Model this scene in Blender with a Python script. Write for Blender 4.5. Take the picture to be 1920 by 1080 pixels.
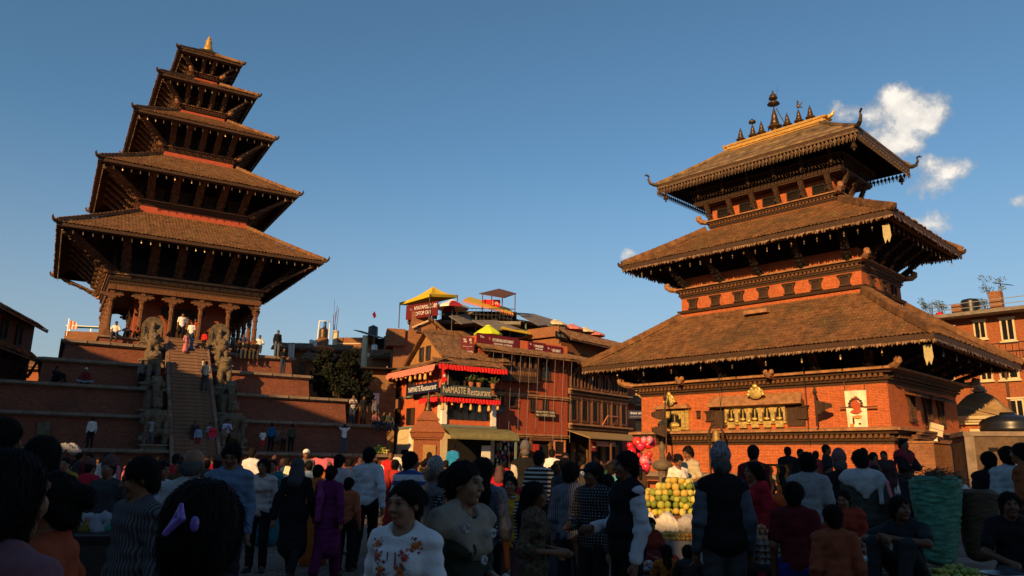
import bpy, math, random
import numpy as np
from mathutils import Matrix, Vector
R_ = math.radians
rng = random.Random(7)
sc = bpy.context.scene
for _o in list(bpy.data.objects): bpy.data.objects.remove(_o)
COL = sc.collection

# ---------------------------------------------------------------- camera
FPX = 1420.0; PITCH = R_(12.97); ROLL = R_(0.92); CAMH = 1.65
_fw = np.array([0, math.cos(PITCH), math.sin(PITCH)])
_u0 = np.array([0, -math.sin(PITCH), math.cos(PITCH)])
_r0 = np.array([1.0, 0, 0])
_R = math.cos(ROLL)*_r0 + math.sin(ROLL)*_u0
_U = math.cos(ROLL)*_u0 - math.sin(ROLL)*_r0
CAM = np.array([0, 0, CAMH])
cd = bpy.data.cameras.new('camera'); cam = bpy.data.objects.new('camera', cd); COL.objects.link(cam)
cd.sensor_width = 36; cd.lens = 36*FPX/1920; cd.clip_start = 0.05; cd.clip_end = 3000
cam.matrix_world = Matrix(((_R[0], _U[0], -_fw[0], 0), (_R[1], _U[1], -_fw[1], 0), (_R[2], _U[2], -_fw[2], CAMH), (0, 0, 0, 1)))
sc.camera = cam
sc.render.resolution_x = 1024; sc.render.resolution_y = 576

# ---------------------------------------------------------------- light
SUN_AZ = R_(-115.0)          # direction towards the sun in plan (x right, y away from camera)
SUN_EL = R_(19.0)
SUN_DIR = Vector((math.cos(SUN_AZ)*math.cos(SUN_EL), math.sin(SUN_AZ)*math.cos(SUN_EL), math.sin(SUN_EL)))
world = bpy.data.worlds.new('World'); sc.world = world; world.use_nodes = True
wn = world.node_tree.nodes; wl = world.node_tree.links; wn.clear()
w_out = wn.new('ShaderNodeOutputWorld'); w_bg = wn.new('ShaderNodeBackground')
sky = wn.new('ShaderNodeTexSky'); sky.sky_type = 'NISHITA'; sky.sun_disc = False
sky.sun_elevation = SUN_EL; sky.sun_rotation = math.atan2(SUN_DIR.x, SUN_DIR.y)
sky.air_density = 1.0; sky.dust_density = 0.5; sky.ozone_density = 2.0; sky.altitude = 1400
w_bg.inputs['Strength'].default_value = 0.094
SKY_CLOUDS = True
wl.new(w_bg.outputs[0], w_out.inputs['Surface'])
sd = bpy.data.lights.new('sun', 'SUN'); sun = bpy.data.objects.new('sun', sd); COL.objects.link(sun)
sd.energy = 5.0; sd.angle = R_(0.6); sd.color = (1.0, 0.585, 0.215)
sun.rotation_euler = SUN_DIR.to_track_quat('Z', 'Y').to_euler(); sun.location = (-20, -30, 40)
sc.view_settings.view_transform = 'Standard'; sc.view_settings.look = 'None'
sc.view_settings.exposure = 0.36; sc.view_settings.gamma = 1.0; sc.view_settings.use_curve_mapping = False

# ---------------------------------------------------------------- picking points of the place from the photograph
def ray(px, py): return _fw + _R*(px-960)/FPX - _U*(py-540)/FPX
def at(px, py, Y):
    r = ray(px, py); return CAM + r*(Y/r[1])
def atz(px, py, z):
    r = ray(px, py); return CAM + r*((z-CAMH)/r[2])
def proj(P):
    P = np.asarray(P, float) - CAM; d = P @ _fw
    return 960+FPX*(P @ _R)/d, 540-FPX*(P @ _U)/d

def clouds():
    n = wn; l = wl
    tc = n.new('ShaderNodeTexCoord')
    def vm(op, a, b=None):
        m = n.new('ShaderNodeVectorMath'); m.operation = op
        for i, v in enumerate((a, b)):
            if v is None: continue
            if isinstance(v, (tuple, list)): m.inputs[i].default_value = v
            else: l.new(v, m.inputs[i])
        return m
    def ma(op, a, b=None, clamp=False):
        m = n.new('ShaderNodeMath'); m.operation = op; m.use_clamp = clamp
        for i, v in enumerate((a, b)):
            if v is None: continue
            if isinstance(v, (int, float)): m.inputs[i].default_value = v
            else: l.new(v, m.inputs[i])
        return m.outputs[0]
    nv = vm('NORMALIZE', tc.outputs['Generated']).outputs[0]
    no = n.new('ShaderNodeTexNoise'); no.inputs['Scale'].default_value = 16; no.inputs['Detail'].default_value = 8; no.inputs['Roughness'].default_value = .62
    l.new(nv, no.inputs['Vector'])
    # puffy clouds standing east of the square: (pixel x, pixel y, radius x, radius y, weight)
    tot = None
    for px, py, rx, ry, wgt in [(1690, 215, 62, 44, 1.0), (1672, 262, 46, 40, 1.0), (1742, 220, 32, 30, .95), (1600, 208, 42, 22, .72), (1752, 318, 56, 26, .8), (1738, 345, 46, 26, .75), (1760, 425, 44, 28, .78), (1852, 398, 30, 16, .72), (1185, 478, 26, 16, .72), (1915, 380, 22, 14, .7)]:
        c = ray(px, py); c = c/np.linalg.norm(c)
        rgt = _R; up = np.cross(rgt, c); up = up/np.linalg.norm(up)
        d = vm('SUBTRACT', nv, tuple(c)).outputs[0]
        a = ma('MULTIPLY', vm('DOT_PRODUCT', d, tuple(_R)).outputs['Value'], FPX*.93/rx)
        b = ma('MULTIPLY', vm('DOT_PRODUCT', d, tuple(up)).outputs['Value'], FPX*.93/ry)
        r2 = ma('ADD', ma('MULTIPLY', a, a), ma('MULTIPLY', b, b))
        m = ma('MULTIPLY', ma('SUBTRACT', 1.0, ma('MULTIPLY', r2, .55), True), wgt)
        tot = m if tot is None else ma('MAXIMUM', tot, m)
    den = ma('ADD', ma('MULTIPLY', tot, 1.25), ma('MULTIPLY', ma('SUBTRACT', no.outputs['Fac'], .5), 2.9))
    den = ma('MULTIPLY', ma('SUBTRACT', den, .60), 1.7, True)
    den = ma('MULTIPLY', den, ma('MULTIPLY', tot, 8, True))
    # thin veils low in the sky all round
    n2 = n.new('ShaderNodeTexNoise'); n2.inputs['Scale'].default_value = 5; n2.inputs['Detail'].default_value = 6
    sm = vm('MULTIPLY', nv, (1, 1, 5.5)).outputs[0]; l.new(sm, n2.inputs['Vector'])
    veil = ma('MULTIPLY', ma('SUBTRACT', n2.outputs['Fac'], .5), 2.4, True)
    sx = n.new('ShaderNodeSeparateXYZ'); l.new(nv, sx.inputs[0])
    low = ma('SUBTRACT', 1.0, ma('MULTIPLY', ma('ABSOLUTE', ma('SUBTRACT', sx.outputs['Z'], .13)), 6.0), True)
    veil = ma('MULTIPLY', ma('MULTIPLY', veil, low), .5)
    haze = ma('MULTIPLY', ma('POWER', ma('SUBTRACT', 1.0, ma('MULTIPLY', ma('ABSOLUTE', sx.outputs['Z']), 2.5), True), 1.6), .95)
    tot2 = ma('MAXIMUM', den, ma('MAXIMUM', veil, haze))
    # cumulus shading from a second noise
    cr = n.new('ShaderNodeValToRGB'); cr.color_ramp.elements[0].position = .38; cr.color_ramp.elements[1].position = .66
    cr.color_ramp.elements[0].color = (4.2, 4.3, 4.5, 1); cr.color_ramp.elements[1].color = (9.0, 8.3, 7.3, 1)
    l.new(no.outputs['Fac'], cr.inputs[0])
    vc = n.new('ShaderNodeMixRGB'); vc.inputs[1].default_value = (3.05, 2.80, 2.66, 1); l.new(den, vc.inputs[0]); l.new(cr.outputs[0], vc.inputs[2])
    wb = n.new('ShaderNodeMixRGB'); wb.blend_type = 'MULTIPLY'; wb.inputs[0].default_value = 1; wb.inputs[2].default_value = (.80, 1.04, 1.03, 1); l.new(sky.outputs[0], wb.inputs[1])
    mx = n.new('ShaderNodeMixRGB'); l.new(tot2, mx.inputs[0]); l.new(wb.outputs[0], mx.inputs[1]); l.new(vc.outputs[0], mx.inputs[2])
    l.new(mx.outputs[0], w_bg.inputs['Color'])
if SKY_CLOUDS: clouds()
else: wl.new(sky.outputs[0], w_bg.inputs['Color'])

# ---------------------------------------------------------------- materials
MATS = {}
def _new(name):
    m = bpy.data.materials.new(name); m.use_nodes = True
    nt = m.node_tree; b = nt.nodes['Principled BSDF']
    return m, nt.nodes, nt.links, b
def _mul(c, k): return (min(1, c[0]*k), min(1, c[1]*k), min(1, c[2]*k), 1)
def mat(name, c, rough=.8, var=.25, scale=6., bump=.15, metal=0., c2=None, stretch=(1, 1, 1), bscale=None, spec=.3, patch=None):
    """plain material with mottled colour, fine relief"""
    if name in MATS: return MATS[name]
    m, n, l, b = _new(name)
    tc = n.new('ShaderNodeTexCoord'); mp = n.new('ShaderNodeMapping'); mp.inputs['Scale'].default_value = stretch
    l.new(tc.outputs['Object'], mp.inputs[0])
    no = n.new('ShaderNodeTexNoise'); no.inputs['Scale'].default_value = scale; no.inputs['Detail'].default_value = 6; no.inputs['Roughness'].default_value = .65
    l.new(mp.outputs[0], no.inputs['Vector'])
    r = n.new('ShaderNodeValToRGB'); r.color_ramp.elements[0].position = .32; r.color_ramp.elements[1].position = .68
    r.color_ramp.elements[0].color = _mul(c, 1-var); r.color_ramp.elements[1].color = _mul(c2 or c, 1+var)
    l.new(no.outputs['Fac'], r.inputs[0]); oc = r.outputs[0]
    if patch:
        n3 = n.new('ShaderNodeTexNoise'); n3.inputs['Scale'].default_value = patch[1]; n3.inputs['Detail'].default_value = 9; n3.inputs['Roughness'].default_value = .7; l.new(tc.outputs['Object'], n3.inputs['Vector'])
        r3 = n.new('ShaderNodeValToRGB'); r3.color_ramp.elements[0].position = .47; r3.color_ramp.elements[1].position = .66; r3.color_ramp.elements[1].color = (patch[2],)*3+(1,); l.new(n3.outputs['Fac'], r3.inputs[0])
        m3 = n.new('ShaderNodeMixRGB'); l.new(r3.outputs[0], m3.inputs[0]); l.new(oc, m3.inputs[1]); m3.inputs[2].default_value = (*patch[0], 1); oc = m3.outputs[0]
    l.new(oc, b.inputs['Base Color'])
    b.inputs['Roughness'].default_value = rough; b.inputs['Metallic'].default_value = metal; b.inputs['Specular IOR Level'].default_value = spec
    if bump:
        n2 = n.new('ShaderNodeTexNoise'); n2.inputs['Scale'].default_value = bscale or scale*5; n2.inputs['Detail'].default_value = 4
        l.new(mp.outputs[0], n2.inputs['Vector'])
        bp = n.new('ShaderNodeBump'); bp.inputs['Strength'].default_value = bump; bp.inputs['Distance'].default_value = .02
        l.new(n2.outputs['Fac'], bp.inputs['Height']); l.new(bp.outputs[0], b.inputs['Normal'])
    MATS[name] = m; return m
def wall_uv(n, l):
    """metres along the wall and up, from object coordinates and the object-space normal"""
    tc = n.new('ShaderNodeTexCoord'); s = n.new('ShaderNodeSeparateXYZ'); l.new(tc.outputs['Object'], s.inputs[0])
    sn = n.new('ShaderNodeSeparateXYZ'); l.new(tc.outputs['Normal'], sn.inputs[0])
    ax = n.new('ShaderNodeMath'); ax.operation = 'ABSOLUTE'; l.new(sn.outputs['X'], ax.inputs[0])
    ay = n.new('ShaderNodeMath'); ay.operation = 'ABSOLUTE'; l.new(sn.outputs['Y'], ay.inputs[0])
    g = n.new('ShaderNodeMath'); g.operation = 'GREATER_THAN'; l.new(ax.outputs[0], g.inputs[0]); l.new(ay.outputs[0], g.inputs[1])
    mx = n.new('ShaderNodeMix'); mx.data_type = 'FLOAT'; l.new(g.outputs[0], mx.inputs['Factor']); l.new(s.outputs['X'], mx.inputs['A']); l.new(s.outputs['Y'], mx.inputs['B'])
    c = n.new('ShaderNodeCombineXYZ'); l.new(mx.outputs['Result'], c.inputs[0]); l.new(s.outputs['Z'], c.inputs[1])
    return c.outputs[0], tc
def brick(name, c1, c2, mortar, w=.22, h=.065, ms=.012, stain=.45, stainc=(.05, .035, .03), bump=.5, sscale=.7):
    if name in MATS: return MATS[name]
    m, n, l, b = _new(name)
    uv, tc = wall_uv(n, l)
    bt = n.new('ShaderNodeTexBrick'); bt.inputs['Scale'].default_value = 1; bt.inputs['Brick Width'].default_value = w; bt.inputs['Row Height'].default_value = h
    bt.inputs['Mortar Size'].default_value = ms; bt.inputs['Mortar Smooth'].default_value = .3; bt.inputs['Bias'].default_value = 0
    bt.inputs['Color1'].default_value = (*c1, 1); bt.inputs['Color2'].default_value = (*c2, 1); bt.inputs['Mortar'].default_value = (*mortar, 1)
    l.new(uv, bt.inputs['Vector'])
    no = n.new('ShaderNodeTexNoise'); no.inputs['Scale'].default_value = sscale; no.inputs['Detail'].default_value = 8; no.inputs['Roughness'].default_value = .7
    l.new(tc.outputs['Object'], no.inputs['Vector'])
    n2 = n.new('ShaderNodeTexNoise'); n2.inputs['Scale'].default_value = 9; n2.inputs['Detail'].default_value = 5; l.new(tc.outputs['Object'], n2.inputs['Vector'])
    mv = n.new('ShaderNodeMixRGB'); mv.blend_type = 'MULTIPLY'; mv.inputs[0].default_value = .8
    r2 = n.new('ShaderNodeValToRGB'); r2.color_ramp.elements[0].position = .3; r2.color_ramp.elements[0].color = (.72, .68, .66, 1); r2.color_ramp.elements[1].position = .66; r2.color_ramp.elements[1].color = (1.15, 1.12, 1.08, 1)
    l.new(n2.outputs['Fac'], r2.inputs[0]); l.new(bt.outputs['Color'], mv.inputs[1]); l.new(r2.outputs[0], mv.inputs[2])
    rs = n.new('ShaderNodeValToRGB'); rs.color_ramp.elements[0].position = .5; rs.color_ramp.elements[0].color = (0, 0, 0, 1); rs.color_ramp.elements[1].position = .74; rs.color_ramp.elements[1].color = (stain,)*3+(1,)
    l.new(no.outputs['Fac'], rs.inputs[0])
    ms_ = n.new('ShaderNodeMixRGB'); l.new(rs.outputs[0], ms_.inputs[0]); l.new(mv.outputs[0], ms_.inputs[1]); ms_.inputs[2].default_value = (*stainc, 1)
    l.new(ms_.outputs[0], b.inputs['Base Color']); b.inputs['Roughness'].default_value = .9; b.inputs['Specular IOR Level'].default_value = .2
    bp = n.new('ShaderNodeBump'); bp.inputs['Strength'].default_value = bump; bp.inputs['Distance'].default_value = .015; bp.invert = True
    l.new(bt.outputs['Fac'], bp.inputs['Height'])
    b2 = n.new('ShaderNodeBump'); b2.inputs['Strength'].default_value = .2; b2.inputs['Distance'].default_value = .02
    l.new(n2.outputs['Fac'], b2.inputs['Height']); l.new(bp.outputs[0], b2.inputs['Normal']); l.new(b2.outputs[0], b.inputs['Normal'])
    MATS[name] = m; return m
def stripes(name, c1, c2, period, duty=.5, axis='X', c3=None, rough=.9, check=False):
    """woven stripes or checks on cloth, metres in object space"""
    if name in MATS: return MATS[name]
    m, n, l, b = _new(name)
    tc = n.new('ShaderNodeTexCoord'); s = n.new('ShaderNodeSeparateXYZ'); l.new(tc.outputs['Object'], s.inputs[0])
    def band(o):
        a = n.new('ShaderNodeMath'); a.operation = 'DIVIDE'; l.new(o, a.inputs[0]); a.inputs[1].default_value = period
        f = n.new('ShaderNodeMath'); f.operation = 'FRACT'; l.new(a.outputs[0], f.inputs[0])
        g = n.new('ShaderNodeMath'); g.operation = 'LESS_THAN'; l.new(f.outputs[0], g.inputs[0]); g.inputs[1].default_value = duty
        return g.outputs[0]
    if axis == 'XY':
        ad = n.new('ShaderNodeMath'); ad.operation = 'ADD'; l.new(s.outputs['X'], ad.inputs[0]); l.new(s.outputs['Y'], ad.inputs[1]); o = ad.outputs[0]
    else: o = s.outputs[axis]
    mx = n.new('ShaderNodeMixRGB'); mx.inputs[1].default_value = (*c1, 1); mx.inputs[2].default_value = (*c2, 1)
    g = band(o)
    if check:
        h = band(s.outputs['Z']); k = n.new('ShaderNodeMath'); k.operation = 'MULTIPLY' if check == 'dot' else 'MAXIMUM'
        l.new(g, k.inputs[0]); l.new(h, k.inputs[1]); g = k.outputs[0]
    l.new(g, mx.inputs[0])
    no = n.new('ShaderNodeTexNoise'); no.inputs['Scale'].default_value = 30; l.new(tc.outputs['Object'], no.inputs['Vector'])
    bp = n.new('ShaderNodeBump'); bp.inputs['Strength'].default_value = .2; bp.inputs['Distance'].default_value = .01
    l.new(no.outputs['Fac'], bp.inputs['Height']); l.new(bp.outputs[0], b.inputs['Normal'])
    l.new(mx.outputs[0], b.inputs['Base Color']); b.inputs['Roughness'].default_value = rough; b.inputs['Specular IOR Level'].default_value = .15
    MATS[name] = m; return m
def cloth(c, name=None):
    k = name or 'cloth_%02d%02d%02d' % tuple(int(99*v) for v in c)
    return mat(k, c, .92, .16, 14, .35, spec=.12, bscale=40)
def attr_mat(name, rough=.6):
    if name in MATS: return MATS[name]
    m, n, l, b = _new(name)
    a = n.new('ShaderNodeAttribute'); a.attribute_name = 'Col'
    tc = n.new('ShaderNodeTexCoord'); no = n.new('ShaderNodeTexNoise'); no.inputs['Scale'].default_value = 60; no.inputs['Detail'].default_value = 4
    l.new(tc.outputs['Object'], no.inputs['Vector'])
    mx = n.new('ShaderNodeMixRGB'); mx.blend_type = 'MULTIPLY'; mx.inputs[0].default_value = .35; l.new(a.outputs['Color'], mx.inputs[1])
    r = n.new('ShaderNodeValToRGB'); r.color_ramp.elements[0].color = (.6, .55, .5, 1); r.color_ramp.elements[1].color = (1.2, 1.2, 1.2, 1); l.new(no.outputs['Fac'], r.inputs[0]); l.new(r.outputs[0], mx.inputs[2])
    l.new(mx.outputs[0], b.inputs['Base Color']); b.inputs['Roughness'].default_value = rough; b.inputs['Specular IOR Level'].default_value = .3
    MATS[name] = m; return m

# ---------------------------------------------------------------- mesh building
class MB:
    def __init__(s): s.v = []; s.f = []
    def add(s, V, F):
        o = len(s.v); s.v += [tuple(p) for p in V]; s.f += [tuple(i+o for i in q) for q in F]; return s
    def box(s, x0, x1, y0, y1, z0, z1):
        return s.add([(x0, y0, z0), (x1, y0, z0), (x1, y1, z0), (x0, y1, z0), (x0, y0, z1), (x1, y0, z1), (x1, y1, z1), (x0, y1, z1)],
                     [(0, 3, 2, 1), (4, 5, 6, 7), (0, 1, 5, 4), (1, 2, 6, 5), (2, 3, 7, 6), (3, 0, 4, 7)])
    def frus(s, hx0, hy0, z0, hx1, hy1, z1, c=(0, 0)):
        a, b = c
        return s.add([(a-hx0, b-hy0, z0), (a+hx0, b-hy0, z0), (a+hx0, b+hy0, z0), (a-hx0, b+hy0, z0), (a-hx1, b-hy1, z1), (a+hx1, b-hy1, z1), (a+hx1, b+hy1, z1), (a-hx1, b+hy1, z1)],
                     [(0, 3, 2, 1), (4, 5, 6, 7), (0, 1, 5, 4), (1, 2, 6, 5), (2, 3, 7, 6), (3, 0, 4, 7)])
    def bar(s, p, q, w, h, up=(0, 0, 1)):
        p = Vector(p); q = Vector(q); d = (q-p).normalized(); u = Vector(up)
        x = d.cross(u)
        if x.length < 1e-4: x = d.cross(Vector((1, 0, 0)))
        x.normalize(); u = x.cross(d); x *= w/2; u *= h/2
        return s.add([p-x-u, p+x-u, p+x+u, p-x+u, q-x-u, q+x-u, q+x+u, q-x+u], [(0, 1, 2, 3), (7, 6, 5, 4), (0, 4, 5, 1), (1, 5, 6, 2), (2, 6, 7, 3), (3, 7, 4, 0)])
    def tube(s, pts, rad, n=8, caps=True):
        pts = [Vector(p) for p in pts]
        if not isinstance(rad, (list, tuple)): rad = [rad]*len(pts)
        V = []; F = []; px = None
        for i, p in enumerate(pts):
            d = (pts[min(i+1, len(pts)-1)] - pts[max(i-1, 0)]).normalized()
            x = d.orthogonal().normalized() if px is None else (px - d*px.dot(d)).normalized()
            px = x; y = d.cross(x)
            for k in range(n):
                a = 2*math.pi*k/n; V.append(p + (x*math.cos(a)+y*math.sin(a))*rad[i])
        for i in range(len(pts)-1):
            for k in range(n): F.append((i*n+k, i*n+(k+1) % n, (i+1)*n+(k+1) % n, (i+1)*n+k))
        if caps: F.append(tuple(range(n))[::-1]); F.append(tuple((len(pts)-1)*n+k for k in range(n)))
        return s.add(V, F)
    def lathe(s, prof, n=12, c=(0, 0, 0), sx=1, sy=1):
        V = []; F = []
        for r, z in prof:
            for k in range(n):
                a = 2*math.pi*(k+.5)/n; V.append((c[0]+r*math.cos(a)*sx, c[1]+r*math.sin(a)*sy, c[2]+z))
        m = len(prof)
        for i in range(m-1):
            for k in range(n): F.append((i*n+k, i*n+(k+1) % n, (i+1)*n+(k+1) % n, (i+1)*n+k))
        F.append(tuple(range(n))[::-1]); F.append(tuple((m-1)*n+k for k in range(n)))
        return s.add(V, F)
    def prism(s, poly, y0, y1):
        """polygon in x,z (counter-clockwise seen from -y) extruded along y"""
        k = len(poly); V = [(x, y0, z) for x, z in poly] + [(x, y1, z) for x, z in poly]
        F = [tuple(range(k)), tuple(range(2*k-1, k-1, -1))] + [(i, i+k, (i+1) % k+k, (i+1) % k) for i in range(k)]
        return s.add(V, F)
    def slab(s, poly, z0, z1):
        k = len(poly); V = [(x, y, z0) for x, y in poly] + [(x, y, z1) for x, y in poly]
        F = [tuple(range(k))[::-1], tuple(range(k, 2*k))] + [(i, (i+1) % k, (i+1) % k+k, i+k) for i in range(k)]
        return s.add(V, F)
    def quad(s, a, b, c, d): return s.add([a, b, c, d], [(0, 1, 2, 3)])
    def ball(s, c, r, n=8, m=6, sc_=(1, 1, 1)):
        V = [(c[0], c[1], c[2]-r*sc_[2])]; F = []
        for i in range(1, m):
            t = math.pi*i/m
            for k in range(n):
                a = 2*math.pi*k/n; V.append((c[0]+r*sc_[0]*math.sin(t)*math.cos(a), c[1]+r*sc_[1]*math.sin(t)*math.sin(a), c[2]-r*sc_[2]*math.cos(t)))
        V.append((c[0], c[1], c[2]+r*sc_[2])); L = len(V)-1
        for k in range(n): F.append((0, 1+(k+1) % n, 1+k)); F.append((L, L-n+k, L-n+(k+1) % n))
        for i in range(m-2):
            for k in range(n): F.append((1+i*n+k, 1+i*n+(k+1) % n, 1+(i+1)*n+(k+1) % n, 1+(i+1)*n+k))
        return s.add(V, F)
    def xf(s, M, start=0):
        for i in range(start, len(s.v)): s.v[i] = tuple(M @ Vector(s.v[i]))
        return s
    def merge(s, o, M=None):
        return s.add([tuple(M @ Vector(p)) for p in o.v] if M else o.v, o.f)
    def mesh(s, name='mesh', smooth=False):
        me = bpy.data.meshes.new(name); me.from_pydata([tuple(map(float, p)) for p in s.v], [], s.f); me.update()
        if smooth: me.polygons.foreach_set('use_smooth', [True]*len(me.polygons))
        return me
def put(name, me, m=None, parent=None, loc=(0, 0, 0), rz=0., rot=None, scale=None):
    """link a mesh (or MB) as one object"""
    if isinstance(me, MB): me = me.mesh(name)
    if m is not None and not me.materials: me.materials.append(m)
    o = bpy.data.objects.new(name, me); COL.objects.link(o)
    o.location = loc; o.rotation_euler = rot if rot else (0, 0, rz)
    if scale: o.scale = (scale,)*3 if isinstance(scale, (int, float)) else scale
    if parent: o.parent = parent
    return o
def tag(o, label, cat, group=None):
    o['label'] = label; o['category'] = cat
    if group: o['group'] = group
    return o
def thing(name, label, cat, loc=(0, 0, 0), rz=0., group=None):
    o = bpy.data.objects.new(name, None); COL.objects.link(o); o.empty_display_size = .2
    o.location = loc; o.rotation_euler = (0, 0, rz); return tag(o, label, cat, group)
def struct(name, me, m, **k):
    o = put(name, me, m, **k); o['kind'] = 'structure'; return o
def stuff(o): o['kind'] = 'stuff'; return o
def RZ(a): return Matrix.Rotation(a, 4, 'Z')
def text_mesh(s, size=1., ext=.004, align='CENTER', spacing=1.):
    cu = bpy.data.curves.new('lettering', 'FONT'); cu.body = s; cu.size = size; cu.extrude = ext; cu.align_x = align; cu.align_y = 'CENTER'; cu.resolution_u = 2; cu.space_character = spacing
    o = bpy.data.objects.new('lettering', cu); COL.objects.link(o)
    dg = bpy.context.evaluated_depsgraph_get(); me = bpy.data.meshes.new_from_object(o.evaluated_get(dg))
    bpy.data.objects.remove(o); return me
def text(s, x, z, w, h, m, parent, y=0., rot=0., bold=False, italic=False, vertical=False):
    """lettering fitted into w x h, standing on the -y side of a board"""
    me = text_mesh(s)
    if not len(me.vertices): return None
    co = np.empty(len(me.vertices)*3); me.vertices.foreach_get('co', co); co = co.reshape(-1, 3)
    mn, mxx = co.min(0), co.max(0); c = (mn+mxx)/2; sx = w/max(mxx[0]-mn[0], 1e-6); sy = h/max(mxx[1]-mn[1], 1e-6)
    nc = np.stack([(co[:, 0]-c[0])*sx, -co[:, 2], (co[:, 1]-c[1])*sy], 1)
    if italic: nc[:, 0] += nc[:, 2]*.2
    me.vertices.foreach_set('co', nc.ravel()); me.update()
    return put('lettering', me, m, parent, (x, y, z), rot=(0, rot, 0))
def pal(name): return MATS[name]

# palette
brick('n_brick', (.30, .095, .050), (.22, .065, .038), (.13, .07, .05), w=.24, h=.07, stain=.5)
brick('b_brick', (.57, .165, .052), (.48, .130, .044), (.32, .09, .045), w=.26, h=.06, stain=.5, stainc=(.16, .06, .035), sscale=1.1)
brick('old_brick', (.36, .15, .062), (.28, .105, .048), (.20, .12, .07), w=.22, h=.065, stain=.4)
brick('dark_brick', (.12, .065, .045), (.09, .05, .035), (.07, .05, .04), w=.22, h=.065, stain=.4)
brick('orange_brick', (.40, .125, .05), (.32, .10, .042), (.26, .11, .06), w=.23, h=.07, stain=.2)
mat('red_plaster', (.54, .12, .045), .85, .14, 3, .12)
mat('ochre_plaster', (.42, .24, .09), .9, .3, 2.2, .2)
mat('cream_plaster', (.62, .50, .32), .85, .15, 2.5, .1)
mat('grey_plaster', (.15, .115, .085), .9, .3, 2, .2)
mat('white_paint', (.80, .76, .68), .6, .05, 5, .05)
mat('wood', (.058, .029, .015), .75, .4, 5, .4, stretch=(3, 3, 1))
mat('wood_warm', (.14, .060, .026), .7, .4, 5, .4, stretch=(3, 3, 1))
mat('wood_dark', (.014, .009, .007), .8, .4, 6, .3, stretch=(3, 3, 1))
mat('strut_paint', (.07, .030, .017), .7, .6, 9, .5, c2=(.115, .058, .03))
mat('ledge', (.32, .155, .07), .8, .4, 4, .4)
mat('ledge_stone', (.22, .16, .115), .9, .3, 3, .4)
mat('stone', (.135, .098, .062), .9, .45, 5, .5)
mat('tile', (.135, .058, .026), .9, .45, 3.0, .6, c2=(.19, .095, .042), bscale=14, patch=((.25, .145, .065), .55, .5))
mat('tile_b', (.145, .064, .027), .92, .42, 3.2, .5, c2=(.19, .09, .036), bscale=16, patch=((.07, .05, .026), .6, .75))
mat('tile_old', (.13, .062, .03), .92, .5, 4, .8, c2=(.20, .105, .05), patch=((.06, .045, .028), .7, .7))
mat('gold', (.60, .34, .08), .42, .3, 6, .2, metal=.4)
mat('gilt_dull', (.34, .22, .075), .5, .45, 14, .5, metal=.6)
mat('bronze', (.10, .065, .035), .45, .4, 6, .3, metal=.7)
mat('black_metal', (.015, .014, .014), .5, .2, 6, .05)
mat('steel', (.42, .42, .42), .35, .1, 6, .05, metal=.8)
mat('grey_sheet', (.20, .17, .14), .7, .3, 3, .1)
mat('green_sheet', (.19, .17, .07), .7, .25, 3, .1)
mat('black_plastic', (.012, .012, .013), .35, .2, 5, .03, spec=.5)
mat('pane', (.012, .013, .016), .15, .2, 4, .0, spec=.6)
mat('dark_void', (.008, .007, .006), .9, .2, 4, .0)
mat('red_cloth', (.62, .018, .02), .85, .2, 8, .25)
mat('pink_cloth', (.62, .20, .16), .85, .15, 8, .25)
mat('yellow_cloth', (.72, .46, .02), .75, .1, 3, .15)
mat('lime_cloth', (.62, .72, .02), .7, .06, 3, .1)
mat('maroon_vinyl', (.13, .010, .014), .55, .12, 4, .05)
mat('navy_vinyl', (.012, .016, .06), .5, .1, 4, .05)
mat('slate_vinyl', (.055, .075, .075), .6, .15, 4, .05)
mat('blue_plastic', (.03, .13, .32), .45, .1, 4, .05)
mat('cream_letters', (.70, .56, .36), .7, .08, 9, .0)
mat('white_letters', (.82, .80, .76), .7, .04, 9, .0)
mat('black_letters', (.012, .012, .012), .7, .04, 9, .0)
mat('pink_letters', (.55, .04, .12), .7, .04, 9, .0)
mat('dull_letters', (.30, .30, .33), .7, .04, 9, .0)
mat('soil', (.05, .04, .03), .95, .3, 4, .4)
mat('leaf', (.055, .085, .022), .75, .5, 3, .2, c2=(.075, .09, .03))
mat('leaf_dark', (.007, .010, .004), .8, .5, 3, .2)
mat('bark', (.07, .05, .035), .9, .3, 6, .5)
mat('terracotta', (.38, .14, .06), .85, .2, 6, .2)
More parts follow.
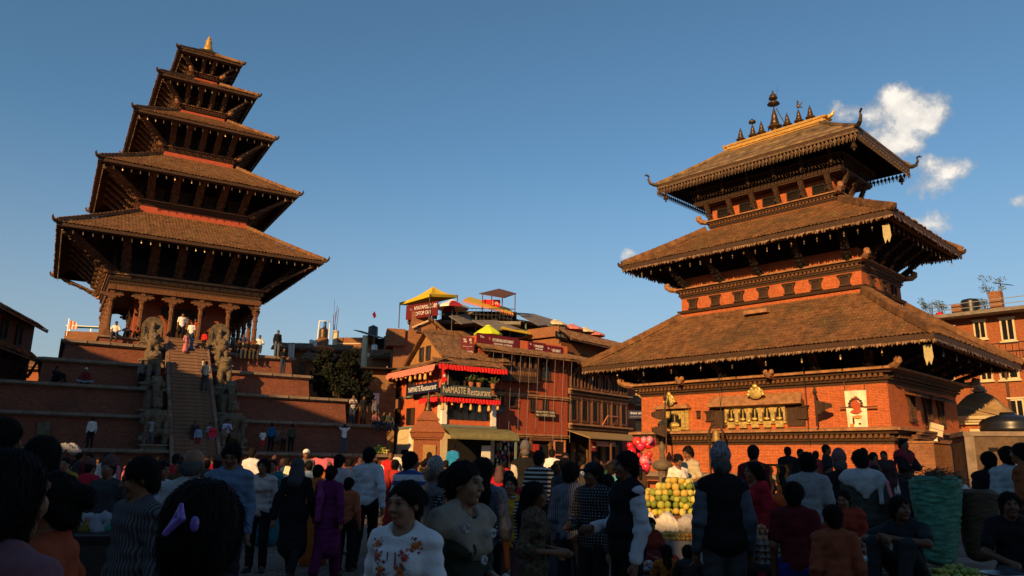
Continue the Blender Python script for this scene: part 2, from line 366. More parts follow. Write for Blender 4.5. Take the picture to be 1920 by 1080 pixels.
# ---------------------------------------------------------------- bodies: smooth unions of tapered limbs, meshed as one skin
class Blob:
    """collects tapered capsules and ellipsoids; mesh() returns one continuous surface"""
    def __init__(s): s.p = []
    def cap(s, a, b, ra, rb, k=.03, sub=False, flat=None):
        s.p.append(('c', np.array(a, float), np.array(b, float), ra, rb, k, sub, flat)); return s
    def chain(s, pts, rad, k=.03):
        for i in range(len(pts)-1): s.cap(pts[i], pts[i+1], rad[i], rad[i+1], k)
        return s
    def ell(s, c, r, k=.03, rot=None, sub=False):
        s.p.append(('e', np.array(c, float), np.array(r, float), rot, 0, k, sub, None)); return s
    def bbox(s, m):
        lo = np.full(3, 1e9); hi = -lo
        for q in s.p:
            if q[6]: continue
            if q[0] == 'c':
                r = max(q[3], q[4]); a = np.minimum(q[1], q[2])-r; b = np.maximum(q[1], q[2])+r
            else: r = q[2].max() if q[3] is not None else q[2]; a = q[1]-r; b = q[1]+r
            lo = np.minimum(lo, a); hi = np.maximum(hi, b)
        return lo-m, hi+m
    def mesh(s, vox, name='body', fine=None, noise=None, color=None, smooth=True, zclip=None):
        """fine = (lo, hi, voxel): a box sampled more finely"""
        lo, hi = s.bbox(vox*2.2)
        if zclip is not None: lo[2] = max(lo[2], zclip[0]); hi[2] = min(hi[2], zclip[1])
        ax = []
        for i in range(3):
            if fine is None: ax.append(np.arange(lo[i], hi[i]+vox, vox))
            else:
                f0, f1, fv = fine[0][i], fine[1][i], fine[2]
                a = np.arange(f0, lo[i]-vox, -vox)[::-1][:-1] if f0 > lo[i] else np.array([])
                b = np.arange(max(f0, lo[i]), min(f1, hi[i])+fv*.5, fv)
                e = b[-1] if len(b) else f0
                c = np.arange(e+vox, hi[i]+vox, vox)
                ax.append(np.concatenate([a, b, c]))
        D = np.full([len(a) for a in ax], .5, dtype=np.float32)
        for q in s.p:
            k = q[5]; mg = k+vox*2.5
            if q[0] == 'c': r = max(q[3], q[4]); a = np.minimum(q[1], q[2])-r-mg; b = np.maximum(q[1], q[2])+r+mg
            else: r = q[2].max() if q[3] is not None else q[2]; a = q[1]-r-mg; b = q[1]+r+mg
            sl = tuple(slice(max(0, np.searchsorted(ax[i], a[i])-1), np.searchsorted(ax[i], b[i])+1) for i in range(3))
            X = ax[0][sl[0]][:, None, None]; Y = ax[1][sl[1]][None, :, None]; Z = ax[2][sl[2]][None, None, :]
            if X.size*Y.size*Z.size == 0: continue
            if q[0] == 'c':
                A, B = q[1], q[2]; v = B-A; L2 = max(v @ v, 1e-9)
                h = np.clip(((X-A[0])*v[0]+(Y-A[1])*v[1]+(Z-A[2])*v[2])/L2, 0, 1)
                dx = X-A[0]-h*v[0]; dy = Y-A[1]-h*v[1]; dz = Z-A[2]-h*v[2]
                if q[7] is not None: dx = dx/q[7][0]; dy = dy/q[7][1]; dz = dz/q[7][2]
                d = np.sqrt(dx*dx+dy*dy+dz*dz)-(q[3]+h*(q[4]-q[3]))
                if q[7] is not None: d = d*min(q[7])
            else:
                x, y, z = X-q[1][0], Y-q[1][1], Z-q[1][2]
                if q[3] is not None:
                    M = q[3]; x, y, z = M[0][0]*x+M[0][1]*y+M[0][2]*z, M[1][0]*x+M[1][1]*y+M[1][2]*z, M[2][0]*x+M[2][1]*y+M[2][2]*z
                rr = q[2]; k0 = np.sqrt((x/rr[0])**2+(y/rr[1])**2+(z/rr[2])**2); k1 = np.sqrt((x/rr[0]**2)**2+(y/rr[1]**2)**2+(z/rr[2]**2)**2)
                d = k0*(k0-1)/np.maximum(k1, 1e-6)
            d = d.astype(np.float32); cur = D[sl]
            if q[6]: d = -d; h = np.clip(.5-.5*(d-cur)/k, 0, 1); D[sl] = cur*h+d*(1-h)+k*h*(1-h) if False else np.maximum(cur, d)
            else: h = np.clip(.5+.5*(d-cur)/k, 0, 1); D[sl] = d*(1-h)+cur*h-k*h*(1-h)
        if noise is not None: D += noise(ax[0][:, None, None], ax[1][None, :, None], ax[2][None, None, :]).astype(np.float32)
        if zclip is not None:
            D[:, :, 0] = np.maximum(D[:, :, 0], .004); D[:, :, -1] = np.maximum(D[:, :, -1], .004)
        return surface(D, ax, name, color, smooth)
def surface(D, ax, name, color=None, smooth=True):
    S = D < 0
    n0, n1, n2 = D.shape
    c = np.zeros((n0-1, n1-1, n2-1), np.int8)
    for i in (0, 1):
        for j in (0, 1):
            for k in (0, 1): c += S[i:n0-1+i, j:n1-1+j, k:n2-1+k]
    act = (c > 0) & (c < 8)
    idx = np.full(act.shape, -1, np.int64); I = np.argwhere(act); idx[act] = np.arange(len(I))
    P = np.zeros((len(I), 3)); cnt = np.zeros(len(I))
    g = [np.asarray(a) for a in ax]
    for a in range(3):
        o1, o2 = [x for x in range(3) if x != a]
        for u in (0, 1):
            for w in (0, 1):
                A = I.copy(); A[:, o1] += u; A[:, o2] += w; B = A.copy(); B[:, a] += 1
                da = D[A[:, 0], A[:, 1], A[:, 2]]; db = D[B[:, 0], B[:, 1], B[:, 2]]
                m = (da < 0) != (db < 0)
                t = da[m]/(da[m]-db[m]); Am = A[m]
                pt = np.stack([g[x][Am[:, x]] for x in range(3)], 1); pt[:, a] = g[a][Am[:, a]]+t*(g[a][Am[:, a]+1]-g[a][Am[:, a]])
                P[m] += pt; cnt[m] += 1
    P /= np.maximum(cnt, 1)[:, None]
    Q = []
    for a in range(3):
        o1, o2 = (a+1) % 3, (a+2) % 3
        s0 = np.take(S, range(S.shape[a]-1), a); s1 = np.take(S, range(1, S.shape[a]), a)
        E = np.argwhere(s0 != s1)
        E = E[(E[:, o1] > 0) & (E[:, o2] > 0) & (E[:, o1] < S.shape[o1]-1) & (E[:, o2] < S.shape[o2]-1)]
        if not len(E): continue
        ins = S[E[:, 0], E[:, 1], E[:, 2]]
        def cell(d1, d2):
            F = E.copy(); F[:, o1] += d1; F[:, o2] += d2; return idx[F[:, 0], F[:, 1], F[:, 2]]
        q = np.stack([cell(-1, -1), cell(0, -1), cell(0, 0), cell(-1, 0)], 1)
        q[~ins] = q[~ins][:, ::-1]; Q.append(q)
    Q = np.concatenate(Q) if Q else np.zeros((0, 4), int)
    Q = Q[(Q >= 0).all(1)]
    me = bpy.data.meshes.new(name)
    me.vertices.add(len(P)); me.vertices.foreach_set('co', P.ravel().astype(np.float32))
    me.loops.add(len(Q)*4); me.loops.foreach_set('vertex_index', Q.ravel().astype(np.int32))
    me.polygons.add(len(Q)); me.polygons.foreach_set('loop_start', np.arange(len(Q), dtype=np.int32)*4)
    try: me.polygons.foreach_set('loop_total', np.full(len(Q), 4, np.int32))
    except Exception: pass
    if smooth: me.polygons.foreach_set('use_smooth', np.ones(len(Q), bool))
    me.update(calc_edges=True); me.validate()
    if color is not None:
        at_ = me.color_attributes.new('Col', 'FLOAT_COLOR', 'POINT'); C = np.ones((len(P), 4), np.float32); C[:, :3] = color(P); at_.data.foreach_set('color', C.ravel())
    return me
def rotm(ax, a):
    M = Matrix.Rotation(a, 3, ax); return np.array(M)
# ---------------------------------------------------------------- ground
def ground():
    m, n, l, b = _new('ground_dust'); MATS['ground_dust'] = m
    tc = n.new('ShaderNodeTexCoord'); no = n.new('ShaderNodeTexNoise'); no.inputs['Scale'].default_value = .8; no.inputs['Detail'].default_value = 9
    l.new(tc.outputs['Object'], no.inputs['Vector']); r = n.new('ShaderNodeValToRGB')
    r.color_ramp.elements[0].color = (.075, .058, .046, 1); r.color_ramp.elements[1].color = (.15, .115, .088, 1); r.color_ramp.elements[0].position = .3; r.color_ramp.elements[1].position = .72
    l.new(no.outputs['Fac'], r.inputs[0]); l.new(r.outputs[0], b.inputs['Base Color']); b.inputs['Roughness'].default_value = .9
    g = MB(); N = 24; L = 900
    xs = np.linspace(-L, L, N)
    for i in range(N-1):
        for j in range(N-1): g.quad((xs[i], xs[j], 0), (xs[i+1], xs[j], 0), (xs[i+1], xs[j+1], 0), (xs[i], xs[j+1], 0))
    gd = struct('ground', g, m)
    # brick paving in running courses, nearest open strip stone by stone, the rest as one sheet of stones
    m2 = mat('paver', (.155, .115, .088), .9, .4, 2.5, .5, c2=(.12, .085, .07))
    var = [MB().frus(.117, .057, 0, .108, .048, .018+.004*k).mesh('paving_stone') for k in range(3)]
    for v in var: v.materials.append(m2)
    k = 0; rest = MB(); r2 = random.Random(3)
    for j in range(0, 150):
        y = 5.6+j*.123
        for i in range(-70, 70):
            x = i*.243+(.12 if j % 2 else 0)
            px, py = proj((x, y, 0))
            if not (-40 < px < 1960 and py < 1130): continue
            inner = 425 < px < 700 and y < 10.5 and k < 300
            dz = r2.uniform(0, .004)
            if inner:
                put('paving_stone', var[r2.randrange(3)], None, gd, (x, y, dz), rz=r2.uniform(-.02, .02)); k += 1
            elif y < 16: rest.merge(MB().frus(.117, .057, 0, .108, .048, .02), Matrix.Translation((x, y, dz)))
    stuff(put('paving_stones', rest, m2, gd))
ground()

# ---------------------------------------------------------------- unseen houses behind the viewer, rooflines shaped to shade the square
def back_house(t0, t1, h, rise, label, depth=9., s0=15., window_rows=3):
    """t runs along the row, square to the sun; s0 metres towards the sun from the viewer"""
    sx, sy = math.cos(SUN_AZ), math.sin(SUN_AZ); ax_, ay_ = -sy, sx   # along-row axis points to the right of the sun's view
    ang = math.atan2(ay_, ax_)
    o = thing('shade_house', label, 'house', (sx*s0+ax_*t0, sy*s0+ay_*t0, 0), ang, 'unseen houses shaped to shade the square')
    w = t1-t0
    # local: x along the row, +y faces the square (away from the sun)
    b = MB().box(0, w, -depth, 0, 0, h); put('wall', b, MATS['old_brick'], o)
    r = MB().prism([(-.0, h), (w, h), (w, h+.12), (0, h+.12)], -depth-.5, .6)
    r.add([(0, -depth-.6, h+.121), (w, -depth-.6, h+.121), (w, .6, h+.121), (0, .6, h+.121), (0, -depth/2, h+rise), (w, -depth/2, h+rise)], [(0, 1, 5, 4), (2, 3, 4, 5), (1, 2, 5), (3, 0, 4)])
    put('roof', r, MATS['tile_old'], o)
    wm = MB().box(-.45, .45, .004, .05, 0, 1.3).mesh('window'); wm.materials.append(MATS['wood'])
    nx = max(1, int(w/2.2))
    for q in range(window_rows):
        for i in range(nx):
            z = 1.2+q*2.5
            if z+1.5 < h: put('window', wm, None, o, ((i+.5)*w/nx, 0, z))
    put('door', MB().box(w/2-.6, w/2+.6, .004, .08, 0, .9), MATS['wood_dark'], o)
    return o
back_house(-62, -25.4, 15.0, 1.2, 'tall brick terrace on the left edge of the square, unseen, shading the plinth', s0=-5.)
back_house(-25., -14.2, 12.2, 1.2, 'long unseen brick house behind the viewer, left of the mid-high one', s0=15.)
back_house(-14.1, -4.35, 10.65, 1.2, 'unseen brick house behind the viewer with a mid-high roof', s0=15.)
back_house(-4.3, -2.9, 10.2, .7, 'narrow unseen brick house behind the viewer, low to let sun past', s0=15.)
back_house(-2.85, 26., 16.3, 1.2, 'long unseen brick house behind the viewer, tall to shade the right', s0=15.)
# ---------------------------------------------------------------- pagoda building blocks
def side_dims(E, s): return (E[0], E[1]) if s % 2 == 0 else (E[1], E[0])   # half length, distance
def roof_slope(E, T, s, rib, row, rag=.03, concave=.14, seed=0):
    a_e, d_e = side_dims(E, s); a_t, d_t = side_dims(T, s); ze, zt = E[2], T[2]
    r = random.Random(seed*7+s); n = max(8, int(2*a_e/rib)*2); xs = np.linspace(-a_e, a_e, n+1)
    L = math.hypot(d_e-d_t, zt-ze); nv = max(4, int(L/row))
    V = []; F = []; idx = {}
    nz = np.array([r.uniform(-1, 1) for _ in range(n+1)])*rag
    wob = np.convolve(np.array([r.uniform(-1, 1) for _ in range(n+1+12)]), np.ones(13)/13, 'valid')*.11
    for i, x in enumerate(xs):
        vm = min(1.0, (a_e-abs(x))/max(a_e-a_t, 1e-6)); hi = .035 if i % 2 else 0.
        for k in range(nv+1):
            v = min(k/nv, vm)
            for up in (0, 1):
                z = ze+(zt-ze)*(v*(1-concave)+concave*v*v)+hi+(.03 if up else 0)+r.uniform(-.008, .008)+(wob[i]*(1-v)*min(1, v*6+.3))
                y = -(d_e+(d_t-d_e)*v)+(nz[i] if k == 0 else 0)-(0.02 if up else 0)
                idx[i, k, up] = len(V); V.append((x, y, z))
    for i in range(n):
        vm = max(min(1.0, (a_e-abs(xs[i]))/max(a_e-a_t, 1e-6)), min(1.0, (a_e-abs(xs[i+1]))/max(a_e-a_t, 1e-6)))
        for k in range(nv):
            if k/nv >= vm: break
            F.append((idx[i, k, 1], idx[i+1, k, 1], idx[i+1, k+1, 0], idx[i, k+1, 0]))
            F.append((idx[i, k, 0], idx[i+1, k, 0], idx[i+1, k, 1], idx[i, k, 1]))
    return MB().add(V, F)
HORN = None
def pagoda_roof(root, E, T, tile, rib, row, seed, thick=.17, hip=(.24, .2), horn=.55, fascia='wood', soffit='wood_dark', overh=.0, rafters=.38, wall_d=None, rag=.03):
    """E eave (hx, hy, z), T where the tiles meet the wall above"""
    rf = root
    for s in range(4):
        M = RZ(s*math.pi/2)
        sl = roof_slope(E, T, s, rib, row, rag, seed=seed); sl.xf(M); put('roof_slope', sl, MATS[tile], rf)
        a_e, d_e = side_dims(E, s); a_t, d_t = side_dims(T, s)
        # eave board and underside
        eb = MB().box(-a_e+.02, a_e-.02, -d_e+.05, -d_e+.16, E[2]-thick, E[2]-.012)
        eb.box(-a_e+.1, a_e-.1, -d_e+.16, -d_e+.34, E[2]-thick-.05, E[2]-.03); eb.xf(M); put('eave_board', eb, MATS[fascia], rf)
        so = MB(); zt2 = T[2]-.42; ze2 = E[2]-.10
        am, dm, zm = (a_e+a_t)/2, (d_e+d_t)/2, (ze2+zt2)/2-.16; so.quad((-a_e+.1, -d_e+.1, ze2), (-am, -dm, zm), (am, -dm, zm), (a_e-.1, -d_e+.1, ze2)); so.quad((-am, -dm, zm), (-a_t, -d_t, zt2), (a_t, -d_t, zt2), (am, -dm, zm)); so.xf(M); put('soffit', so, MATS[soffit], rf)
        if rafters:
            ra = MB(); n = int(2*a_e/rafters)
            for i in range(1, n):
                x = -a_e+i*2*a_e/n; f = x/a_e; x2 = f*a_t if abs(x) > a_t*.9 else x
                vm = .78
                ra.bar((x, -d_e+.2, ze2-.06), (x+(x2-x)*vm, -(d_e+(d_t-d_e)*vm), ze2+(zt2-ze2)*vm-.06), .085, .11)
            ra.xf(M); stuff(put('rafters', ra, MATS['wood'], rf))
        # hip ridge and upturned horn at the corner on the left end of this side
        hp = MB(); c0 = Vector((-a_e, -d_e, E[2])); c1 = Vector((-a_t, -d_t, T[2]))
        pts = [c0.lerp(c1, t) + Vector((0, 0, .10-.14*4*.25*(t*(1-t))*(T[2]-E[2])*.55)) for t in (0, .25, .5, .75, 1)]
        for i in range(4): hp.bar(pts[i], pts[i+1], hip[0], hip[1])
        nseg = int((c1-c0).length/.3)
        for i in range(nseg):
            t = (i+.5)/nseg; p = c0.lerp(c1, t)+Vector((0, 0, .10+hip[1]/2-.14*(t*(1-t))*(T[2]-E[2])*.55)); d = (c1-c0).normalized()*.09
            hp.bar(p-d, p+d, hip[0]*.62, .07)
        hp.xf(M); put('hip_ridge', hp, MATS[tile], rf)
        if horn:
            dr = Vector((-1, -1, 0)).normalized(); h = horn
            hn = MB().tube([c0-dr*.25+Vector((0, 0, .02)), c0+dr*.18*h+Vector((0, 0, .0)), c0+dr*.42*h+Vector((0, 0, .12*h)), c0+dr*.56*h+Vector((0, 0, .36*h)), c0+dr*.52*h+Vector((0, 0, .58*h))], [.13, .11, .085, .06, .02], 6)
            hn.xf(M); put('corner_horn', hn, MATS['wood'], rf)
def cornice(root, hx, hy, z0, z1, out, wood='wood', ledge='ledge', dent=.16, dd=True, name='cornice', heads=False):
    """stepped timber cornice with a row of dentils and a pale top ledge, round four sides"""
    H = z1-z0
    c = MB(); c.frus(hx+.03, hy+.03, z0, hx+.05, hy+.05, z0+H*.2); c.frus(hx+out*.3, hy+out*.3, z0+H*.2, hx+out*.36, hy+out*.36, z0+H*.34)
    c.frus(hx+out*.2, hy+out*.2, z0+H*.34, hx+out*.2, hy+out*.2, z0+H*.62); c.frus(hx+out*.62, hy+out*.62, z0+H*.62, hx+out*.72, hy+out*.72, z0+H*.82)
    put(name, c, MATS[wood], root)
    lg = MB().frus(hx+out, hy+out, z0+H*.822, hx+out, hy+out, z1-.02); lg.frus(hx+out-.005, hy+out-.005, z1-.02, hx+out*.5, hy+out*.5, z1+.03)
    put('cornice_ledge', lg, MATS[ledge], root)
    if dd:
        dm = MB()
        for s in range(4):
            a, d = (hx, hy) if s % 2 == 0 else (hy, hx); t = MB(); n = int(2*a/dent)
            for i in range(n):
                x = -a+(i+.5)*2*a/n; t.box(x-dent*.28, x+dent*.28, -d-out*.55, -d-out*.19, z0+H*.38, z0+H*.6)
            dm.merge(t, RZ(s*math.pi/2))
        stuff(put('dentils', dm, MATS['wood_warm' if wood == 'wood' else wood], root))
    if heads:
        for sx in (-1, 1):
            for sy in (-1, 1):
                h = MB().tube([(sx*(hx+out*.6), sy*(hy+out*.6), z1-.05), (sx*(hx+out*1.2), sy*(hy+out*1.2), z1-.02), (sx*(hx+out*1.6), sy*(hy+out*1.6), z1+.10), (sx*(hx+out*1.75), sy*(hy+out*1.75), z1+.24)], [.13, .14, .12, .05], 6)
                h.ball((sx*(hx+out*1.45), sy*(hy+out*1.45), z1+.17), .13); put('corner_head', h, MATS['ledge'], root)
def strut_mesh(L, w, seed):
    """carved roof strut along +z: plank with a many-armed figure on its foot"""
    r = random.Random(seed); b = MB().box(-w/2, w/2, -.06, .06, 0, L)
    b.box(-w*.62, w*.62, -.10, .02, 0, L*.06); b.box(-w*.58, w*.58, -.09, .02, L*.40, L*.45); b.box(-w*.55, w*.55, -.08, .02, L*.93, L*.99)
    b.ball((0, -.10, L*.16), w*.34, 8, 6, (1, .8, 1.25)); b.ball((0, -.11, L*.29), w*.22, 8, 6, (1, .9, 1.2)); b.ball((0, -.09, L*.09), w*.42, 8, 5, (1, .7, .5))
    for k in range(5):
        for s in (-1, 1):
            a = .25+k*.32; c = Vector((s*w*.18, -.09, L*.2)); e = c+Vector((s*math.cos(a)*w*.5, -.02, math.sin(a)*L*.13)); b.bar(c, e, w*.1, w*.1)
    for k in range(9): b.ball((r.uniform(-w*.4, w*.4), -.07, L*(.5+k*.05)), w*r.uniform(.09, .17), 6, 4)
    return b
def put_strut(root, p, q, w, me, M):
    p = Vector(p); q = Vector(q); d = (q-p); L = d.length; z = d.normalized()
    x = Vector((1, 0, 0)); x = (x - z*x.dot(z)).normalized(); y = z.cross(x)
    R3 = Matrix((x, y, z)).transposed().to_4x4(); o = put('strut', me, MATS['strut_paint'], root)
    o.matrix_local = M @ Matrix.Translation(p) @ R3
    return o
BELL = None
def bell_mesh():
    b = MB().lathe([(.008, 0), (.018, -.02), (.026, -.04), (.034, -.07), (.042, -.09), (.03, -.09)], 7)
    b.add([(-.022, 0, -.11), (.022, 0, -.11), (.03, 0, -.17), (0, .004, -.21), (-.03, 0, -.17)], [(0, 1, 2, 3, 4)])
    b.bar((0, 0, .1), (0, 0, 0), .012, .012); return b
def carved_window(w, h, lattice=True, wings=True):
    """Newar window: frame, lintel with wings, sill; faces -y, origin at bottom centre"""
    b = MB(); t = w*.11
    b.box(-w/2, -w/2+t, -.09, .02, 0, h); b.box(w/2-t, w/2, -.09, .02, 0, h); b.box(-w/2+t+.001, w/2-t-.001, -.09, .02, 0, t); b.box(-w/2+t+.001, w/2-t-.001, -.09, .02, h-t, h)
    if wings:
        b.box(-w*.74, w*.74, -.13, .02, h+.002, h+t*1.1); b.box(-w*.62, w*.62, -.12, .02, -t*1.1, -.002)
        b.prism([(-w*.53, h*.62), (-w*.50, h*.62), (-w*.50, h+.001), (-w*.72, h+.001)], -.08, .02); b.prism([(w*.50, h*.62), (w*.53, h*.62), (w*.72, h+.001), (w*.50, h+.001)], -.08, .02)
    b.box(-w/2+t, w/2-t, -.012, .0, t, h-t)
    if lattice:
        n = 5
        for i in range(1, n): b.box(-w/2+t+i*(w-2*t)/n-.012, -w/2+t+i*(w-2*t)/n+.012, -.05, -.02, t, h-t)
        for i in range(1, n+1): b.box(-w/2+t, w/2-t, -.045, -.025, t+i*(h-2*t)/(n+1)-.01, t+i*(h-2*t)/(n+1)+.01)
    return b
# ---------------------------------------------------------------- five-roofed temple on its stepped plinth
NX, NY, NA = -22.436, 50.0, R_(30.98)
def nloc(P):
    dx, dy = P[0]-NX, P[1]-NY; c, s = math.cos(-NA), math.sin(-NA); return (dx*c-dy*s, dx*s+dy*c, P[2])
def nwor(x, y, z):
    c, s = math.cos(NA), math.sin(NA); return (NX+x*c-y*s, NY+x*s+y*c, z)
N_PL = [(12.9, 2.0), (11.1, 3.72), (9.11, 5.29), (7.27, 6.74), (6.34, 7.91)]
N_FLOOR = 8.53
def temple_n():
    pl = thing('stepped_plinth', 'five-stepped brick plinth with steep stairs under the tall temple', 'plinth', (NX, NY, 0), NA)
    z = -.2
    for i, (h, zt) in enumerate(N_PL):
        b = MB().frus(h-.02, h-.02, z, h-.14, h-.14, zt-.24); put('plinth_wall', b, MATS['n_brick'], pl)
        c = MB().frus(h-.04, h-.04, zt-.24, h+.03, h+.03, zt-.16); c.frus(h+.06, h+.06, zt-.16, h+.06, h+.06, zt-.02); c.frus(h+.03, h+.03, zt-.02, h-.1, h-.1, zt)
        put('coping', c, MATS['ledge_stone'], pl)
        # coping is laid in slabs: joints cut by thin proud stones
        n = int(2*h/1.15)
        sm = MB().box(-.54, .54, -.05, .06, 0, .15).mesh('coping_stone'); sm.materials.append(MATS['ledge_stone'])
        for s in (0, 1, 3):
            for k in range(n):
                x = -h+(k+.5)*2*h/n
                if s == 0 and abs(x) < 1.5: continue
                p = RZ(s*math.pi/2) @ Vector((x, -h-.075, zt-.165+rng.uniform(0, .012))); put('coping_stone', sm, None, pl, p, s*math.pi/2+rng.uniform(-.006, .006))
        z = zt-.03
    put('plinth_wall', MB().frus(4.62, 4.62, 7.9, 4.5, 4.5, N_FLOOR-.1), MATS['n_brick'], pl)
    put('temple_floor', MB().frus(4.66, 4.66, N_FLOOR-.1, 4.66, 4.66, N_FLOOR), MATS['ledge_stone'], pl)
    # stairs
    y0, y1, n = -15.25, -5.69, 41; st = MB().box(-1.0, 1.0, -.13, .16, -.21, 0).mesh('stair_step'); st.materials.append(MATS['n_brick_step']); nos = MB().box(-1.005, 1.005, -.165, -.04, -.045, .012).mesh('nosing'); nos.materials.append(MATS['nosing'])
    for k in range(n):
        t = (k+1)/n; q_ = put('stair_step', st, None, pl, (rng.uniform(-.01, .01), y0+(y1-y0)*k/n+.13, N_FLOOR*t)); put('nosing', nos, None, q_, (0, 0, .0))
    fill = MB().add([(-1.0, y0+.2, -.2), (1.0, y0+.2, -.2), (1.0, y1+.3, -.2), (-1.0, y1+.3, -.2), (-1.0, y1+.2, N_FLOOR-.25), (1.0, y1+.2, N_FLOOR-.25)], [(0, 1, 5, 4), (1, 2, 5), (3, 0, 4), (0, 3, 2, 1), (2, 3, 4, 5)])
    put('stair_core', fill, MATS['n_brick'], pl)
    for s in (-1, 1):
        b = MB()
        sl = (N_FLOOR)/(y1-y0)
        b.add([(s*1.02, y0, -.2), (s*1.20, y0, -.2), (s*1.20, y1, N_FLOOR-.3), (s*1.02, y1, N_FLOOR-.3), (s*1.02, y0, .3), (s*1.20, y0, .3), (s*1.20, y1, N_FLOOR+.1), (s*1.02, y1, N_FLOOR+.1)],
              [(0, 1, 2, 3), (4, 5, 6, 7), (0, 1, 5, 4), (2, 3, 7, 6), (1, 2, 6, 5), (3, 0, 4, 7)])
        put('stair_wall', b, MATS['n_brick_step'], pl)
        # pedestals for the guardians
        for i in range(5):
            h, zt = N_PL[i]; nx = N_PL[i+1][0] if i < 4 else 4.7; ph = [.25, .30, .28, .30, .25][i]
            yf = -h+.12; yb = -nx-.0
            put('pedestal', MB().box(s*1.88-.60, s*1.88+.60, yf, yb, zt-.02, zt+ph-.08), MATS['stone'], pl)
            put('pedestal_slab', MB().box(s*1.88-.66, s*1.88+.66, yf-.06, yb, zt+ph-.079, zt+ph), MATS['ledge_stone'], pl)
    put('wall_tablet', MB().box(4.3, 4.85, -11.09-.06, -11.0, 2.55, 3.2), MATS['stone'], pl)
    put('wall_tablet', MB().box(-6.9, -6.35, -11.09-.06, -11.0, 2.3, 3.2), MATS['stone'], pl)

    t = thing('pagoda_temple', 'tall five-roofed pagoda with brown tiled roofs on the high plinth', 'temple', (NX, NY, 0), NA)
    eav = [(7.5, 14.15), (5.93, 18.85), (4.38, 23.05), (3.21, 26.45), (2.15, 29.10)]
    top = [(3.31, 16.70), (2.42, 21.05), (1.62, 24.67), (.95, 27.62), (.42, 30.10)]
    cor = [(4.52, 12.40), (3.50, 17.53), (2.42, 21.80), (1.66, 25.31), (.98, 28.24)]
    bell = bell_mesh().mesh('bell'); bell.materials.append(MATS['bronze_pale'])
    for k in range(5):
        e, zt = eav[k]; tp, ztp = top[k]; ch, cz = cor[k]
        pagoda_roof(t, (e, e, zt), (tp, tp, ztp), 'tile', .19-.01*k, .30, 11+k, thick=.15+.01*(5-k), hip=(.26-.02*k, .2-.015*k), horn=.55-.05*k, rafters=.36)
        w = ch-.22
        if k > 0:
            z0 = top[k-1][1]-.3; put('wall_band', MB().frus(w-.02, w-.02, z0, w-.02, w-.02, cz-.38), MATS['n_red'], t)
            cornice(t, w, w, cz-.40+.06*k*.5, cz, .24, dent=.17, heads=True)
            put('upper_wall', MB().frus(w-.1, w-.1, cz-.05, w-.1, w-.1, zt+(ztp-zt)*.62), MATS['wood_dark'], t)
            nw_ = max(1, 4-k+1)
            wm = carved_window(.62-.06*k, .75-.08*k, True).mesh('window'); wm.materials.append(MATS['wood'])
            for s in range(4):
                for i in range(nw_):
                    x = (i-(nw_-1)/2)*2*(w-.1)/(nw_+.2); p = RZ(s*math.pi/2) @ Vector((x, -(w-.1)-.01, cz+.16)); put('window', wm, None, t, p, s*math.pi/2)
        else: w = 4.3
        # struts from the ledge up to the eave
        ns = [6, 5, 5, 4, 2][k]
        d0, zz0 = (ch-.12, cz+.04); d1 = ch+(e-ch)*.70; z1 = zt-.30+(ztp-.22-zt+.07)*(e-d1)/(e-tp)*.93
        sw = [.50, .44, .36, .30, .26][k]
        L = math.hypot(d1-d0, z1-zz0); me = strut_mesh(L, sw, 30+k).mesh('strut'); me.materials.append(MATS['strut_paint'])
        Lc = math.hypot((d1-d0)*1.35, z1-zz0); 
        mc = strut_mesh(math.sqrt(2*((e-.55)-d0)**2+(zt-.28-zz0)**2), sw*1.15, 60+k).mesh('strut'); mc.materials.append(MATS['strut_paint'])
        for s in range(4):
            M = RZ(s*math.pi/2)
            for i in range(ns):
                x = (i-(ns-1)/2)*2*(ch-.35)/max(ns-1, 1)*(.88 if ns > 2 else .5); put_strut(t, (x, -d0, zz0), (x*1.06, -d1, z1), sw, me, M)
            put_strut(t, (-d0, -d0, zz0), (-(e-.55), -(e-.55), zt-.28), sw, mc, M)
        # bells along the eaves
        nb = [30, 24, 18, 14, 9][k]
        for s in (0, 1, 3):
            for i in range(nb):
                x = -e+.35+(2*e-.7)*i/(nb-1); p = RZ(s*math.pi/2) @ Vector((x, -e+.30, zt-.30)); put('bell', bell, None, t, p, s*math.pi/2+rng.uniform(-.5, .5))
    # ground storey: cella, colonnade
    put('cella_wall', MB().frus(2.75, 2.75, N_FLOOR, 2.75, 2.75, 12.3), MATS['n_red_brick'], t)
    put('ceiling', MB().box(-4.5, 4.5, -4.5, 4.5, 11.95, 12.1), MATS['wood_dark'], t)
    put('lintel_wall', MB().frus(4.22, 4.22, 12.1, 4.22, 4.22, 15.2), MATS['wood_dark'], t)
    cornice(t, 4.3, 4.3, 11.62, 12.40, .30, dent=.2, heads=True)
    for s in range(4):
        M = RZ(s*math.pi/2)
        put('lintel_beam', MB().box(-4.45, 4.45, -4.42, -4.08, 11.34, 11.64).xf(M), MATS['wood_warm'], t)
        dr = MB().box(-.62, .62, -2.86, -2.74, N_FLOOR, N_FLOOR+2.05); dr.box(-1.3, 1.3, -2.94, -2.80, N_FLOOR+2.052, N_FLOOR+2.3); dr.box(-.95, .95, -2.92, -2.77, N_FLOOR-.0, N_FLOOR+.12)
        dr.box(-.85, -.621, -2.92, -2.75, N_FLOOR+.12, N_FLOOR+2.05); dr.box(.621, .85, -2.92, -2.75, N_FLOOR+.12, N_FLOOR+2.05)
        for sg in (-1, 1): dr.prism([(sg*.85, N_FLOOR+1.2), (sg*1.3, N_FLOOR+2.05), (sg*.85, N_FLOOR+2.05)][::sg], -2.88, -2.75)
        put('doorway', dr.xf(M), MATS['wood'], t)
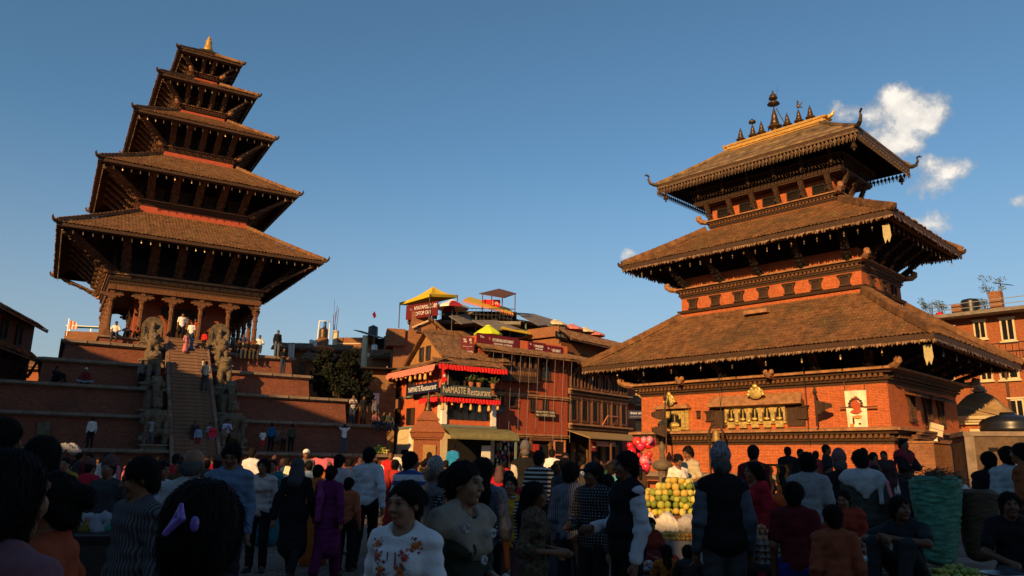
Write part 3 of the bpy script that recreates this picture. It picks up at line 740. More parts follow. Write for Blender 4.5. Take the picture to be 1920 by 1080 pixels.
    cm = MB().frus(.22, .22, 0, .22, .22, .28); cm.frus(.18, .18, .281, .15, .15, .36); cm.lathe([(.17, .36), (.19, .46), (.15, .54), (.145, 1.2), (.17, 1.28), (.13, 1.36), (.13, 1.7), (.18, 1.82), (.14, 1.9), (.14, 2.1), (.2, 2.2), (.2, 2.3)], 8)
    cm.box(-.21, .21, -.21, .21, 2.301, 2.5); cm.box(-.62, .62, -.11, .11, 2.501, 2.62); cm.box(-.45, .45, -.10, .10, 2.41, 2.5); cm.box(-.13, .13, -.13, .13, 2.62, 2.85)
    cme = cm.mesh('column'); cme.materials.append(MATS['wood_warm'])
    xs = [-4.2, -2.52, -.84, .84, 2.52, 4.2]
    for s in range(4):
        for x in xs[:-1]:
            p = RZ(s*math.pi/2) @ Vector((x, -4.2, N_FLOOR)); put('column', cme, None, t, p, s*math.pi/2)
        for i in range(5):
            a, b = xs[i]+.14, xs[i+1]-.14; m = (a+b)/2; hw = (b-a)/2
            P = [(a, 10.78)]
            for k in range(13):
                th = math.pi*(1-k/12); sc_ = 1-.10*abs(math.sin(th*5.5)); P.append((m+hw*.94*math.cos(th)*1.0, 10.72+.62*math.sin(th)*sc_))
            P += [(b, 10.78), (b, 11.36), (a, 11.36)]
            put('arch_panel', MB().prism([(x, z) for x, z in P], -4.27, -4.13).xf(RZ(s*math.pi/2)), MATS['wood'], t)
    # gilded pinnacle
    put('pinnacle_base', MB().frus(.46, .46, 29.95, .48, .48, 30.12).frus(.58, .58, 30.121, .62, .62, 30.26).frus(.44, .44, 30.261, .36, .36, 30.45), MATS['bronze'], t)
    pn = MB().lathe([(.36, 30.45), (.33, 30.6), (.24, 30.95), (.18, 31.1), (.25, 31.15), (.25, 31.2), (.16, 31.26), (.20, 31.34), (.12, 31.4), (.15, 31.47), (.09, 31.52), (.11, 31.58), (.03, 31.68), (.005, 31.8)], 12)
    put('gilded_pinnacle', pn.mesh('gilded_pinnacle', True), MATS['gold'], t)
mat('bronze_pale', (.26, .19, .11), .4, .3, 6, .2, metal=.6)
mat('nosing', (.20, .11, .065), .9, .3, 4, .3); mat('n_brick_step', (.24, .11, .065), .9, .35, 3, .4, c2=(.2, .13, .09))
mat('n_red', (.42, .085, .045), .85, .15, 3, .2)
brick('n_red_brick', (.44, .11, .05), (.34, .085, .04), (.26, .09, .05), w=.24, h=.07, stain=.25)
temple_n()
# ---------------------------------------------------------------- three-roofed oblong temple on the right
class Frame:
    def __init__(s, cx, cy, ang): s.cx, s.cy, s.a = cx, cy, ang; s.c, s.s = math.cos(ang), math.sin(ang)
    def _loc(s, v, pt=True):
        x, y = (v[0]-s.cx, v[1]-s.cy) if pt else (v[0], v[1]); return np.array([x*s.c+y*s.s, -x*s.s+y*s.c, v[2]])
    def uv(s, px, py, yl=0.):
        o = s._loc(CAM); r = s._loc(ray(px, py), False); t = (yl-o[1])/r[1]; p = o+r*t; return p[0], p[2]
    def uvx(s, px, py, xl=0.):
        o = s._loc(CAM); r = s._loc(ray(px, py), False); t = (xl-o[0])/r[0]; p = o+r*t; return p[1], p[2]
    def rect(s, x0, y0, x1, y1, yl=0.):
        """pixel box on the plane -> local u0, z0, u1, z1"""
        a = s.uv(x0, (y0+y1)/2, yl)[0]; b = s.uv(x1, (y0+y1)/2, yl)[0]; m = (x0+x1)/2
        return a, s.uv(m, y1, yl)[1], b, s.uv(m, y0, yl)[1]
    def wor(s, x, y, z): return (s.cx+x*s.c-y*s.s, s.cy+x*s.s+y*s.c, z)
BF = Frame(12.814, 34.5, R_(-45.857))
def valance(a, d, z, h, seed, tooth=.095, top=.1):
    """ragged hanging sheet-metal fringe along the front edge: strip of pointed tongues"""
    r = random.Random(seed); b = MB(); n = int(2*a/tooth); V = []; F = []
    for i in range(n):
        x0 = -a+i*2*a/n; x1 = -a+(i+1)*2*a/n; hh = h*r.uniform(.6, 1.15); y0 = -d+r.uniform(-.03, .02); tilt = r.uniform(-.07, .10); dx = r.uniform(-.03, .03)
        o = len(V); V += [(x0, -d, z), (x1, -d, z), (x1-.01, y0-tilt*.5, z-hh*.6), ((x0+x1)/2+dx, y0-tilt, z-hh), (x0+.01, y0-tilt*.5, z-hh*.6)]
        F.append((o, o+4, o+3, o+2, o+1))
        V += [(v[0], v[1]+.012, v[2]) for v in V[o:o+5]]; F.append((o+5, o+6, o+7, o+8, o+9))
    return b.add(V, F)
def pierced(a, d, z, h, seed):
    """pierced gilt valance: lozenges and bells hanging from a band"""
    b = MB().box(-a, a, -d-.012, -d, z-h*.22, z); n = int(2*a/.17)
    for i in range(n):
        x = -a+(i+.5)*2*a/n; w = .075
        b.add([(x, -d-.014, z-h*.2), (x+w, -d-.02, z-h*.48), (x, -d-.03, z-h*.78), (x-w, -d-.02, z-h*.48)], [(0, 3, 2, 1)])
        b.add([(x, -d, z-h*.2), (x+w, -d, z-h*.48), (x, -d, z-h*.78), (x-w, -d, z-h*.48)], [(0, 1, 2, 3)])
        if i % 2: b.ball((x, -d-.03, z-h*.50), .045, 6, 4)
        b.add([(x-w*.6, -d-.01, z-h*.62), (x+w*.4, -d-.01, z-h*.62), (x-w*.2, -d-.01, z-h)], [(0, 2, 1)])
        b.bar((x+w, -d-.01, z-h*.48), (x+w+.02, -d-.01, z-h*.9), .02, .012)
    return b
def finial(h, w, umbrella=0, n=12):
    p = [(w*.55, 0), (w*.62, h*.05), (w*.4, h*.10), (w*.45, h*.13), (w*.95, h*.17), (w, h*.22), (w*.8, h*.27), (w*.62, h*.29), (w*.66, h*.33), (w*.56, h*.45), (w*.40, h*.60), (w*.46, h*.63), (w*.30, h*.67), (w*.36, h*.71), (w*.22, h*.75), (w*.26, h*.79), (w*.14, h*.84), (w*.16, h*.88), (w*.05, h*.94), (w*.01, h)]
    b = MB().lathe(p, n)
    for k in range(10):
        a = 2*math.pi*k/10; b.ball((w*.96*math.cos(a), w*.96*math.sin(a), h*.20), w*.17, 6, 4)
    return b
def temple_b():
    T_ = thing('oblong_temple', 'red brick three-roofed temple with fringed eaves and row of gilt pinnacles', 'temple', (BF.cx, BF.cy, 0), BF.a)
    # base and ground storey
    put('platform', MB().frus(7.6, 6.6, -.2, 7.6, 6.6, .42), MATS['n_brick'], T_); put('platform_edge', MB().frus(7.68, 6.68, .421, 7.68, 6.68, .5), MATS['ledge_stone'], T_)
    put('base_wall', MB().frus(5.75, 4.20, -.2, 5.72, 4.17, 1.15), MATS['b_brick'], T_)
    put('base_ledge', MB().frus(5.95, 4.4, 1.151, 5.95, 4.4, 1.30).frus(5.85, 4.3, 1.301, 5.7, 4.15, 1.36), MATS['ledge_stone'], T_)
    put('lower_wall', MB().frus(5.58, 4.03, 1.36, 5.56, 4.01, 2.55), MATS['b_brick'], T_)
    cornice(T_, 5.54, 3.99, 2.50, 3.10, .42, dent=.2, ledge='ledge')
    put('wall', MB().frus(5.52, 3.97, 3.08, 5.50, 3.95, 4.80), MATS['b_brick'], T_)
    cornice(T_, 5.50, 3.95, 4.72, 5.30, .45, dent=.2, heads=True)
    for x in (-3.0, 1.2):
        h = MB().tube([(x, -4.2, 5.2), (x, -4.6, 5.24), (x, -4.78, 5.4)], [.12, .13, .05], 6); h.ball((x-.12, -4.55, 5.36), .11); h.ball((x+.12, -4.55, 5.36), .11); put('cornice_head', h, MATS['ledge'], T_)
    put('upper_dark_wall', MB().frus(5.3, 3.75, 5.25, 5.2, 3.6, 7.1), MATS['wood_dark'], T_)
    E1, T1 = (7.76, 5.60, 6.14), (4.36, 2.20, 8.60); E2, T2 = (6.38, 4.14, 11.19), (3.35, 1.22, 13.0); E3, T3 = (4.96, 3.03, 15.37), (2.40, .34, 17.24)
    pagoda_roof(T_, E1, T1, 'tile_b', .15, .26, 41, thick=.22, hip=(.36, .26), horn=.0, rafters=.42, rag=.05)
    pagoda_roof(T_, E2, T2, 'tile_b', .15, .26, 43, thick=.22, hip=(.30, .24), horn=.3, rafters=.42, rag=.05)
    for E, h, sd in ((E1, .16, 5), (E2, .16, 9)):
        for s in range(4):
            a, d = side_dims(E, s); put('eave_fringe', valance(a-.02, d-.01, E[2]-.20, h, sd+s).xf(RZ(s*math.pi/2)), MATS['fringe'], T_)
            put('eave_gutter', MB().box(-a, a, -d+.0, -d+.045, E[2]-.21, E[2]-.015).xf(RZ(s*math.pi/2)), MATS['wood'], T_)
    bell = bell_mesh().mesh('bell'); bell.materials.append(MATS['bronze_pale'])
    for E, nb in ((E2, 26), (E1, 10)):
        for s in (0, 1):
            a, d = side_dims(E, s); n = int(nb*a/7)
            for i in range(n):
                p = RZ(s*math.pi/2) @ Vector((-a+.4+(2*a-.8)*i/(n-1), -d+.35, E[2]-.42)); put('bell', bell, None, T_, p, rng.uniform(0, 3))
    # struts holding the two lower roofs
    for (wx, wy, z0), E, n in (((5.5, 3.95, 5.35), E1, 6), ((4.3, 2.25, 10.0), E2, 5)):
        L = math.hypot(E[1]-wy-.6, E[2]-.25-z0); me = strut_mesh(L, .30, 77).mesh('strut'); me.materials.append(MATS['wood_dark'])
        for s in (0, 1, 3):
            a, d = (wx, wy) if s % 2 == 0 else (wy, wx); de = side_dims(E, s)[1]
            for i in range(n):
                x = (i-(n-1)/2)*2*a*.9/(n-1); put_strut(T_, (x, -d-.1, z0), (x*1.08, -de+.6, E[2]-.25), .34, me, RZ(s*math.pi/2))
    # second storey
    put('wall', MB().frus(4.30, 2.20, 8.3, 4.28, 2.18, 9.62), MATS['b_brick'], T_)
    put('string_course', MB().frus(4.40, 2.30, 8.78, 4.46, 2.36, 8.90), MATS['wood'], T_)
    cornice(T_, 4.28, 2.18, 9.52, 10.0, .32, dent=.18, heads=True)
    put('wall_top', MB().frus(4.2, 2.1, 9.98, 4.15, 2.05, 10.55), MATS['b_brick'], T_); put('upper_dark_wall', MB().frus(4.1, 2.0, 10.55, 4.0, 1.9, 12.3), MATS['wood_dark'], T_)
    wm = carved_window(.40, .40, True).mesh('window'); wm.materials.append(MATS['wood'])
    for i in range(7): put('window', wm, None, T_, (-3.62+i*7.24/6*(1+.0*i), -2.19, 9.0))
    for i in range(3): put('window', wm, None, T_, (4.29, -1.25+i*1.25, 9.0), math.pi/2)
    sl = MB().box(-.55, .55, -3.1, -2.2, 8.15, 8.32); put('eave_shrine_step', sl, MATS['ledge'], T_)
    # third storey with its leaning gallery
    put('wall', MB().frus(3.14, 1.20, 12.5, 3.12, 1.18, 13.14), MATS['b_brick'], T_)
    cornice(T_, 3.10, 1.16, 13.05, 13.46, .28, dent=.16, heads=True)
    put('gallery_wall', MB().frus(3.02, 1.08, 13.44, 3.02, 1.08, 14.6), MATS['b_brick'], T_)
    wm3 = carved_window(.62, .42, True, False).mesh('window'); wm3.materials.append(MATS['wood_dark'])
    for i in range(5): put('window', wm3, None, T_, (-2.4+i*1.2, -1.09, 13.58))
    for i in range(2): put('window', wm3, None, T_, (3.03, -.5+i*1.0, 13.58), math.pi/2)
    put('gallery_rail', MB().frus(3.62, 1.66, 14.22, 3.62, 1.66, 14.28).frus(3.66, 1.70, 14.281, 3.70, 1.74, 14.42).frus(3.6, 1.64, 14.421, 3.6, 1.64, 14.5), MATS['wood'], T_)
    lat = MB()
    for s in range(4):
        a, d = (3.62, 1.66) if s % 2 == 0 else (1.66, 3.62); q = MB(); n = int(2*a/.14)
        for i in range(n):
            x = -a+i*2*a/n; q.bar((x, -d-.02, 14.5), (x+.3, -d-.20, 14.95), .025, .02); q.bar((x+.3, -d-.03, 14.5), (x, -d-.21, 14.95), .025, .02)
        q.bar((-a-.15, -d-.2, 14.96), (a+.15, -d-.2, 14.96), .08, .06); lat.merge(q, RZ(s*math.pi/2))
    stuff(put('gallery_lattice', lat, MATS['wood'], T_))
    sm = strut_mesh(.95, .22, 5).mesh('strut'); sm.materials.append(MATS['wood'])
    for i in range(6): put_strut(T_, (-3.0+i*1.2, -1.3, 13.47), (-3.0+i*1.2, -1.72, 14.25), .2, sm, RZ(0))
    for i in range(3): put_strut(T_, (-1.0+i*1.0, -3.25, 13.47), (-1.0+i*1.0, -3.66, 14.25), .2, sm, RZ(math.pi/2))
    put('gallery_core', MB().frus(3.0, 1.05, 14.55, 2.7, .8, 16.2), MATS['wood_dark'], T_)
    post = MB().box(-.07, .07, -.07, .07, 0, 1.2).mesh('gallery_post'); post.materials.append(MATS['wood'])
    for i in range(6): put('gallery_post', post, None, T_, (-3.3+i*1.32, -1.75, 14.5), rot=(.22, 0, 0))
    # gilt top roof: overlapping metal sheets
    for s in range(4):
        a_e, d_e = side_dims(E3, s); a_t, d_t = side_dims(T3, s); M = RZ(s*math.pi/2); n = max(4, int(2*a_e/1.1))
        for i in range(n):
            for k in range(3):
                x0, x1 = -1+2*i/n, -1+2*(i+1)/n; v0, v1 = k/3, (k+1)/3
                def P(u, v, up): a = a_e+(a_t-a_e)*v; return (u*a, -(d_e+(d_t-d_e)*v), E3[2]+(T3[2]-E3[2])*(v*.82+.18*v*v)+up)
                j = rng.uniform(0, .03)
                put('roof_sheet', MB().add([P(x0, v0, .05+j), P(x1, v0, .05+rng.uniform(0, .03)), P(x1, v1+.02, .02), P(x0, v1+.02, .02), P(x0, v0, 0), P(x1, v0, 0)], [(0, 1, 2, 3), (4, 5, 1, 0)]).xf(M), MATS['roof_gilt'], T_)
        q = MB(); q.quad((-a_e, -d_e, E3[2]-.01), (-a_t, -d_t, T3[2]-.2), (a_t, -d_t, T3[2]-.2), (a_e, -d_e, E3[2]-.01)); put('soffit', q.xf(M), MATS['wood_dark'], T_)
        put('eave_board', MB().box(-a_e, a_e, -d_e, -d_e+.07, E3[2]-.13, E3[2]-.011).xf(M), MATS['wood'], T_)
        put('pierced_valance', pierced(a_e-.02, d_e-.02, E3[2]-.13, .50, s).xf(M), MATS['valance_brown'], T_)
        c0 = Vector((-a_e, -d_e, E3[2])); c1 = Vector((-a_t, -d_t, T3[2])); hp = MB()
        pts = [c0.lerp(c1, t)+Vector((0, 0, .06-.18*t*(1-t)*1.9*.5)) for t in (0, .33, .66, 1)]
        for i in range(3): hp.bar(pts[i], pts[i+1], .18, .12)
        put('hip_ridge', hp.xf(M), MATS['roof_gilt'], T_)
        dr = Vector((-1, -1, 0)).normalized()
        hn = MB().tube([c0-dr*.2, c0+dr*.12, c0+dr*.3+Vector((0, 0, .08)), c0+dr*.40+Vector((0, 0, .28)), c0+dr*.36+Vector((0, 0, .46))], [.11, .10, .08, .055, .02], 6)
        hn.tube([c0+dr*.36+Vector((0, 0, .44)), c0+dr*.5+Vector((0, 0, .52)), c0+dr*.62+Vector((0, 0, .47))], [.05, .05, .01], 6); put('corner_horn', hn.xf(M), MATS['bronze'], T_)
        cb = MB().lathe([(.02, .1), (.05, 0), (.10, -.1), (.13, -.25), (.05, -.27), (.05, -.36), (.01, -.42)], 8, (0, 0, 0)); put('corner_bell', cb, MATS['bronze'], T_, M @ (c0-dr*.45+Vector((0, 0, -.5))))
    put('ridge_base', MB().frus(2.5, .40, 17.16, 2.44, .34, 17.32).frus(2.62, .40, 17.321, 2.62, .40, 17.40).frus(2.5, .30, 17.401, 2.5, .30, 17.52).frus(2.62, .34, 17.521, 2.66, .36, 17.60).frus(2.5, .2, 17.601, 2.5, .2, 17.7), MATS['gold'], T_)
    for sx in (-1, 1): put('ridge_tip', MB().tube([(sx*2.6, 0, 17.6), (sx*2.8, 0, 17.66), (sx*2.9, 0, 17.85)], [.12, .09, .02], 6), MATS['gold'], T_)
    f1 = finial(1.16, .30).mesh('gilt_pinnacle', True); f1.materials.append(MATS['gilt_dark']); f0 = finial(1.85, .44).mesh('gilt_pinnacle', True); f0.materials.append(MATS['gilt_dark'])
    for i, x in enumerate((-1.85, -1.18, -.71, 0, .64, 1.22, 1.78)):
        o = put('gilt_pinnacle', f0 if i == 3 else f1, None, T_, (x, 0, 17.68), scale=.73)
        if i == 3: o['label'] = 'tall middle pinnacle under two stacked umbrellas'
        if i == 3:
            u = MB().lathe([(.03, 1.6), (.03, 2.02), (.42, 2.02), (.34, 2.14), (.1, 2.22), (.02, 2.26), (.02, 2.42), (.30, 2.42), (.25, 2.58), (.20, 2.62), (.22, 2.68), (.12, 2.78), (.05, 2.82), (.07, 2.9), (.01, 3.08)], 14)
            put('umbrella', u.mesh('umbrella', True), MATS['bronze'], o)
            put('stay', MB().bar((.16, 0, 1.7), (.85, 0, .0), .05, .05).bar((-.16, 0, 1.0), (-.6, 0, 0), .05, .05).bar((.12, 0, 1.9), (.42, 0, 3.2), .015, .015), MATS['bronze'], o)
        if i == 1: put('umbrella', MB().lathe([(.01, 1.1), (.02, 1.16), (.25, 1.18), (.22, 1.32), (.08, 1.42), (.01, 1.52)], 12).mesh('umbrella', True), MATS['bronze'], o)
        if i == 5: put('bird_figure', Blob().ell((0, 0, 1.32), (.09, .08, .17)).ell((0, 0, 1.58), (.07, .07, .1)).cap((.1, 0, 1.3), (.34, 0, 1.52), .05, .02).cap((.1, 0, 1.2), (.34, 0, 1.12), .05, .02).cap((0, 0, 1.66), (0, 0, 1.8), .03, .01).mesh(.025), MATS['bronze'], o)
    # gilt windows and carved openings on the front
    Y = -3.985
    def gilt_window(n, u0, u1, z0, z1):
        w = u1-u0; g = put('gilt_window', MB().box(u0, u1, Y-.10, Y+.02, z0, z0+.10).box(u0, u1, Y-.10, Y+.02, z1-.1, z1), MATS['gold_w'], T_)
        cw = w/n
        for i in range(n):
            a = u0+i*cw; c = a+cw/2; hw = cw*.5
            b = MB().box(a, a+cw*.16, Y-.14, Y, z0+.1, z1-.1).box(a+cw*.84, a+cw, Y-.14, Y, z0+.1, z1-.1)
            P = [(a+cw*.16, z1-.1), (a+cw*.16, z0+.62*(z1-z0))]
            for k in range(9): th = math.pi*(1-k/8); P.append((c+cw*.24*math.cos(th), z0+.52*(z1-z0)+cw*.42*math.sin(th)))
            P += [(a+cw*.84, z0+.62*(z1-z0)), (a+cw*.84, z1-.1)]
            b.prism(P[::-1], Y-.11, Y-.02); b.ball((a+cw*.08, Y-.16, z0+.12), cw*.11); b.ball((c, Y-.12, z0+.2), cw*.25, 8, 5, (1, .5, .5)); put('gilt_panel', b, MATS['gold_w'], g)
            put('pane', MB().box(a+cw*.2, a+cw*.8, Y-.04, Y-.012, z0+.1, z1-.14), MATS['dark_void'], g)
            put('mullion', MB().box(c-.025, c+.025, Y-.07, Y-.045, z0+.12, z0+.75*(z1-z0)), MATS['gold_w'], g)
            put('knob', MB().box(a+cw*.2, a+cw*.8, Y-.13, Y, z0-.15, z0-.004), MATS['gold_w'], g)
        return g
    u0, z0, u1, z1 = BF.rect(1362, 757, 1475, 795, Y); gilt_window(5, u0, u1, z0, z1)
    for q0, q1 in ((u0-.75, u0-.03), (u1+.03, u1+.75)): put('window_board', MB().box(q0, q1, Y-.05, Y+.02, z0-.12, z1+.08), MATS['wood'], T_)
    ug0, zg0, ug1, zg1 = BF.rect(1327, 738, 1503, 756, Y-.3)
    put('window_hood', MB().add([(ug0, Y-.42, zg0), (ug1, Y-.42, zg0), (ug1-.1, Y, zg1), (ug0+.1, Y, zg1), (ug0+.1, Y, zg0-.12), (ug1-.1, Y, zg0-.12), (ug0, Y-.42, zg0-.08), (ug1, Y-.42, zg0-.08)], [(0, 1, 2, 3), (6, 7, 1, 0), (4, 5, 7, 6), (0, 3, 4, 6), (1, 7, 5, 2)]), MATS['ledge'], T_)
    def crest(c, z, w, h):
        b = Blob().ell((c, Y-.40, z+h*.3), (w*.42, .08, h*.42)).ell((c, Y-.44, z+h*.75), (w*.16, .09, h*.18))
        for k in range(7): a = math.pi*k/6; b.ell((c+w*.45*math.cos(a), Y-.42, z+h*.2+h*.45*math.sin(a)), (w*.09, .06, w*.09), .02)
        put('gilt_crest', b.mesh(.035), MATS['gold_w'], T_)
    um = BF.uv(1419, 740, Y-.3); crest(um[0], um[1]-.12, .75, .6)
    u0, z0, u1, z1 = BF.rect(1238, 768, 1294, 806, Y); gilt_window(1, u0+.25, u1-.2, z0, z1-.05); put('gilt_side_post', MB().box(u0, u0+.22, Y-.12, Y+.02, z0-.02, z1), MATS['gold_w'], T_); put('gilt_side_post', MB().box(u1-.18, u1, Y-.12, Y+.02, z0-.02, z1), MATS['gold_w'], T_)
    put('window_hood', MB().box(u0-.15, u1+.1, Y-.36, Y, z1+.02, z1+.10).box(u0-.05, u1+.0, Y-.28, Y, z1+.102, z1+.2), MATS['ledge'], T_)
    um = BF.uv(1258, 757, Y-.3); crest(um[0], um[1]-.05, .62, .62)
    def small_window(a, b, c, d):
        q0, w0, q1, w1 = BF.rect(a, b, c, d, Y); m_ = carved_window(q1-q0, w1-w0, True).mesh('window'); m_.materials.append(MATS['wood']); put('window', m_, None, T_, ((q0+q1)/2, Y, w0))
    small_window(1326, 772, 1339, 788); small_window(1308, 771, 1313, 783); small_window(1497, 762, 1514, 784)
    # carved windows on the right face
    X = 5.525
    for px in (1712, 1742, 1766):
        y_, z_ = BF.uvx(px, 800, X); big = px == 1742
        m_ = carved_window(.55 if not big else .75, .95 if not big else 1.15, True).mesh('window'); m_.materials.append(MATS['wood']); put('window', m_, None, T_, (X, y_, 3.45 if not big else 3.3), math.pi/2)
        hd = MB().add([(X, y_-.55, 4.5), (X+.45, y_-.75, 4.38), (X+.45, y_+.75, 4.38), (X, y_+.55, 4.62), (X, y_-.55, 4.42), (X+.45, y_-.75, 4.32), (X+.45, y_+.75, 4.32), (X, y_+.55, 4.42)], [(0, 1, 2, 3), (4, 7, 6, 5), (1, 5, 6, 2), (0, 4, 5, 1), (2, 6, 7, 3)]); put('window_hood', hd, MATS['wood_warm'], T_)
    # flagstones and wooden frame along the foot
    put('low_railing', MB().box(-4.9, 2.0, -4.75, -4.65, 1.0, 1.12).box(-4.9, -4.8, -4.75, -4.65, 0, 1.0).box(-1.5, -1.4, -4.75, -4.65, 0, 1.0).box(1.9, 2.0, -4.75, -4.65, 0, 1.0), MATS['wood'], T_)
    return T_
mat('fringe', (.17, .085, .04), .5, .55, 7, .3, metal=.3, c2=(.32, .19, .10)); mat('valance_brown', (.10, .065, .035), .6, .5, 14, .3, metal=.4, c2=(.17, .10, .05))
mat('roof_gilt', (.13, .085, .04), .6, .5, 2.2, .3, metal=.3, c2=(.24, .15, .06))
mat('gilt_dark', (.10, .058, .024), .4, .4, 5, .2, metal=.7)
mat('gold_w', (.62, .42, .12), .4, .4, 9, .4, metal=.55, c2=(.70, .50, .16))
temple_b()
def b_fittings():
    # things hung on or standing before the front wall
    Y = -4.05
    u0, z0, u1, z1 = BF.rect(1586, 732, 1627, 803, Y-.1)
    b = thing('painted_banner', 'cream cloth banner painted with red many-armed figure hung on brick wall', 'banner', BF.wor((u0+u1)/2, Y-.1, z0), BF.a)
    w, h = (u1-u0), (z1-z0); V = []; F = []; nx, nz = 8, 14
    for j in range(nz+1):
        for i in range(nx+1):
            u = i/nx-.5; v = j/nz; ww = w*(1-.12*math.sin(v*math.pi)*.4-.06*(1-v)); V.append((u*ww, .03*math.sin(u*9+v*5)-.02, v*h))
    for j in range(nz):
        for i in range(nx): a = j*(nx+1)+i; F.append((a, a+1, a+nx+2, a+nx+1))
    V += [(x, y+.012, z) for x, y, z in V]; o = (nx+1)*(nz+1); F += [tuple(q+o for q in f[::-1]) for f in F]
    put('banner_cloth', MB().add(V, F), mat('banner_cloth', (.74, .66, .46), .85, .12, 5, .15, c2=(.8, .72, .52)), b)
    fg = MB(); r = random.Random(4)
    def disc(x, z, rx, rz, mt, y=-.062, n=9, nm='painted_figure'): put(nm, MB().add([(x+rx*math.cos(2*math.pi*k/n)*r.uniform(.8, 1.2), y, z+rz*math.sin(2*math.pi*k/n)*r.uniform(.8, 1.2)) for k in range(n)], [tuple(range(n))]), mt, b)
    red = mat('paint_red', (.45, .08, .03), .9, .3, 20, 0); drk = mat('paint_dark', (.09, .03, .02), .9, .4, 20, 0); och = mat('paint_ochre', (.55, .26, .06), .9, .3, 20, 0)
    disc(.02*w, h*.60, w*.22, h*.13, red); disc(.02*w, h*.78, w*.11, h*.07, red, -.063); disc(-.02*w, h*.44, w*.26, h*.06, red, -.064)
    for k in range(9):
        a = -.3+k*.46; disc(w*.28*math.cos(a), h*.63+h*.15*math.sin(a), w*.08, h*.03, drk, -.066)
    disc(.03*w, h*.3, w*.24, h*.04, och); disc(-.16*w, h*.2, w*.05, h*.1, drk); disc(.12*w, h*.12, w*.06, h*.02, drk); disc(-.25*w, h*.08, w*.1, h*.05, och)
    put('banner_pole', MB().bar((-w*.75, -.03, h*.56), (w*.95, -.03, h*.55), .05, .05).bar((-w*.5, .03, h), (-w*.5, .03, h+.35), .03, .03).bar((w*.42, .03, h), (w*.42, .03, h+.25), .03, .03), MATS['wood_warm'], b)
    # dark pennants on poles
    def pennant(px, ptop, pbot, yl, w, h, lab, side=1, n=1):
        u, zt = BF.uv(px, ptop, yl); zb = BF.uv(px, pbot, yl)[1]; t = thing('pennant', lab, 'flag', BF.wor(u, yl, zb), BF.a)
        put('pole', MB().tube([(0, 0, 0), (0, 0, zt-zb)], .035, 6).lathe([(.02, zt-zb), (.09, zt-zb+.12), (.05, zt-zb+.25), (.01, zt-zb+.4)], 8), MATS['bronze'], t)
        for k in range(n):
            z = (zt-zb)*(.86-.3*k); V = []; F = []
            for i in range(7):
                s = i/6; V += [(side*w*s, .08*math.sin(s*6), z-h*.5*s*.6), (side*w*s, .08*math.sin(s*6+.6), z-h*(1-.45*s))]
            for i in range(6): F.append((2*i, 2*i+1, 2*i+3, 2*i+2))
            put('pennant_cloth', MB().add(V, F), mat('dark_flag', (.055, .03, .018), .9, .3, 6, .2), t)
        return t
    pennant(1528, 742, 800, -4.7, .62, .55, 'dark triangular pennant on a slim pole beside the gilt windows')
    pennant(1247, 752, 850, -5.0, .75, .6, 'two dark pennants on a pole before the left gilt window', -1, 2)
    # stone lamp pillar with rounded top near left end
    u, z = BF.uv(1241, 835, -5.2); t = thing('stone_pillar', 'carved stone pillar with rounded lotus top before the brick temple', 'pillar', BF.wor(u, -5.2, 0), BF.a)
    put('shaft', MB().frus(.30, .30, 0, .24, .24, .5).lathe([(.2, .5), (.17, 1.3), (.22, 1.4)], 8), MATS['stone'], t); put('capital', MB().lathe([(.22, 1.4), (.42, 1.5), (.46, 1.65), (.36, 1.8), (.15, 1.86), (.1, 2.2), (.16, 2.4), (.03, 2.65)], 10).mesh('capital', True), MATS['stone'], t)
    # hanging bell
    u, z = BF.uv(1343, 826, -4.9); t = thing('temple_bell', 'small brass bell hanging in an arched frame before the brick wall', 'bell', BF.wor(u, -4.9, 0), BF.a)
    put('bell_frame', MB().bar((-.32, 0, 0), (-.32, 0, z+.35), .07, .07).bar((.32, 0, 0), (.32, 0, z+.35), .07, .07).tube([(-.32, 0, z+.35), (-.2, 0, z+.6), (0, 0, z+.68), (.2, 0, z+.6), (.32, 0, z+.35)], .05, 6), MATS['wood'], t)
    put('bell_body', MB().lathe([(.02, z+.5), (.08, z+.46), (.14, z+.3), (.16, z+.1), (.24, z-.04), (.2, z-.05)], 12).mesh('bell_body', True), MATS['gilt_dull'], t)
    # stacked boards and boxes at the right corner
    u, z = BF.uvx(1742, 815, 5.9); t = thing('floodlight', 'pair of pale square floodlight panels tilted on the temple corner', 'lamp', BF.wor(6.1, u, z-.15), BF.a+.9)
    put('lamp_head', MB().box(-.25, .25, -.05, .05, .12, .34).box(-.25, .25, -.05, .05, .36, .56).xf(Matrix.Rotation(.25, 4, 'Y')), MATS['cream_plaster'], t)
    put('lamp_head', MB().box(-.5, -.34, -.1, 0, -.2, .05).box(-.32, -.16, -.1, 0, -.2, .05).box(-.14, .02, -.1, 0, -.2, .05), MATS['white_paint'], t); put('bracket', MB().bar((-.3, .1, -.25), (.3, .1, .1), .04, .04), MATS['black_metal'], t)
    u, z = BF.uvx(1700, 825, 6.0)
    for k in range(5):
        tag(put('plank', MB().box(-.1, .1, -1.3, 1.3, 0, .07), MATS['wood_warm'], None, BF.wor(6.0+.03*k, -2.2+.15*k, 2.62+.0+k*.085), BF.a+rng.uniform(-.05, .05)), 'rough timber plank in the pile resting on the temple ledge', 'plank', 'timber planks piled on the temple ledge')
    # low brick block below planks
    bk = thing('brick_wall', 'plain low brick block against the right side of the temple', 'wall', BF.wor(6.55, -1.2, 0), BF.a); put('wall_body', MB().box(-.6, .25, -2.6, 1.6, 0, 2.55), MATS['old_brick'], bk); put('wall_cap', MB().box(-.65, .3, -2.65, 1.65, 2.551, 2.61), MATS['ledge'], bk)
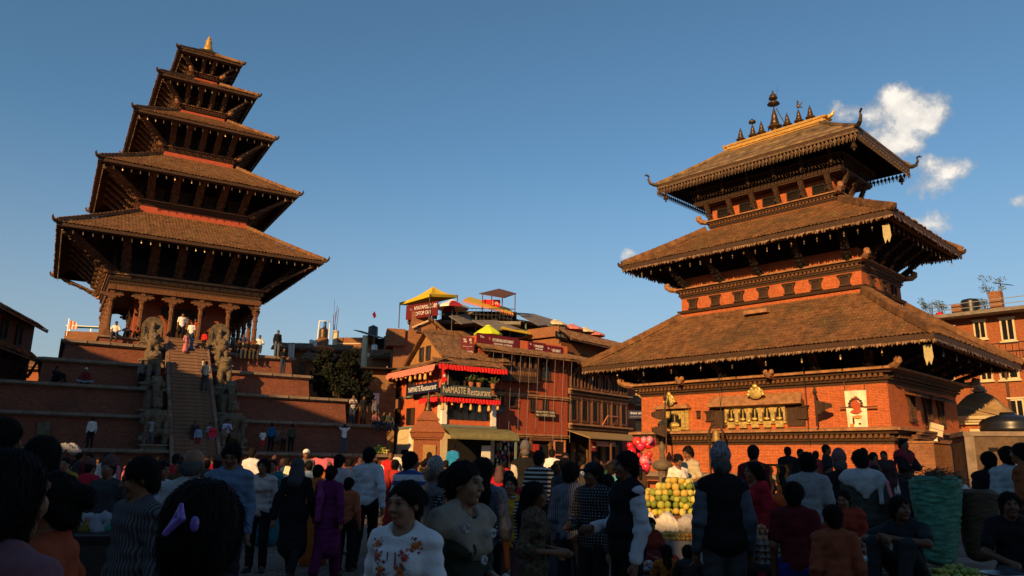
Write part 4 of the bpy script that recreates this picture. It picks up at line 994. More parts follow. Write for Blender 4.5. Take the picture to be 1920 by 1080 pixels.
    # long cream streamers under the lowest roof
    for px, py, lab in ((1741, 655, 'pale forked streamer hanging under the near corner of the lowest roof'), (1663, 428, 'pale ribbon hanging under the near corner of the middle roof')):
        E = (7.76, 5.6, 6.14) if py > 600 else (6.38, 4.14, 11.19)
        u, z = BF.uv(px, py+14, -E[1]+.3)
        p = put('streamer', MB().add([(-.13, 0, .42), (.13, 0, .42), (.15, -.02, 0), (.06, -.02, -.28), (0, 0, -.12), (-.07, .02, -.3), (-.13, .01, 0)], [(0, 6, 5, 4, 3, 2, 1)]), mat('streamer', (.42, .34, .17), .8, .2, 8, .1), None, BF.wor(u, -E[1]+.3, z), BF.a+.5); tag(p, lab, 'streamer')
b_fittings()
# ---------------------------------------------------------------- houses round the square
def frame_px(px, Y, ang): p = at(px, 860, Y); return Frame(p[0], p[1], ang)
def house(F, name, label, cat='building'): return thing(name, label, cat, (F.cx, F.cy, 0), F.a)
WCACHE = {}
def win(F, parent, x0, y0, x1, y1, yl=0., fm='wood', style='double', pane='pane', glow=None, out=.07, sill=True):
    u0, z0, u1, z1 = F.rect(x0, y0, x1, y1, yl); w, h = u1-u0, z1-z0; t = min(.11, w*.13)
    b = MB().box(-w/2, -w/2+t, -out, .02, 0, h).box(w/2-t, w/2, -out, .02, 0, h).box(-w/2+t+.001, w/2-t-.001, -out, .02, 0, t).box(-w/2+t+.001, w/2-t-.001, -out, .02, h-t, h)
    if style == 'double': b.box(-t*.35, t*.35, -out*.8, .0, t+.001, h-t-.001)
    if style == 'bars':
        for i in range(1, 4): b.box(-w/2+i*w/4-.02, -w/2+i*w/4+.02, -out*.6, 0, t+.001, h-t-.001)
    o = put('window', b, MATS[fm], parent, ((u0+u1)/2, yl-.004, z0))
    put('pane', MB().box(-w/2+t, w/2-t, -.02, -.006, t, h-t), MATS[pane], o)
    if sill:
        put('sill', MB().box(-w/2-.08, w/2+.08, -out-.08, .02, -.09, -.002), MATS[fm], o); put('lintel', MB().box(-w/2-.06, w/2+.06, -out-.05, .02, h+.002, h+.09), MATS[fm], o)
    return o
def tile_strip(L, d, z0, z1, seed, rib=.17, row=.28):
    """pent roof along x from 0..L, sloping from (y=0,z1) to (y=-d,z0)"""
    r = random.Random(seed); n = max(4, int(L/rib)*2); V = []; F = []; nv = max(2, int(math.hypot(d, z1-z0)/row))
    wob = [r.uniform(-.05, .05) for _ in range(8)]
    for i in range(n+1):
        x = L*i/n; hi = .04 if i % 2 else 0; jj = r.uniform(-.05, .05); sg = sum(w*math.sin((k+1)*x/L*3+k) for k, w in enumerate(wob))*.5
        for k in range(nv+1):
            v = k/nv; V.append((x, -d*(1-v)+(jj if k == 0 else 0), z0+(z1-z0)*v+hi+r.uniform(-.015, .015)+sg*(1-v)*.8))
    for i in range(n):
        for k in range(nv): a = i*(nv+1)+k; F.append((a, a+nv+1, a+nv+2, a+1))
    b = MB().add(V, F); b.box(0, L, -d+.04, -d+.12, z0-.14, z0-.02)
    b.quad((0, -d+.1, z0-.05), (0, 0, z1-.06), (L, 0, z1-.06), (L, -d+.1, z0-.05)); return b
def frill(L, d, z, h, seed, step=.16):
    r = random.Random(seed); V = []; F = []; n = int(L/step*2)
    for i in range(n+1):
        x = L*i/n; V += [(x, -d+.03*math.sin(i*1.9), z), (x, -d-.04*math.cos(i*2.2)-.02, z-h*r.uniform(.8, 1.08))]
    for i in range(n): F.append((2*i, 2*i+1, 2*i+3, 2*i+2))
    m = len(V); V += [(x, y+.012, z_) for x, y, z_ in V]; F += [tuple(q+m for q in f[::-1]) for f in F]
    return MB().add(V, F)
def board(F, parent, x0, y0, x1, y1, yl, m, name='sign_board', th=.05):
    u0, z0, u1, z1 = F.rect(x0, y0, x1, y1, yl); return put(name, MB().box(u0, u1, yl-th, yl, z0, z1), MATS[m], parent), (u0, z0, u1, z1)
def signboard(F, x0, y0, x1, y1, yl, bm, lines, label, lm='white_letters', name='sign_board', icon=None, th=.05):
    """a sign as its own thing: board plus lettering; lines = [(text, rel x, rel z, rel w, rel h, material)]"""
    u0, z0, u1, z1 = F.rect(x0, y0, x1, y1, yl); w, h = u1-u0, z1-z0
    t = thing(name, label, 'sign', F.wor((u0+u1)/2, yl, z0), F.a); put('board', MB().box(-w/2, w/2, -th, 0, 0, h), MATS[bm], t)
    for s, cx, cz, rw, rh, m in lines: text(s, cx*w, cz*h, rw*w, rh*h, MATS[m or lm], t, y=-th-.006)
    return t
# ---- corner restaurant
FN = frame_px(825, 50., R_(33)); FNL = Frame(FN.cx, FN.cy, FN.a+math.pi/2+math.pi)   # left face seen from the square: x runs towards the corner
def left_face(px, py): y, z = FN.uvx(px, py, 0.); return y, z
def corner_restaurant():
    h = house(FN, 'corner_restaurant', 'red plastered corner restaurant with brick gable, tiled pent roofs and red frills')
    LX, LY = 4.1, 6.6; z1 = 3.85; z2 = 6.05; z3 = 7.85
    put('ground_wall', MB().box(.0, LX, .0, LY, 0, z1), MATS['cream_plaster'], h); put('ground_opening', MB().box(.5, LX-.3, -.03, .3, 0, 3.1), MATS['dark_void'], h)
    put('upper_wall', MB().box(.02, LX-.02, .02, LY-.02, z1+.16, z3), MATS['red_plaster'], h)
    put('floor_band', MB().box(-.10, LX+.1, -.10, LY+.1, z1, z1+.16), MATS['slate_band'], h); put('floor_band', MB().box(-.08, LX+.08, -.08, LY+.08, z2-.05, z2+.08), MATS['slate_band'], h)
    for x in (.0, LX-.32): put('corner_post', MB().box(x-.05, x+.32, -.16, .0, z1+.16, z2-.06), MATS['white_paint'], h)
    put('corner_post', MB().box(-.18, -.02, -.02, .26, z1+.16, z2-.06), MATS['white_paint'], h)
    # first floor glazing, right face
    g = put('glazing', MB().box(.5, LX-.55, -.02, .02, z1+.5, z2-.12), MATS['pane'], h)
    for i in range(7): put('mullion', MB().box(.5+i*(LX-1.05)/6-.03, .5+i*(LX-1.05)/6+.03, -.06, -.021, z1+.5, z2-.12), MATS['black_metal'], g)
    put('mullion', MB().box(.5, LX-.55, -.061, -.022, z1+1.0, z1+1.06), MATS['black_metal'], g)
    # second floor: open gallery behind the signs
    put('gallery_opening', MB().box(.4, LX-.1, -.02, .01, z2+.4, z3-.1), MATS['dark_void'], h)
    for x in (.15, 1.6, 3.0, LX-.1): put('gallery_post', MB().box(x-.06, x+.06, -.16, -.03, z2+.1, z3-.1), MATS['wood'], h)
    put('striped_curtain', MB().box(-.05, .35, -.10, -.02, z2+.5, z3-.4), stripes('curtain_stripes', (.7, .62, .5), (.25, .05, .05), .12), h)
    # lower pent roof with frill, wrapping the corner
    put('pent_roof', tile_strip(LX+.55, .75, z2-.32, z2+.05, 5).xf(Matrix.Translation((-.6, -.02, 0))), MATS['tile_old'], h)
    put('pent_roof', tile_strip(2.6, .6, z2-.32, z2+.05, 6).xf(Matrix.Translation((-.02, 2.6-.55, 0)) @ RZ(-math.pi/2)), MATS['tile_old'], h)
    put('red_frill', frill(LX+.55, .74, z2-.33, .34, 1).xf(Matrix.Translation((-.6, -.02, 0))), MATS['red_cloth'], h); put('red_frill', frill(2.6, .6, z2-.33, .34, 2).xf(Matrix.Translation((-.02, 2.05, 0)) @ RZ(-math.pi/2)), MATS['red_cloth'], h)
    # upper pent roof
    put('pent_roof', tile_strip(LX+1.3, .95, z3-.0, z3+.45, 7).xf(Matrix.Translation((-.9, 0, 0))), MATS['tile_old'], h)
    put('pent_roof', tile_strip(LY+1.4, .95, z3-.0, z3+.45, 8).xf(Matrix.Translation((0, LY+.6, 0)) @ RZ(-math.pi/2)), MATS['tile_old'], h)
    put('red_frill', frill(LX+1.3, .95, z3-.05, .34, 3).xf(Matrix.Translation((-.9, 0, 0))), MATS['red_cloth'], h); put('pink_frill', frill(LY+1.2, .95, z3-.05, .46, 4).xf(Matrix.Translation((0, LY+.6, 0)) @ RZ(-math.pi/2)), MATS['pink_cloth'], h)
    # attic: brick gable on the left face, ridge along the right face
    za, zr = z3+.45, 10.45; yg0, yg1 = .35, 5.6; ym = (yg0+yg1)/2
    put('gable_wall', MB().add([(.25, yg0, za-.4), (.25, yg1, za-.4), (.25, yg1, za+.2), (.25, ym, zr-.1), (.25, yg0, za+.2), (5.2, yg0, za-.4), (5.2, yg1, za-.4), (5.2, yg1, za+.2), (5.2, ym, zr-.1), (5.2, yg0, za+.2)], [(0, 4, 3, 2, 1), (5, 6, 7, 8, 9), (0, 5, 9, 4), (1, 2, 7, 6), (4, 9, 8, 3), (2, 3, 8, 7), (0, 1, 6, 5)]), MATS['gold_brick'], h)
    put('roof_slope', tile_strip(5.4, ym-yg0+.45, za+.1, zr, 9).xf(Matrix.Translation((-.1, ym, 0))), MATS['tile_old'], h)
    put('roof_slope', tile_strip(5.4, yg1-ym+.45, za+.1, zr, 10).xf(Matrix.Translation((5.3, ym, 0)) @ RZ(math.pi)), MATS['tile_old'], h)
    put('verge_board', MB().bar((.05, yg0-.4, za+.05), (.05, ym, zr+.05), .25, .16).bar((.05, ym, zr+.05), (.05, yg1+.4, za+.05), .25, .16), MATS['tile_old'], h); put('ridge_cap', MB().bar((-.1, ym, zr+.06), (5.3, ym, zr+.06), .26, .16), MATS['tile_old'], h)
    put('red_frill', frill(4.2, .0, za-.02, .34, 6).xf(Matrix.Translation((.4, yg0-.42, 0))), MATS['red_cloth'], h)
    for y in (ym-.3, ym+.75):
        w_ = put('window', MB().box(-.09, .02, -.30, -.22, 0, 1.0).box(-.09, .02, .22, .30, 0, 1.0).box(-.09, .02, -.219, .219, 0, .08).box(-.09, .02, -.219, .219, .92, 1.0), MATS['wood'], h, (.235, y, za+.18)); put('pane', MB().box(-.03, -.012, -.22, .22, .08, .92), MATS['pane'], w_)
    # windows of the left face
    for (x0, y0, x1, y1) in ((735, 716, 746, 750), (764, 708, 774, 748), (764, 765, 772, 797), (737, 766, 746, 797)):
        ya, zb = left_face(x0, y1); yb, zt = left_face(x1, y0); ya, yb = sorted((ya, yb)); w_ = put('window', MB().box(-.1, .02, -.08, 0, 0, zt-zb).box(-.1, .02, yb-ya, yb-ya+.08, 0, zt-zb).box(-.1, .02, 0.001, yb-ya-.001, zt-zb-.08, zt-zb), MATS['wood_dark'], h, (-.0, ya, zb)); put('pane', MB().box(-.04, -.015, 0, yb-ya, 0, zt-zb-.08), MATS['pane'], w_)
        put('shutter', MB().box(-.08, -.03, -.55, -.10, 0, zt-zb), MATS['wood'], w_)
    # green awning over the shopfront, white notice
    aw = []; n = 8
    A = MB(); V = []; F_ = []
    for i in range(n+1):
        t = i/n; y = -2.0*math.sin(t*math.pi/2); z = z1-.02-.75*(1-math.cos(t*math.pi/2)); V += [(-.35, y, z), (LX+.7, y, z), (-.35, y+.02, z-.05), (LX+.7, y+.02, z-.05)]
    for i in range(n): a = 4*i; F_ += [(a, a+4, a+5, a+1), (a+2, a+3, a+7, a+6)]
    put('awning', A.add(V, F_), MATS['green_sheet'], h); put('awning_post', MB().box(LX+.45, LX+.57, -1.9, -1.78, 0, z1-.78), MATS['slate_band'], h); put('notice_board', MB().box(2.6, 3.25, -.9, -.82, 1.2, 2.7), MATS['white_paint'], h)
    put('doorway', MB().box(-.06, .02, 4.6, 5.8, 0, 2.4), MATS['dark_void'], h); put('pilaster', MB().box(-.12, .0, 4.2, 4.5, 0, z1-.01), MATS['white_paint'], h); put('pilaster', MB().box(-.12, .0, 2.2, 2.5, 0, z1-.01), MATS['white_paint'], h)
    # hanging dried gourds and corn under the eaves
    gm = Blob().cap((0, 0, 0), (0, 0, -.32), .05, .10, .04).mesh(.03, 'hanging_gourd'); gm.materials.append(mat('gourd', (.55, .33, .11), .7, .3, 6, .2))
    for i in range(9): put('hanging_gourd', gm, None, h, (-.82, .2+i*.75, z3-.25-rng.uniform(0, .2)), rng.uniform(0, 3), scale=rng.uniform(.7, 1.3))
    for i in range(7): put('hanging_gourd', gm, None, h, (-.3+i*.7, -.65, z2-.5-rng.uniform(0, .2)), rng.uniform(0, 3), scale=rng.uniform(.7, 1.3))
    # potted plants on the gallery edge
    for i, x in enumerate((1.9, 2.5, 3.6)):
        t = thing('potted_plant', ['squat clay pot of green herbs on the restaurant gallery', 'tall clay pot with dry stems on the restaurant gallery', 'clay pot with leafy plant at gallery end'][i], 'plant', FN.wor(x, -.45, z2+.44), 0)
        put('pot', MB().lathe([(.12, 0), (.2, .32), (.22, .34), (.18, .34)], 10), MATS['terracotta'], t); b = MB()
        for k in range(40):
            a = rng.uniform(0, 6.28); e = rng.uniform(.3, 1.3); L = rng.uniform(.2, .6); p = Vector((0, 0, .32)); q = p+Vector((math.cos(a)*math.cos(e), math.sin(a)*math.cos(e), math.sin(e)))*L; b.bar(p, q, .012, .012); b.add([q, q+Vector((.06, .02, .03)), q+Vector((.02, 0, .1)), q+Vector((-.05, .02, .04))], [(0, 1, 2, 3)])
        put('foliage', b, MATS['leaf'], t)
    # signs
    signboard(FN, 826, 724, 921, 744, -.86, 'slate_vinyl', [('NAMASTE', -.24, .55, .44, .62, 'cream_letters'), ('Restaurant', .25, .50, .46, .66, 'cream_letters')], 'long slate sign reading NAMASTE Restaurant on the right face of the corner restaurant')
    y0, zb = left_face(772, 745); y1, zt = left_face(823, 724)
    F2 = Frame(*FN.wor(-.64, 0, 0)[:2], FN.a-math.pi/2); L = abs(y0-y1)+.5
    t = thing('sign_board', 'navy sign reading NAMASTE Restaurant on the left face of the corner restaurant', 'sign', FN.wor(-.66, L/2-.72, z2+.02), FN.a-math.pi/2); put('board', MB().box(-L/2, L/2, -.05, 0, 0, .62), MATS['navy_vinyl'], t)
    text('NAMASTE', -.26*L, .33, .40*L, .36, MATS['white_letters'], t, -.056); text('Restaurant', .21*L, .33, .48*L, .38, MATS['white_letters'], t, -.056, italic=True)
    yv, zv = left_face(733, 742); t = thing('hanging_sign', 'tall narrow white sign with pink NAMASTE letters running down', 'sign', FN.wor(-.35, yv+.1, zv-1.85), FN.a-math.pi/2-.5); put('board', MB().box(-.2, .2, -.04, 0, 0, 4.0), MATS['white_paint'], t)
    for i, ch in enumerate('NAMASTE'): text(ch, 0, 3.7-i*.54, .26, .34, MATS['pink_letters'], t, -.046)
    # Nepali flag at the corner
    t = thing('pennon_flag', 'red double-pennon flag hanging at the corner of the restaurant sign', 'flag', FN.wor(-.75, -.95, z2+.6), FN.a); put('flag_staff', MB().bar((0, 0, 0), (.0, -.3, 1.3), .03, .03), MATS['wood'], t); put('flag_cloth', MB().add([(0, -.3, 1.25), (.42, -.38, .85), (.12, -.32, .7), (.4, -.36, .1), (0, -.28, -.2)], [(0, 4, 3, 2, 1)]), MATS['red_cloth'], t)
    put('flag_emblem', MB().lathe([(.09, 0), (.09, .01)], 8).xf(Matrix.Translation((.14, -.37, .35)) @ Matrix.Rotation(math.pi/2, 4, 'X')), MATS['white_paint'], t)
mat('slate_band', (.16, .19, .17), .8, .15, 3, .1)
brick('gold_brick', (.50, .25, .085), (.42, .19, .065), (.34, .2, .09), w=.22, h=.065, stain=.2)
corner_restaurant()

# ---- brick shrine in front of it
def brick_shrine():
    p = at(799, 860, 42.); t = thing('brick_shrine', 'small brick wayside shrine with arched niche and bronze finial', 'shrine', (p[0], p[1], 0), R_(20)); t.scale = (.74, .74, .96)
    put('body', MB().frus(.86, .86, 0, .80, .80, 2.9).frus(.92, .92, 2.901, .92, .92, 3.0).frus(.98, .98, 3.001, 1.05, 1.05, 3.3), MATS['orange_brick'], t)
    put('roof_tier', MB().frus(1.12, 1.12, 3.301, .62, .62, 3.95).frus(.72, .72, 3.951, .72, .72, 4.02).frus(.72, .72, 4.021, .3, .3, 4.5), MATS['orange_brick'], t)
    P = [(-.45, 1.3), (.45, 1.3), (.45, 2.55), (-.45, 2.55)]; put('niche_frame', MB().box(-.46, .46, -.90, -.80, 1.2, 2.6), MATS['ochre_plaster'], t)
    pts = [(-.22, 1.2), (.22, 1.2), (.22, 1.95)] + [(.22*math.cos(a), 1.95+.28*math.sin(a)) for a in np.linspace(0, math.pi, 9)[1:-1]] + [(-.22, 1.95)]
    put('niche', MB().prism(pts, -.93, -.90), MATS['dark_void'], t)
    put('finial', MB().lathe([(.3, 4.5), (.32, 4.55), (.16, 4.8), (.13, 5.0), (.17, 5.05), (.1, 5.1), (.13, 5.2), (.07, 5.26), (.09, 5.4), (.02, 5.7)], 10).mesh('finial', True), MATS['bronze'], t)
brick_shrine()

# ---- the long street side: red house and brown house
p0 = at(893, 860, 52.5); FR = Frame(p0[0], p0[1], R_(37)); FB2 = Frame(*FR.wor(8.35, .1, 0)[:2], R_(50))
def red_house():
    h = house(FR, 'red_house', 'red plastered street house with carved wooden bay window and maroon roof banners')
    L = 8.2; zt = 9.4
    put('wall', MB().box(0, L, 0, 9, 3.5, zt), MATS['red_brick_w'], h); put('ground_wall', MB().box(0, L, .1, 9, 0, 3.5), MATS['wood_dark'], h)
    put('pent_roof', tile_strip(L+.7, 1.15, 9.2, 9.75, 21).xf(Matrix.Translation((-.4, 0, 0))), MATS['tile_old'], h)
    put('parapet', MB().box(0, L, .02, .25, 9.5, 10.35).box(0, .25, .251, 6, 9.5, 10.35), MATS['red_plaster'], h); put('terrace_floor', MB().box(.2, L, .25, 9, 9.6, 9.72), MATS['ochre_plaster'], h)
    for z in (3.55, 6.35): put('string_course', MB().box(-.05, L+.05, -.22, .05, z, z+.12).box(-.05, L+.05, -.14, .05, z-.12, z-.002), MATS['ledge'], h)
    for x0, y0, x1, y1 in ((907, 666, 921, 697), (1015, 674, 1031, 712), (955, 738, 968, 762), (993, 738, 1004, 770), (1016, 744, 1027, 776), (930, 733, 944, 760)): win(FR, h, x0, y0, x1, y1, 0, 'wood', 'double')
    # projecting carved bay
    u0, z0, u1, z1 = FR.rect(941, 665, 1006, 712, -.5); b = put('bay_window', MB().box(u0, u1, -.55, .0, z0, z0+.9).box(u0-.1, u1+.1, -.68, .0, z0-.16, z0-.002).box(u0-.06, u1+.06, -.62, 0, z1+.05, z1+.2), MATS['wood'], h)
    put('bay_glass', MB().box(u0+.05, u1-.05, -.46, 0, z0+.9, z1+.05), MATS['dark_void'], b)
    n = 6
    for i in range(n+1): x = u0+.06+(u1-u0-.12)*i/n; put('bay_post', MB().box(x-.07, x+.07, -.56, -.44, z0+.9, z1+.05), MATS['wood_warm'], b)
    cv = MB()
    for i in range(14): cv.ball((u0+(i+.5)*(u1-u0)/14, -.56, z0+.45), .13, 6, 5, (1, .5, 1.6))
    put('bay_carving', cv, MATS['wood_warm'], b)
    sm = strut_mesh(1.15, .16, 9).mesh('strut'); sm.materials.append(MATS['wood_warm'])
    for i in range(8): put_strut(h, (.4+i*1.05, -.06, 8.4), (.4+i*1.05, -.85, 9.15), .15, sm, RZ(0))
    # shopfront full of masks and trinkets
    u0, z0, u1, z1 = FR.rect(905, 790, 985, 850, -.3); put('shop_opening', MB().box(.3, 4.4, -.02, .12, .2, 3.3), MATS['dark_void'], h); put('shop_lintel', MB().box(.2, 4.5, -.16, .0, 3.31, 3.4), MATS['wood'], h)
    mm = [Blob().ell((0, 0, 0), (.10, .05, .14), .02).cap((0, -.05, .02), (0, -.07, -.04), .03, .02, .02).ell((0, 0, .15), (.08, .04, .05), .02).mesh(.028, 'mask')]
    cols = [mat('trinket_%d' % i, c, .5, .4, 20, .1) for i, c in enumerate([(.6, .4, .15), (.62, .06, .04), (.1, .25, .12), (.7, .6, .42), (.07, .1, .3), (.35, .16, .06)])]
    mk = []
    for c in cols: q = mm[0].copy(); q.materials.append(c); mk.append(q)
    k = 0
    for col in range(12):
        for r in range(9):
            x = .5+col*.33+rng.uniform(-.08, .08); z = .9+r*.27+rng.uniform(-.06, .06); k += 1
            if rng.random() < .15: continue
            o = put('hanging_mask', mk[rng.randrange(6)], None, None, FR.wor(x, -.22-rng.uniform(0, .2), z), FR.a+rng.uniform(-.3, .3), scale=rng.uniform(.7, 1.2)); tag(o, 'small painted mask hanging in the crowded trinket shopfront', 'mask', 'masks hanging in the trinket shopfront')
    put('door_leaf', MB().box(4.75, 5.2, -.35, -.05, .1, 2.95), mat('door_red', (.35, .03, .02), .6, .2, 5, .1), h); put('doorway', MB().box(5.25, 6.3, -.03, .11, .1, 2.9), MATS['dark_void'], h); put('door_frame', MB().box(4.55, 4.7, -.2, .1, .1, 3.2).box(6.35, 6.5, -.2, .1, .1, 3.2).box(4.5, 6.6, -.25, .1, 3.202, 3.4), MATS['wood_warm'], h)
    f = put('lattice_door', MB().box(6.7, 6.8, -.25, -.15, .3, 3.3).box(7.7, 7.8, -.25, -.15, .3, 3.3).box(6.8, 7.7, -.24, -.16, 3.2, 3.3).box(6.8, 7.7, -.24, -.16, 2.2, 2.3).box(6.8, 7.7, -.24, -.16, 1.1, 1.2), mat('salmon_wood', (.45, .17, .09), .7, .2, 5, .2), h); put('lattice_pane', MB().box(6.75, 7.75, -.14, -.10, .3, 3.3), MATS['wood_dark'], f)
    # strings of little lights down the facade
    for i in range(10): stuff(put('light_string', MB().tube([(.5+i*.8, -1.05, 9.1), (.5+i*.8+.05, -.75, 5.), (.5+i*.8, -.8, 2.6+rng.uniform(0, 1.5))], .009, 4), MATS['dull_letters'], h))
    signboard(FR, 1003, 769, 1041, 783, -.3, 'black_metal', [('NEWARI WOOD CARVING', 0, .72, .92, .30, None), ('MASK TOY PUPPET & THANKA', 0, .30, .94, .30, None)], 'black sign with two lines of cream capitals above the shop doors', 'cream_letters')
    signboard(FR, 905, 762, 945, 774, -.25, 'slate_vinyl', [('Sunny Restaurant', 0, .5, .9, .55, None)], 'dim slate sign over the trinket shop', 'dull_letters')
    for i, (a, b_, c, d) in enumerate(((893, 629, 972, 650), (990, 642, 1022, 658), (1024, 649, 1054, 668))):
        signboard(FR, a, b_, c, d, -.03, 'maroon_vinyl', [('KITCHEN BAR & RESTAURANT' if i < 2 else 'RESTAURANT', .12, .55, .5, .28, None), ('NEWARI CUISINE', .12, .22, .44, .16, None), ('The', -.38, .7, .1, .2, None), ('*', -.2, .62, .05, .3, 'pink_cloth')], ['long maroon roof banner nearest the corner restaurant', 'middle maroon roof banner along the red parapet', 'short maroon roof banner at the far end of the red parapet'][i])
    F3 = Frame(*FR.wor(-.35, -.1, 0)[:2], R_(8)); signboard(F3, 864, 632, 889, 669, -.1, 'maroon_vinyl', [('KITCHEN BAR', .02, .27, .74, .07, None), ('& RESTAURANT', .02, .19, .86, .07, None), ('NEPALI FOOD', 0, .52, .7, .03, None), ('%', -.2, .82, .26, .2, None), ('X', .26, .72, .18, .1, 'cream_letters'), ('8', .2, .86, .16, .14, None), ('o', 0, .42, .12, .06, 'pink_cloth')], 'upright maroon banner at the left corner of the red house')
brick('red_brick_w', (.40, .085, .034), (.33, .07, .03), (.27, .06, .035), w=.22, h=.07, stain=.15, bump=.25)
red_house()
def brown_house():
    h = house(FB2, 'brown_house', 'brown timber-fronted street house with dentilled floor bands and shop awning')
    L = 8.6
    put('wall', MB().box(0, L, 0, 8, 4.0, 9.3), MATS['dark_brick_w'], h); put('ground_wall', MB().box(0, L, .6, 8, 0, 4.0), MATS['wood_dark'], h); put('top_wall', MB().box(.3, L, .9, 8, 9.3, 11.2), MATS['dark_brick_w'], h)
    put('pent_roof', tile_strip(L+.6, 1.2, 9.1, 9.8, 31).xf(Matrix.Translation((-.3, 0, 0))), MATS['tile_old'], h); put('pent_roof', tile_strip(L+.6, 1.3, 11.0, 11.9, 32).xf(Matrix.Translation((-.1, .9, 0))), MATS['tile_old'], h)
    put('parapet', MB().box(0, .2, .9, 4, 11.3, 12.1).box(.21, L, .95, 1.15, 11.7, 11.95), MATS['old_brick'], h); put('terrace_floor', MB().box(.2, L, 1.15, 8, 11.5, 11.6), MATS['ochre_plaster'], h)
    for z in (4.35, 6.95):
        put('floor_band', MB().box(-.1, L+.1, -.42, .05, z+.12, z+.24).box(-.05, L+.05, -.2, .05, z-.16, z+.118), MATS['ledge'], h); d = MB()
        for i in range(37): d.box(.1+i*.225, .2+i*.225, -.3, -.2, z-.05, z+.1)
        stuff(put('dentils', d, MATS['wood'], h))
    for i in range(6):
        x = .45+i*1.42; o = put('window', MB().box(-.45, -.33, -.08, .02, 0, 1.75).box(.33, .45, -.08, .02, 0, 1.75).box(-.329, .329, -.08, .02, 0, .12).box(-.329, .329, -.08, .02, 1.63, 1.75).box(-.55, .55, -.14, .02, 1.752, 1.85), MATS['wood_warm'], h, (x+.3, 0, 4.75)); put('pane', MB().box(-.33, .33, -.03, -.01, .12, 1.63), MATS['wood_dark'], o)
        o = put('window', MB().box(-.5, -.38, -.10, .02, 0, 1.9).box(.38, .5, -.10, .02, 0, 1.9).box(-.05, .05, -.09, .02, .12, 1.78).box(-.379, .379, -.1, .02, 0, .12).box(-.379, .379, -.1, .02, 1.78, 1.9), MATS['wood_warm'], h, (x+.3, 0, 7.3)); put('pane', MB().box(-.38, .38, -.03, -.01, .12, 1.78), MATS['dark_void'], o)
    sm = strut_mesh(1.2, .16, 19).mesh('strut'); sm.materials.append(MATS['wood_warm'])
    for i in range(8): put_strut(h, (.5+i*1.1, -.06, 8.25), (.5+i*1.1, -.9, 9.05), .15, sm, RZ(0))
    for i in range(3): win(FB2, h, 1062+i*24, 662+i*6, 1074+i*24, 676+i*6, .88, 'wood', 'double')
    put('awning', MB().add([(-.2, 0, 4.1), (L+.2, 0, 4.1), (L+.2, -2.1, 3.5), (-.2, -2.1, 3.5), (-.2, 0, 4.05), (L+.2, 0, 4.05), (L+.2, -2.1, 3.43), (-.2, -2.1, 3.43)], [(0, 3, 2, 1), (4, 5, 6, 7), (3, 7, 6, 2), (0, 4, 7, 3), (1, 2, 6, 5)]), MATS['awning_tan'], h)
    for x in (.1, 2.9, 5.7, 8.5): put('awning_post', MB().box(x-.06, x+.06, -1.95, -1.83, 0, 3.5), MATS['wood_warm'], h)
    for x in (1.2, 5.6): put('shop_board', MB().box(x, x+2.6, -1.75, -1.68, 2.95, 3.3), MATS['salmon_wood'], h)
    for x in (1.0, 3.2, 5.2, 7.2): put('shop_door', MB().box(x, x+.55, .45, .58, .1, 3.2), MATS['wood_warm'], h)
    o = put('open_hatch', MB().bar((0, 0, 0), (1.5, 0, 0), .06, .08).bar((0, -.5, .7), (1.5, -.5, .7), .06, .08).bar((0, 0, 0), (0, -.5, .7), .06, .08).bar((1.5, 0, 0), (1.5, -.5, .7), .06, .08), MATS['salmon_wood'], h, (4.3, -.25, 4.65))
    signboard(FB2, 1041, 627, 1096, 641, .85, 'black_metal', [('The Old Square Roof Restaurant', 0, .5, .92, .6, None)], 'dark sign along the terrace edge under the parasols', 'dull_letters')
    FH = Frame(*FB2.wor(8.3, -.6, 0)[:2], R_(10)); signboard(FH, 1137, 760, 1149, 791, 0, 'cream_plaster', [('A', 0, .84, .55, .2, None), ('OLD INN', 0, .64, .85, .09, None), ('CAFE', 0, .34, .7, .12, None), ('RESTAURANT', 0, .12, .88, .08, None)], 'hanging cream sign with black pagoda emblem on the brown house', 'black_letters')
    signboard(FB2, 1108, 824, 1119, 846, -1.4, 'red_sign', [('Shop', 0, .82, .7, .16, None), ('OPEN', 0, .35, .7, .12, None)], 'upright red sign under the tan awning', 'white_letters')
brick('dark_brick_w', (.36, .145, .062), (.29, .115, .052), (.18, .09, .05), w=.22, h=.07, stain=.25)
mat('awning_tan', (.30, .20, .08), .8, .2, 3, .1); mat('red_sign', (.30, .02, .02), .6, .1, 3, 0)
brown_house()
# ---- roof terraces behind the corner
def parasol(px, py, Y, r, h, m, label, group='parasols on the roof terraces', n=10, panels=None, pole_to=2.2, vent=True):
    p = at(px, py, Y); t = thing('parasol', label, 'parasol', (p[0], p[1], p[2]-pole_to), rng.uniform(0, 1), group)
    put('pole', MB().tube([(0, 0, 0), (0, 0, pole_to+h)], .03, 6), MATS['steel'], t)
    for k in range(n):
        a0, a1 = 2*math.pi*k/n, 2*math.pi*(k+1)/n; V = []
        for q in range(4):
            f = q/3; rr = r*f; zz = pole_to+h*(1-f**1.35); V += [(rr*math.cos(a0), rr*math.sin(a0), zz), (rr*math.cos(a1), rr*math.sin(a1), zz)]
        V += [(r*math.cos(a0), r*math.sin(a0), pole_to-.14), (r*math.cos(a1), r*math.sin(a1), pole_to-.14)]
        put('canopy_panel', MB().add(V, [(2*i, 2*i+2, 2*i+3, 2*i+1) for i in range(4)]), MATS[panels[k % 2] if panels else m], t)
    if vent: put('canopy_cap', MB().lathe([(r*.26, pole_to+h*.86), (r*.2, pole_to+h*1.02), (.02, pole_to+h*1.12)], n), MATS[m], t)
    return t
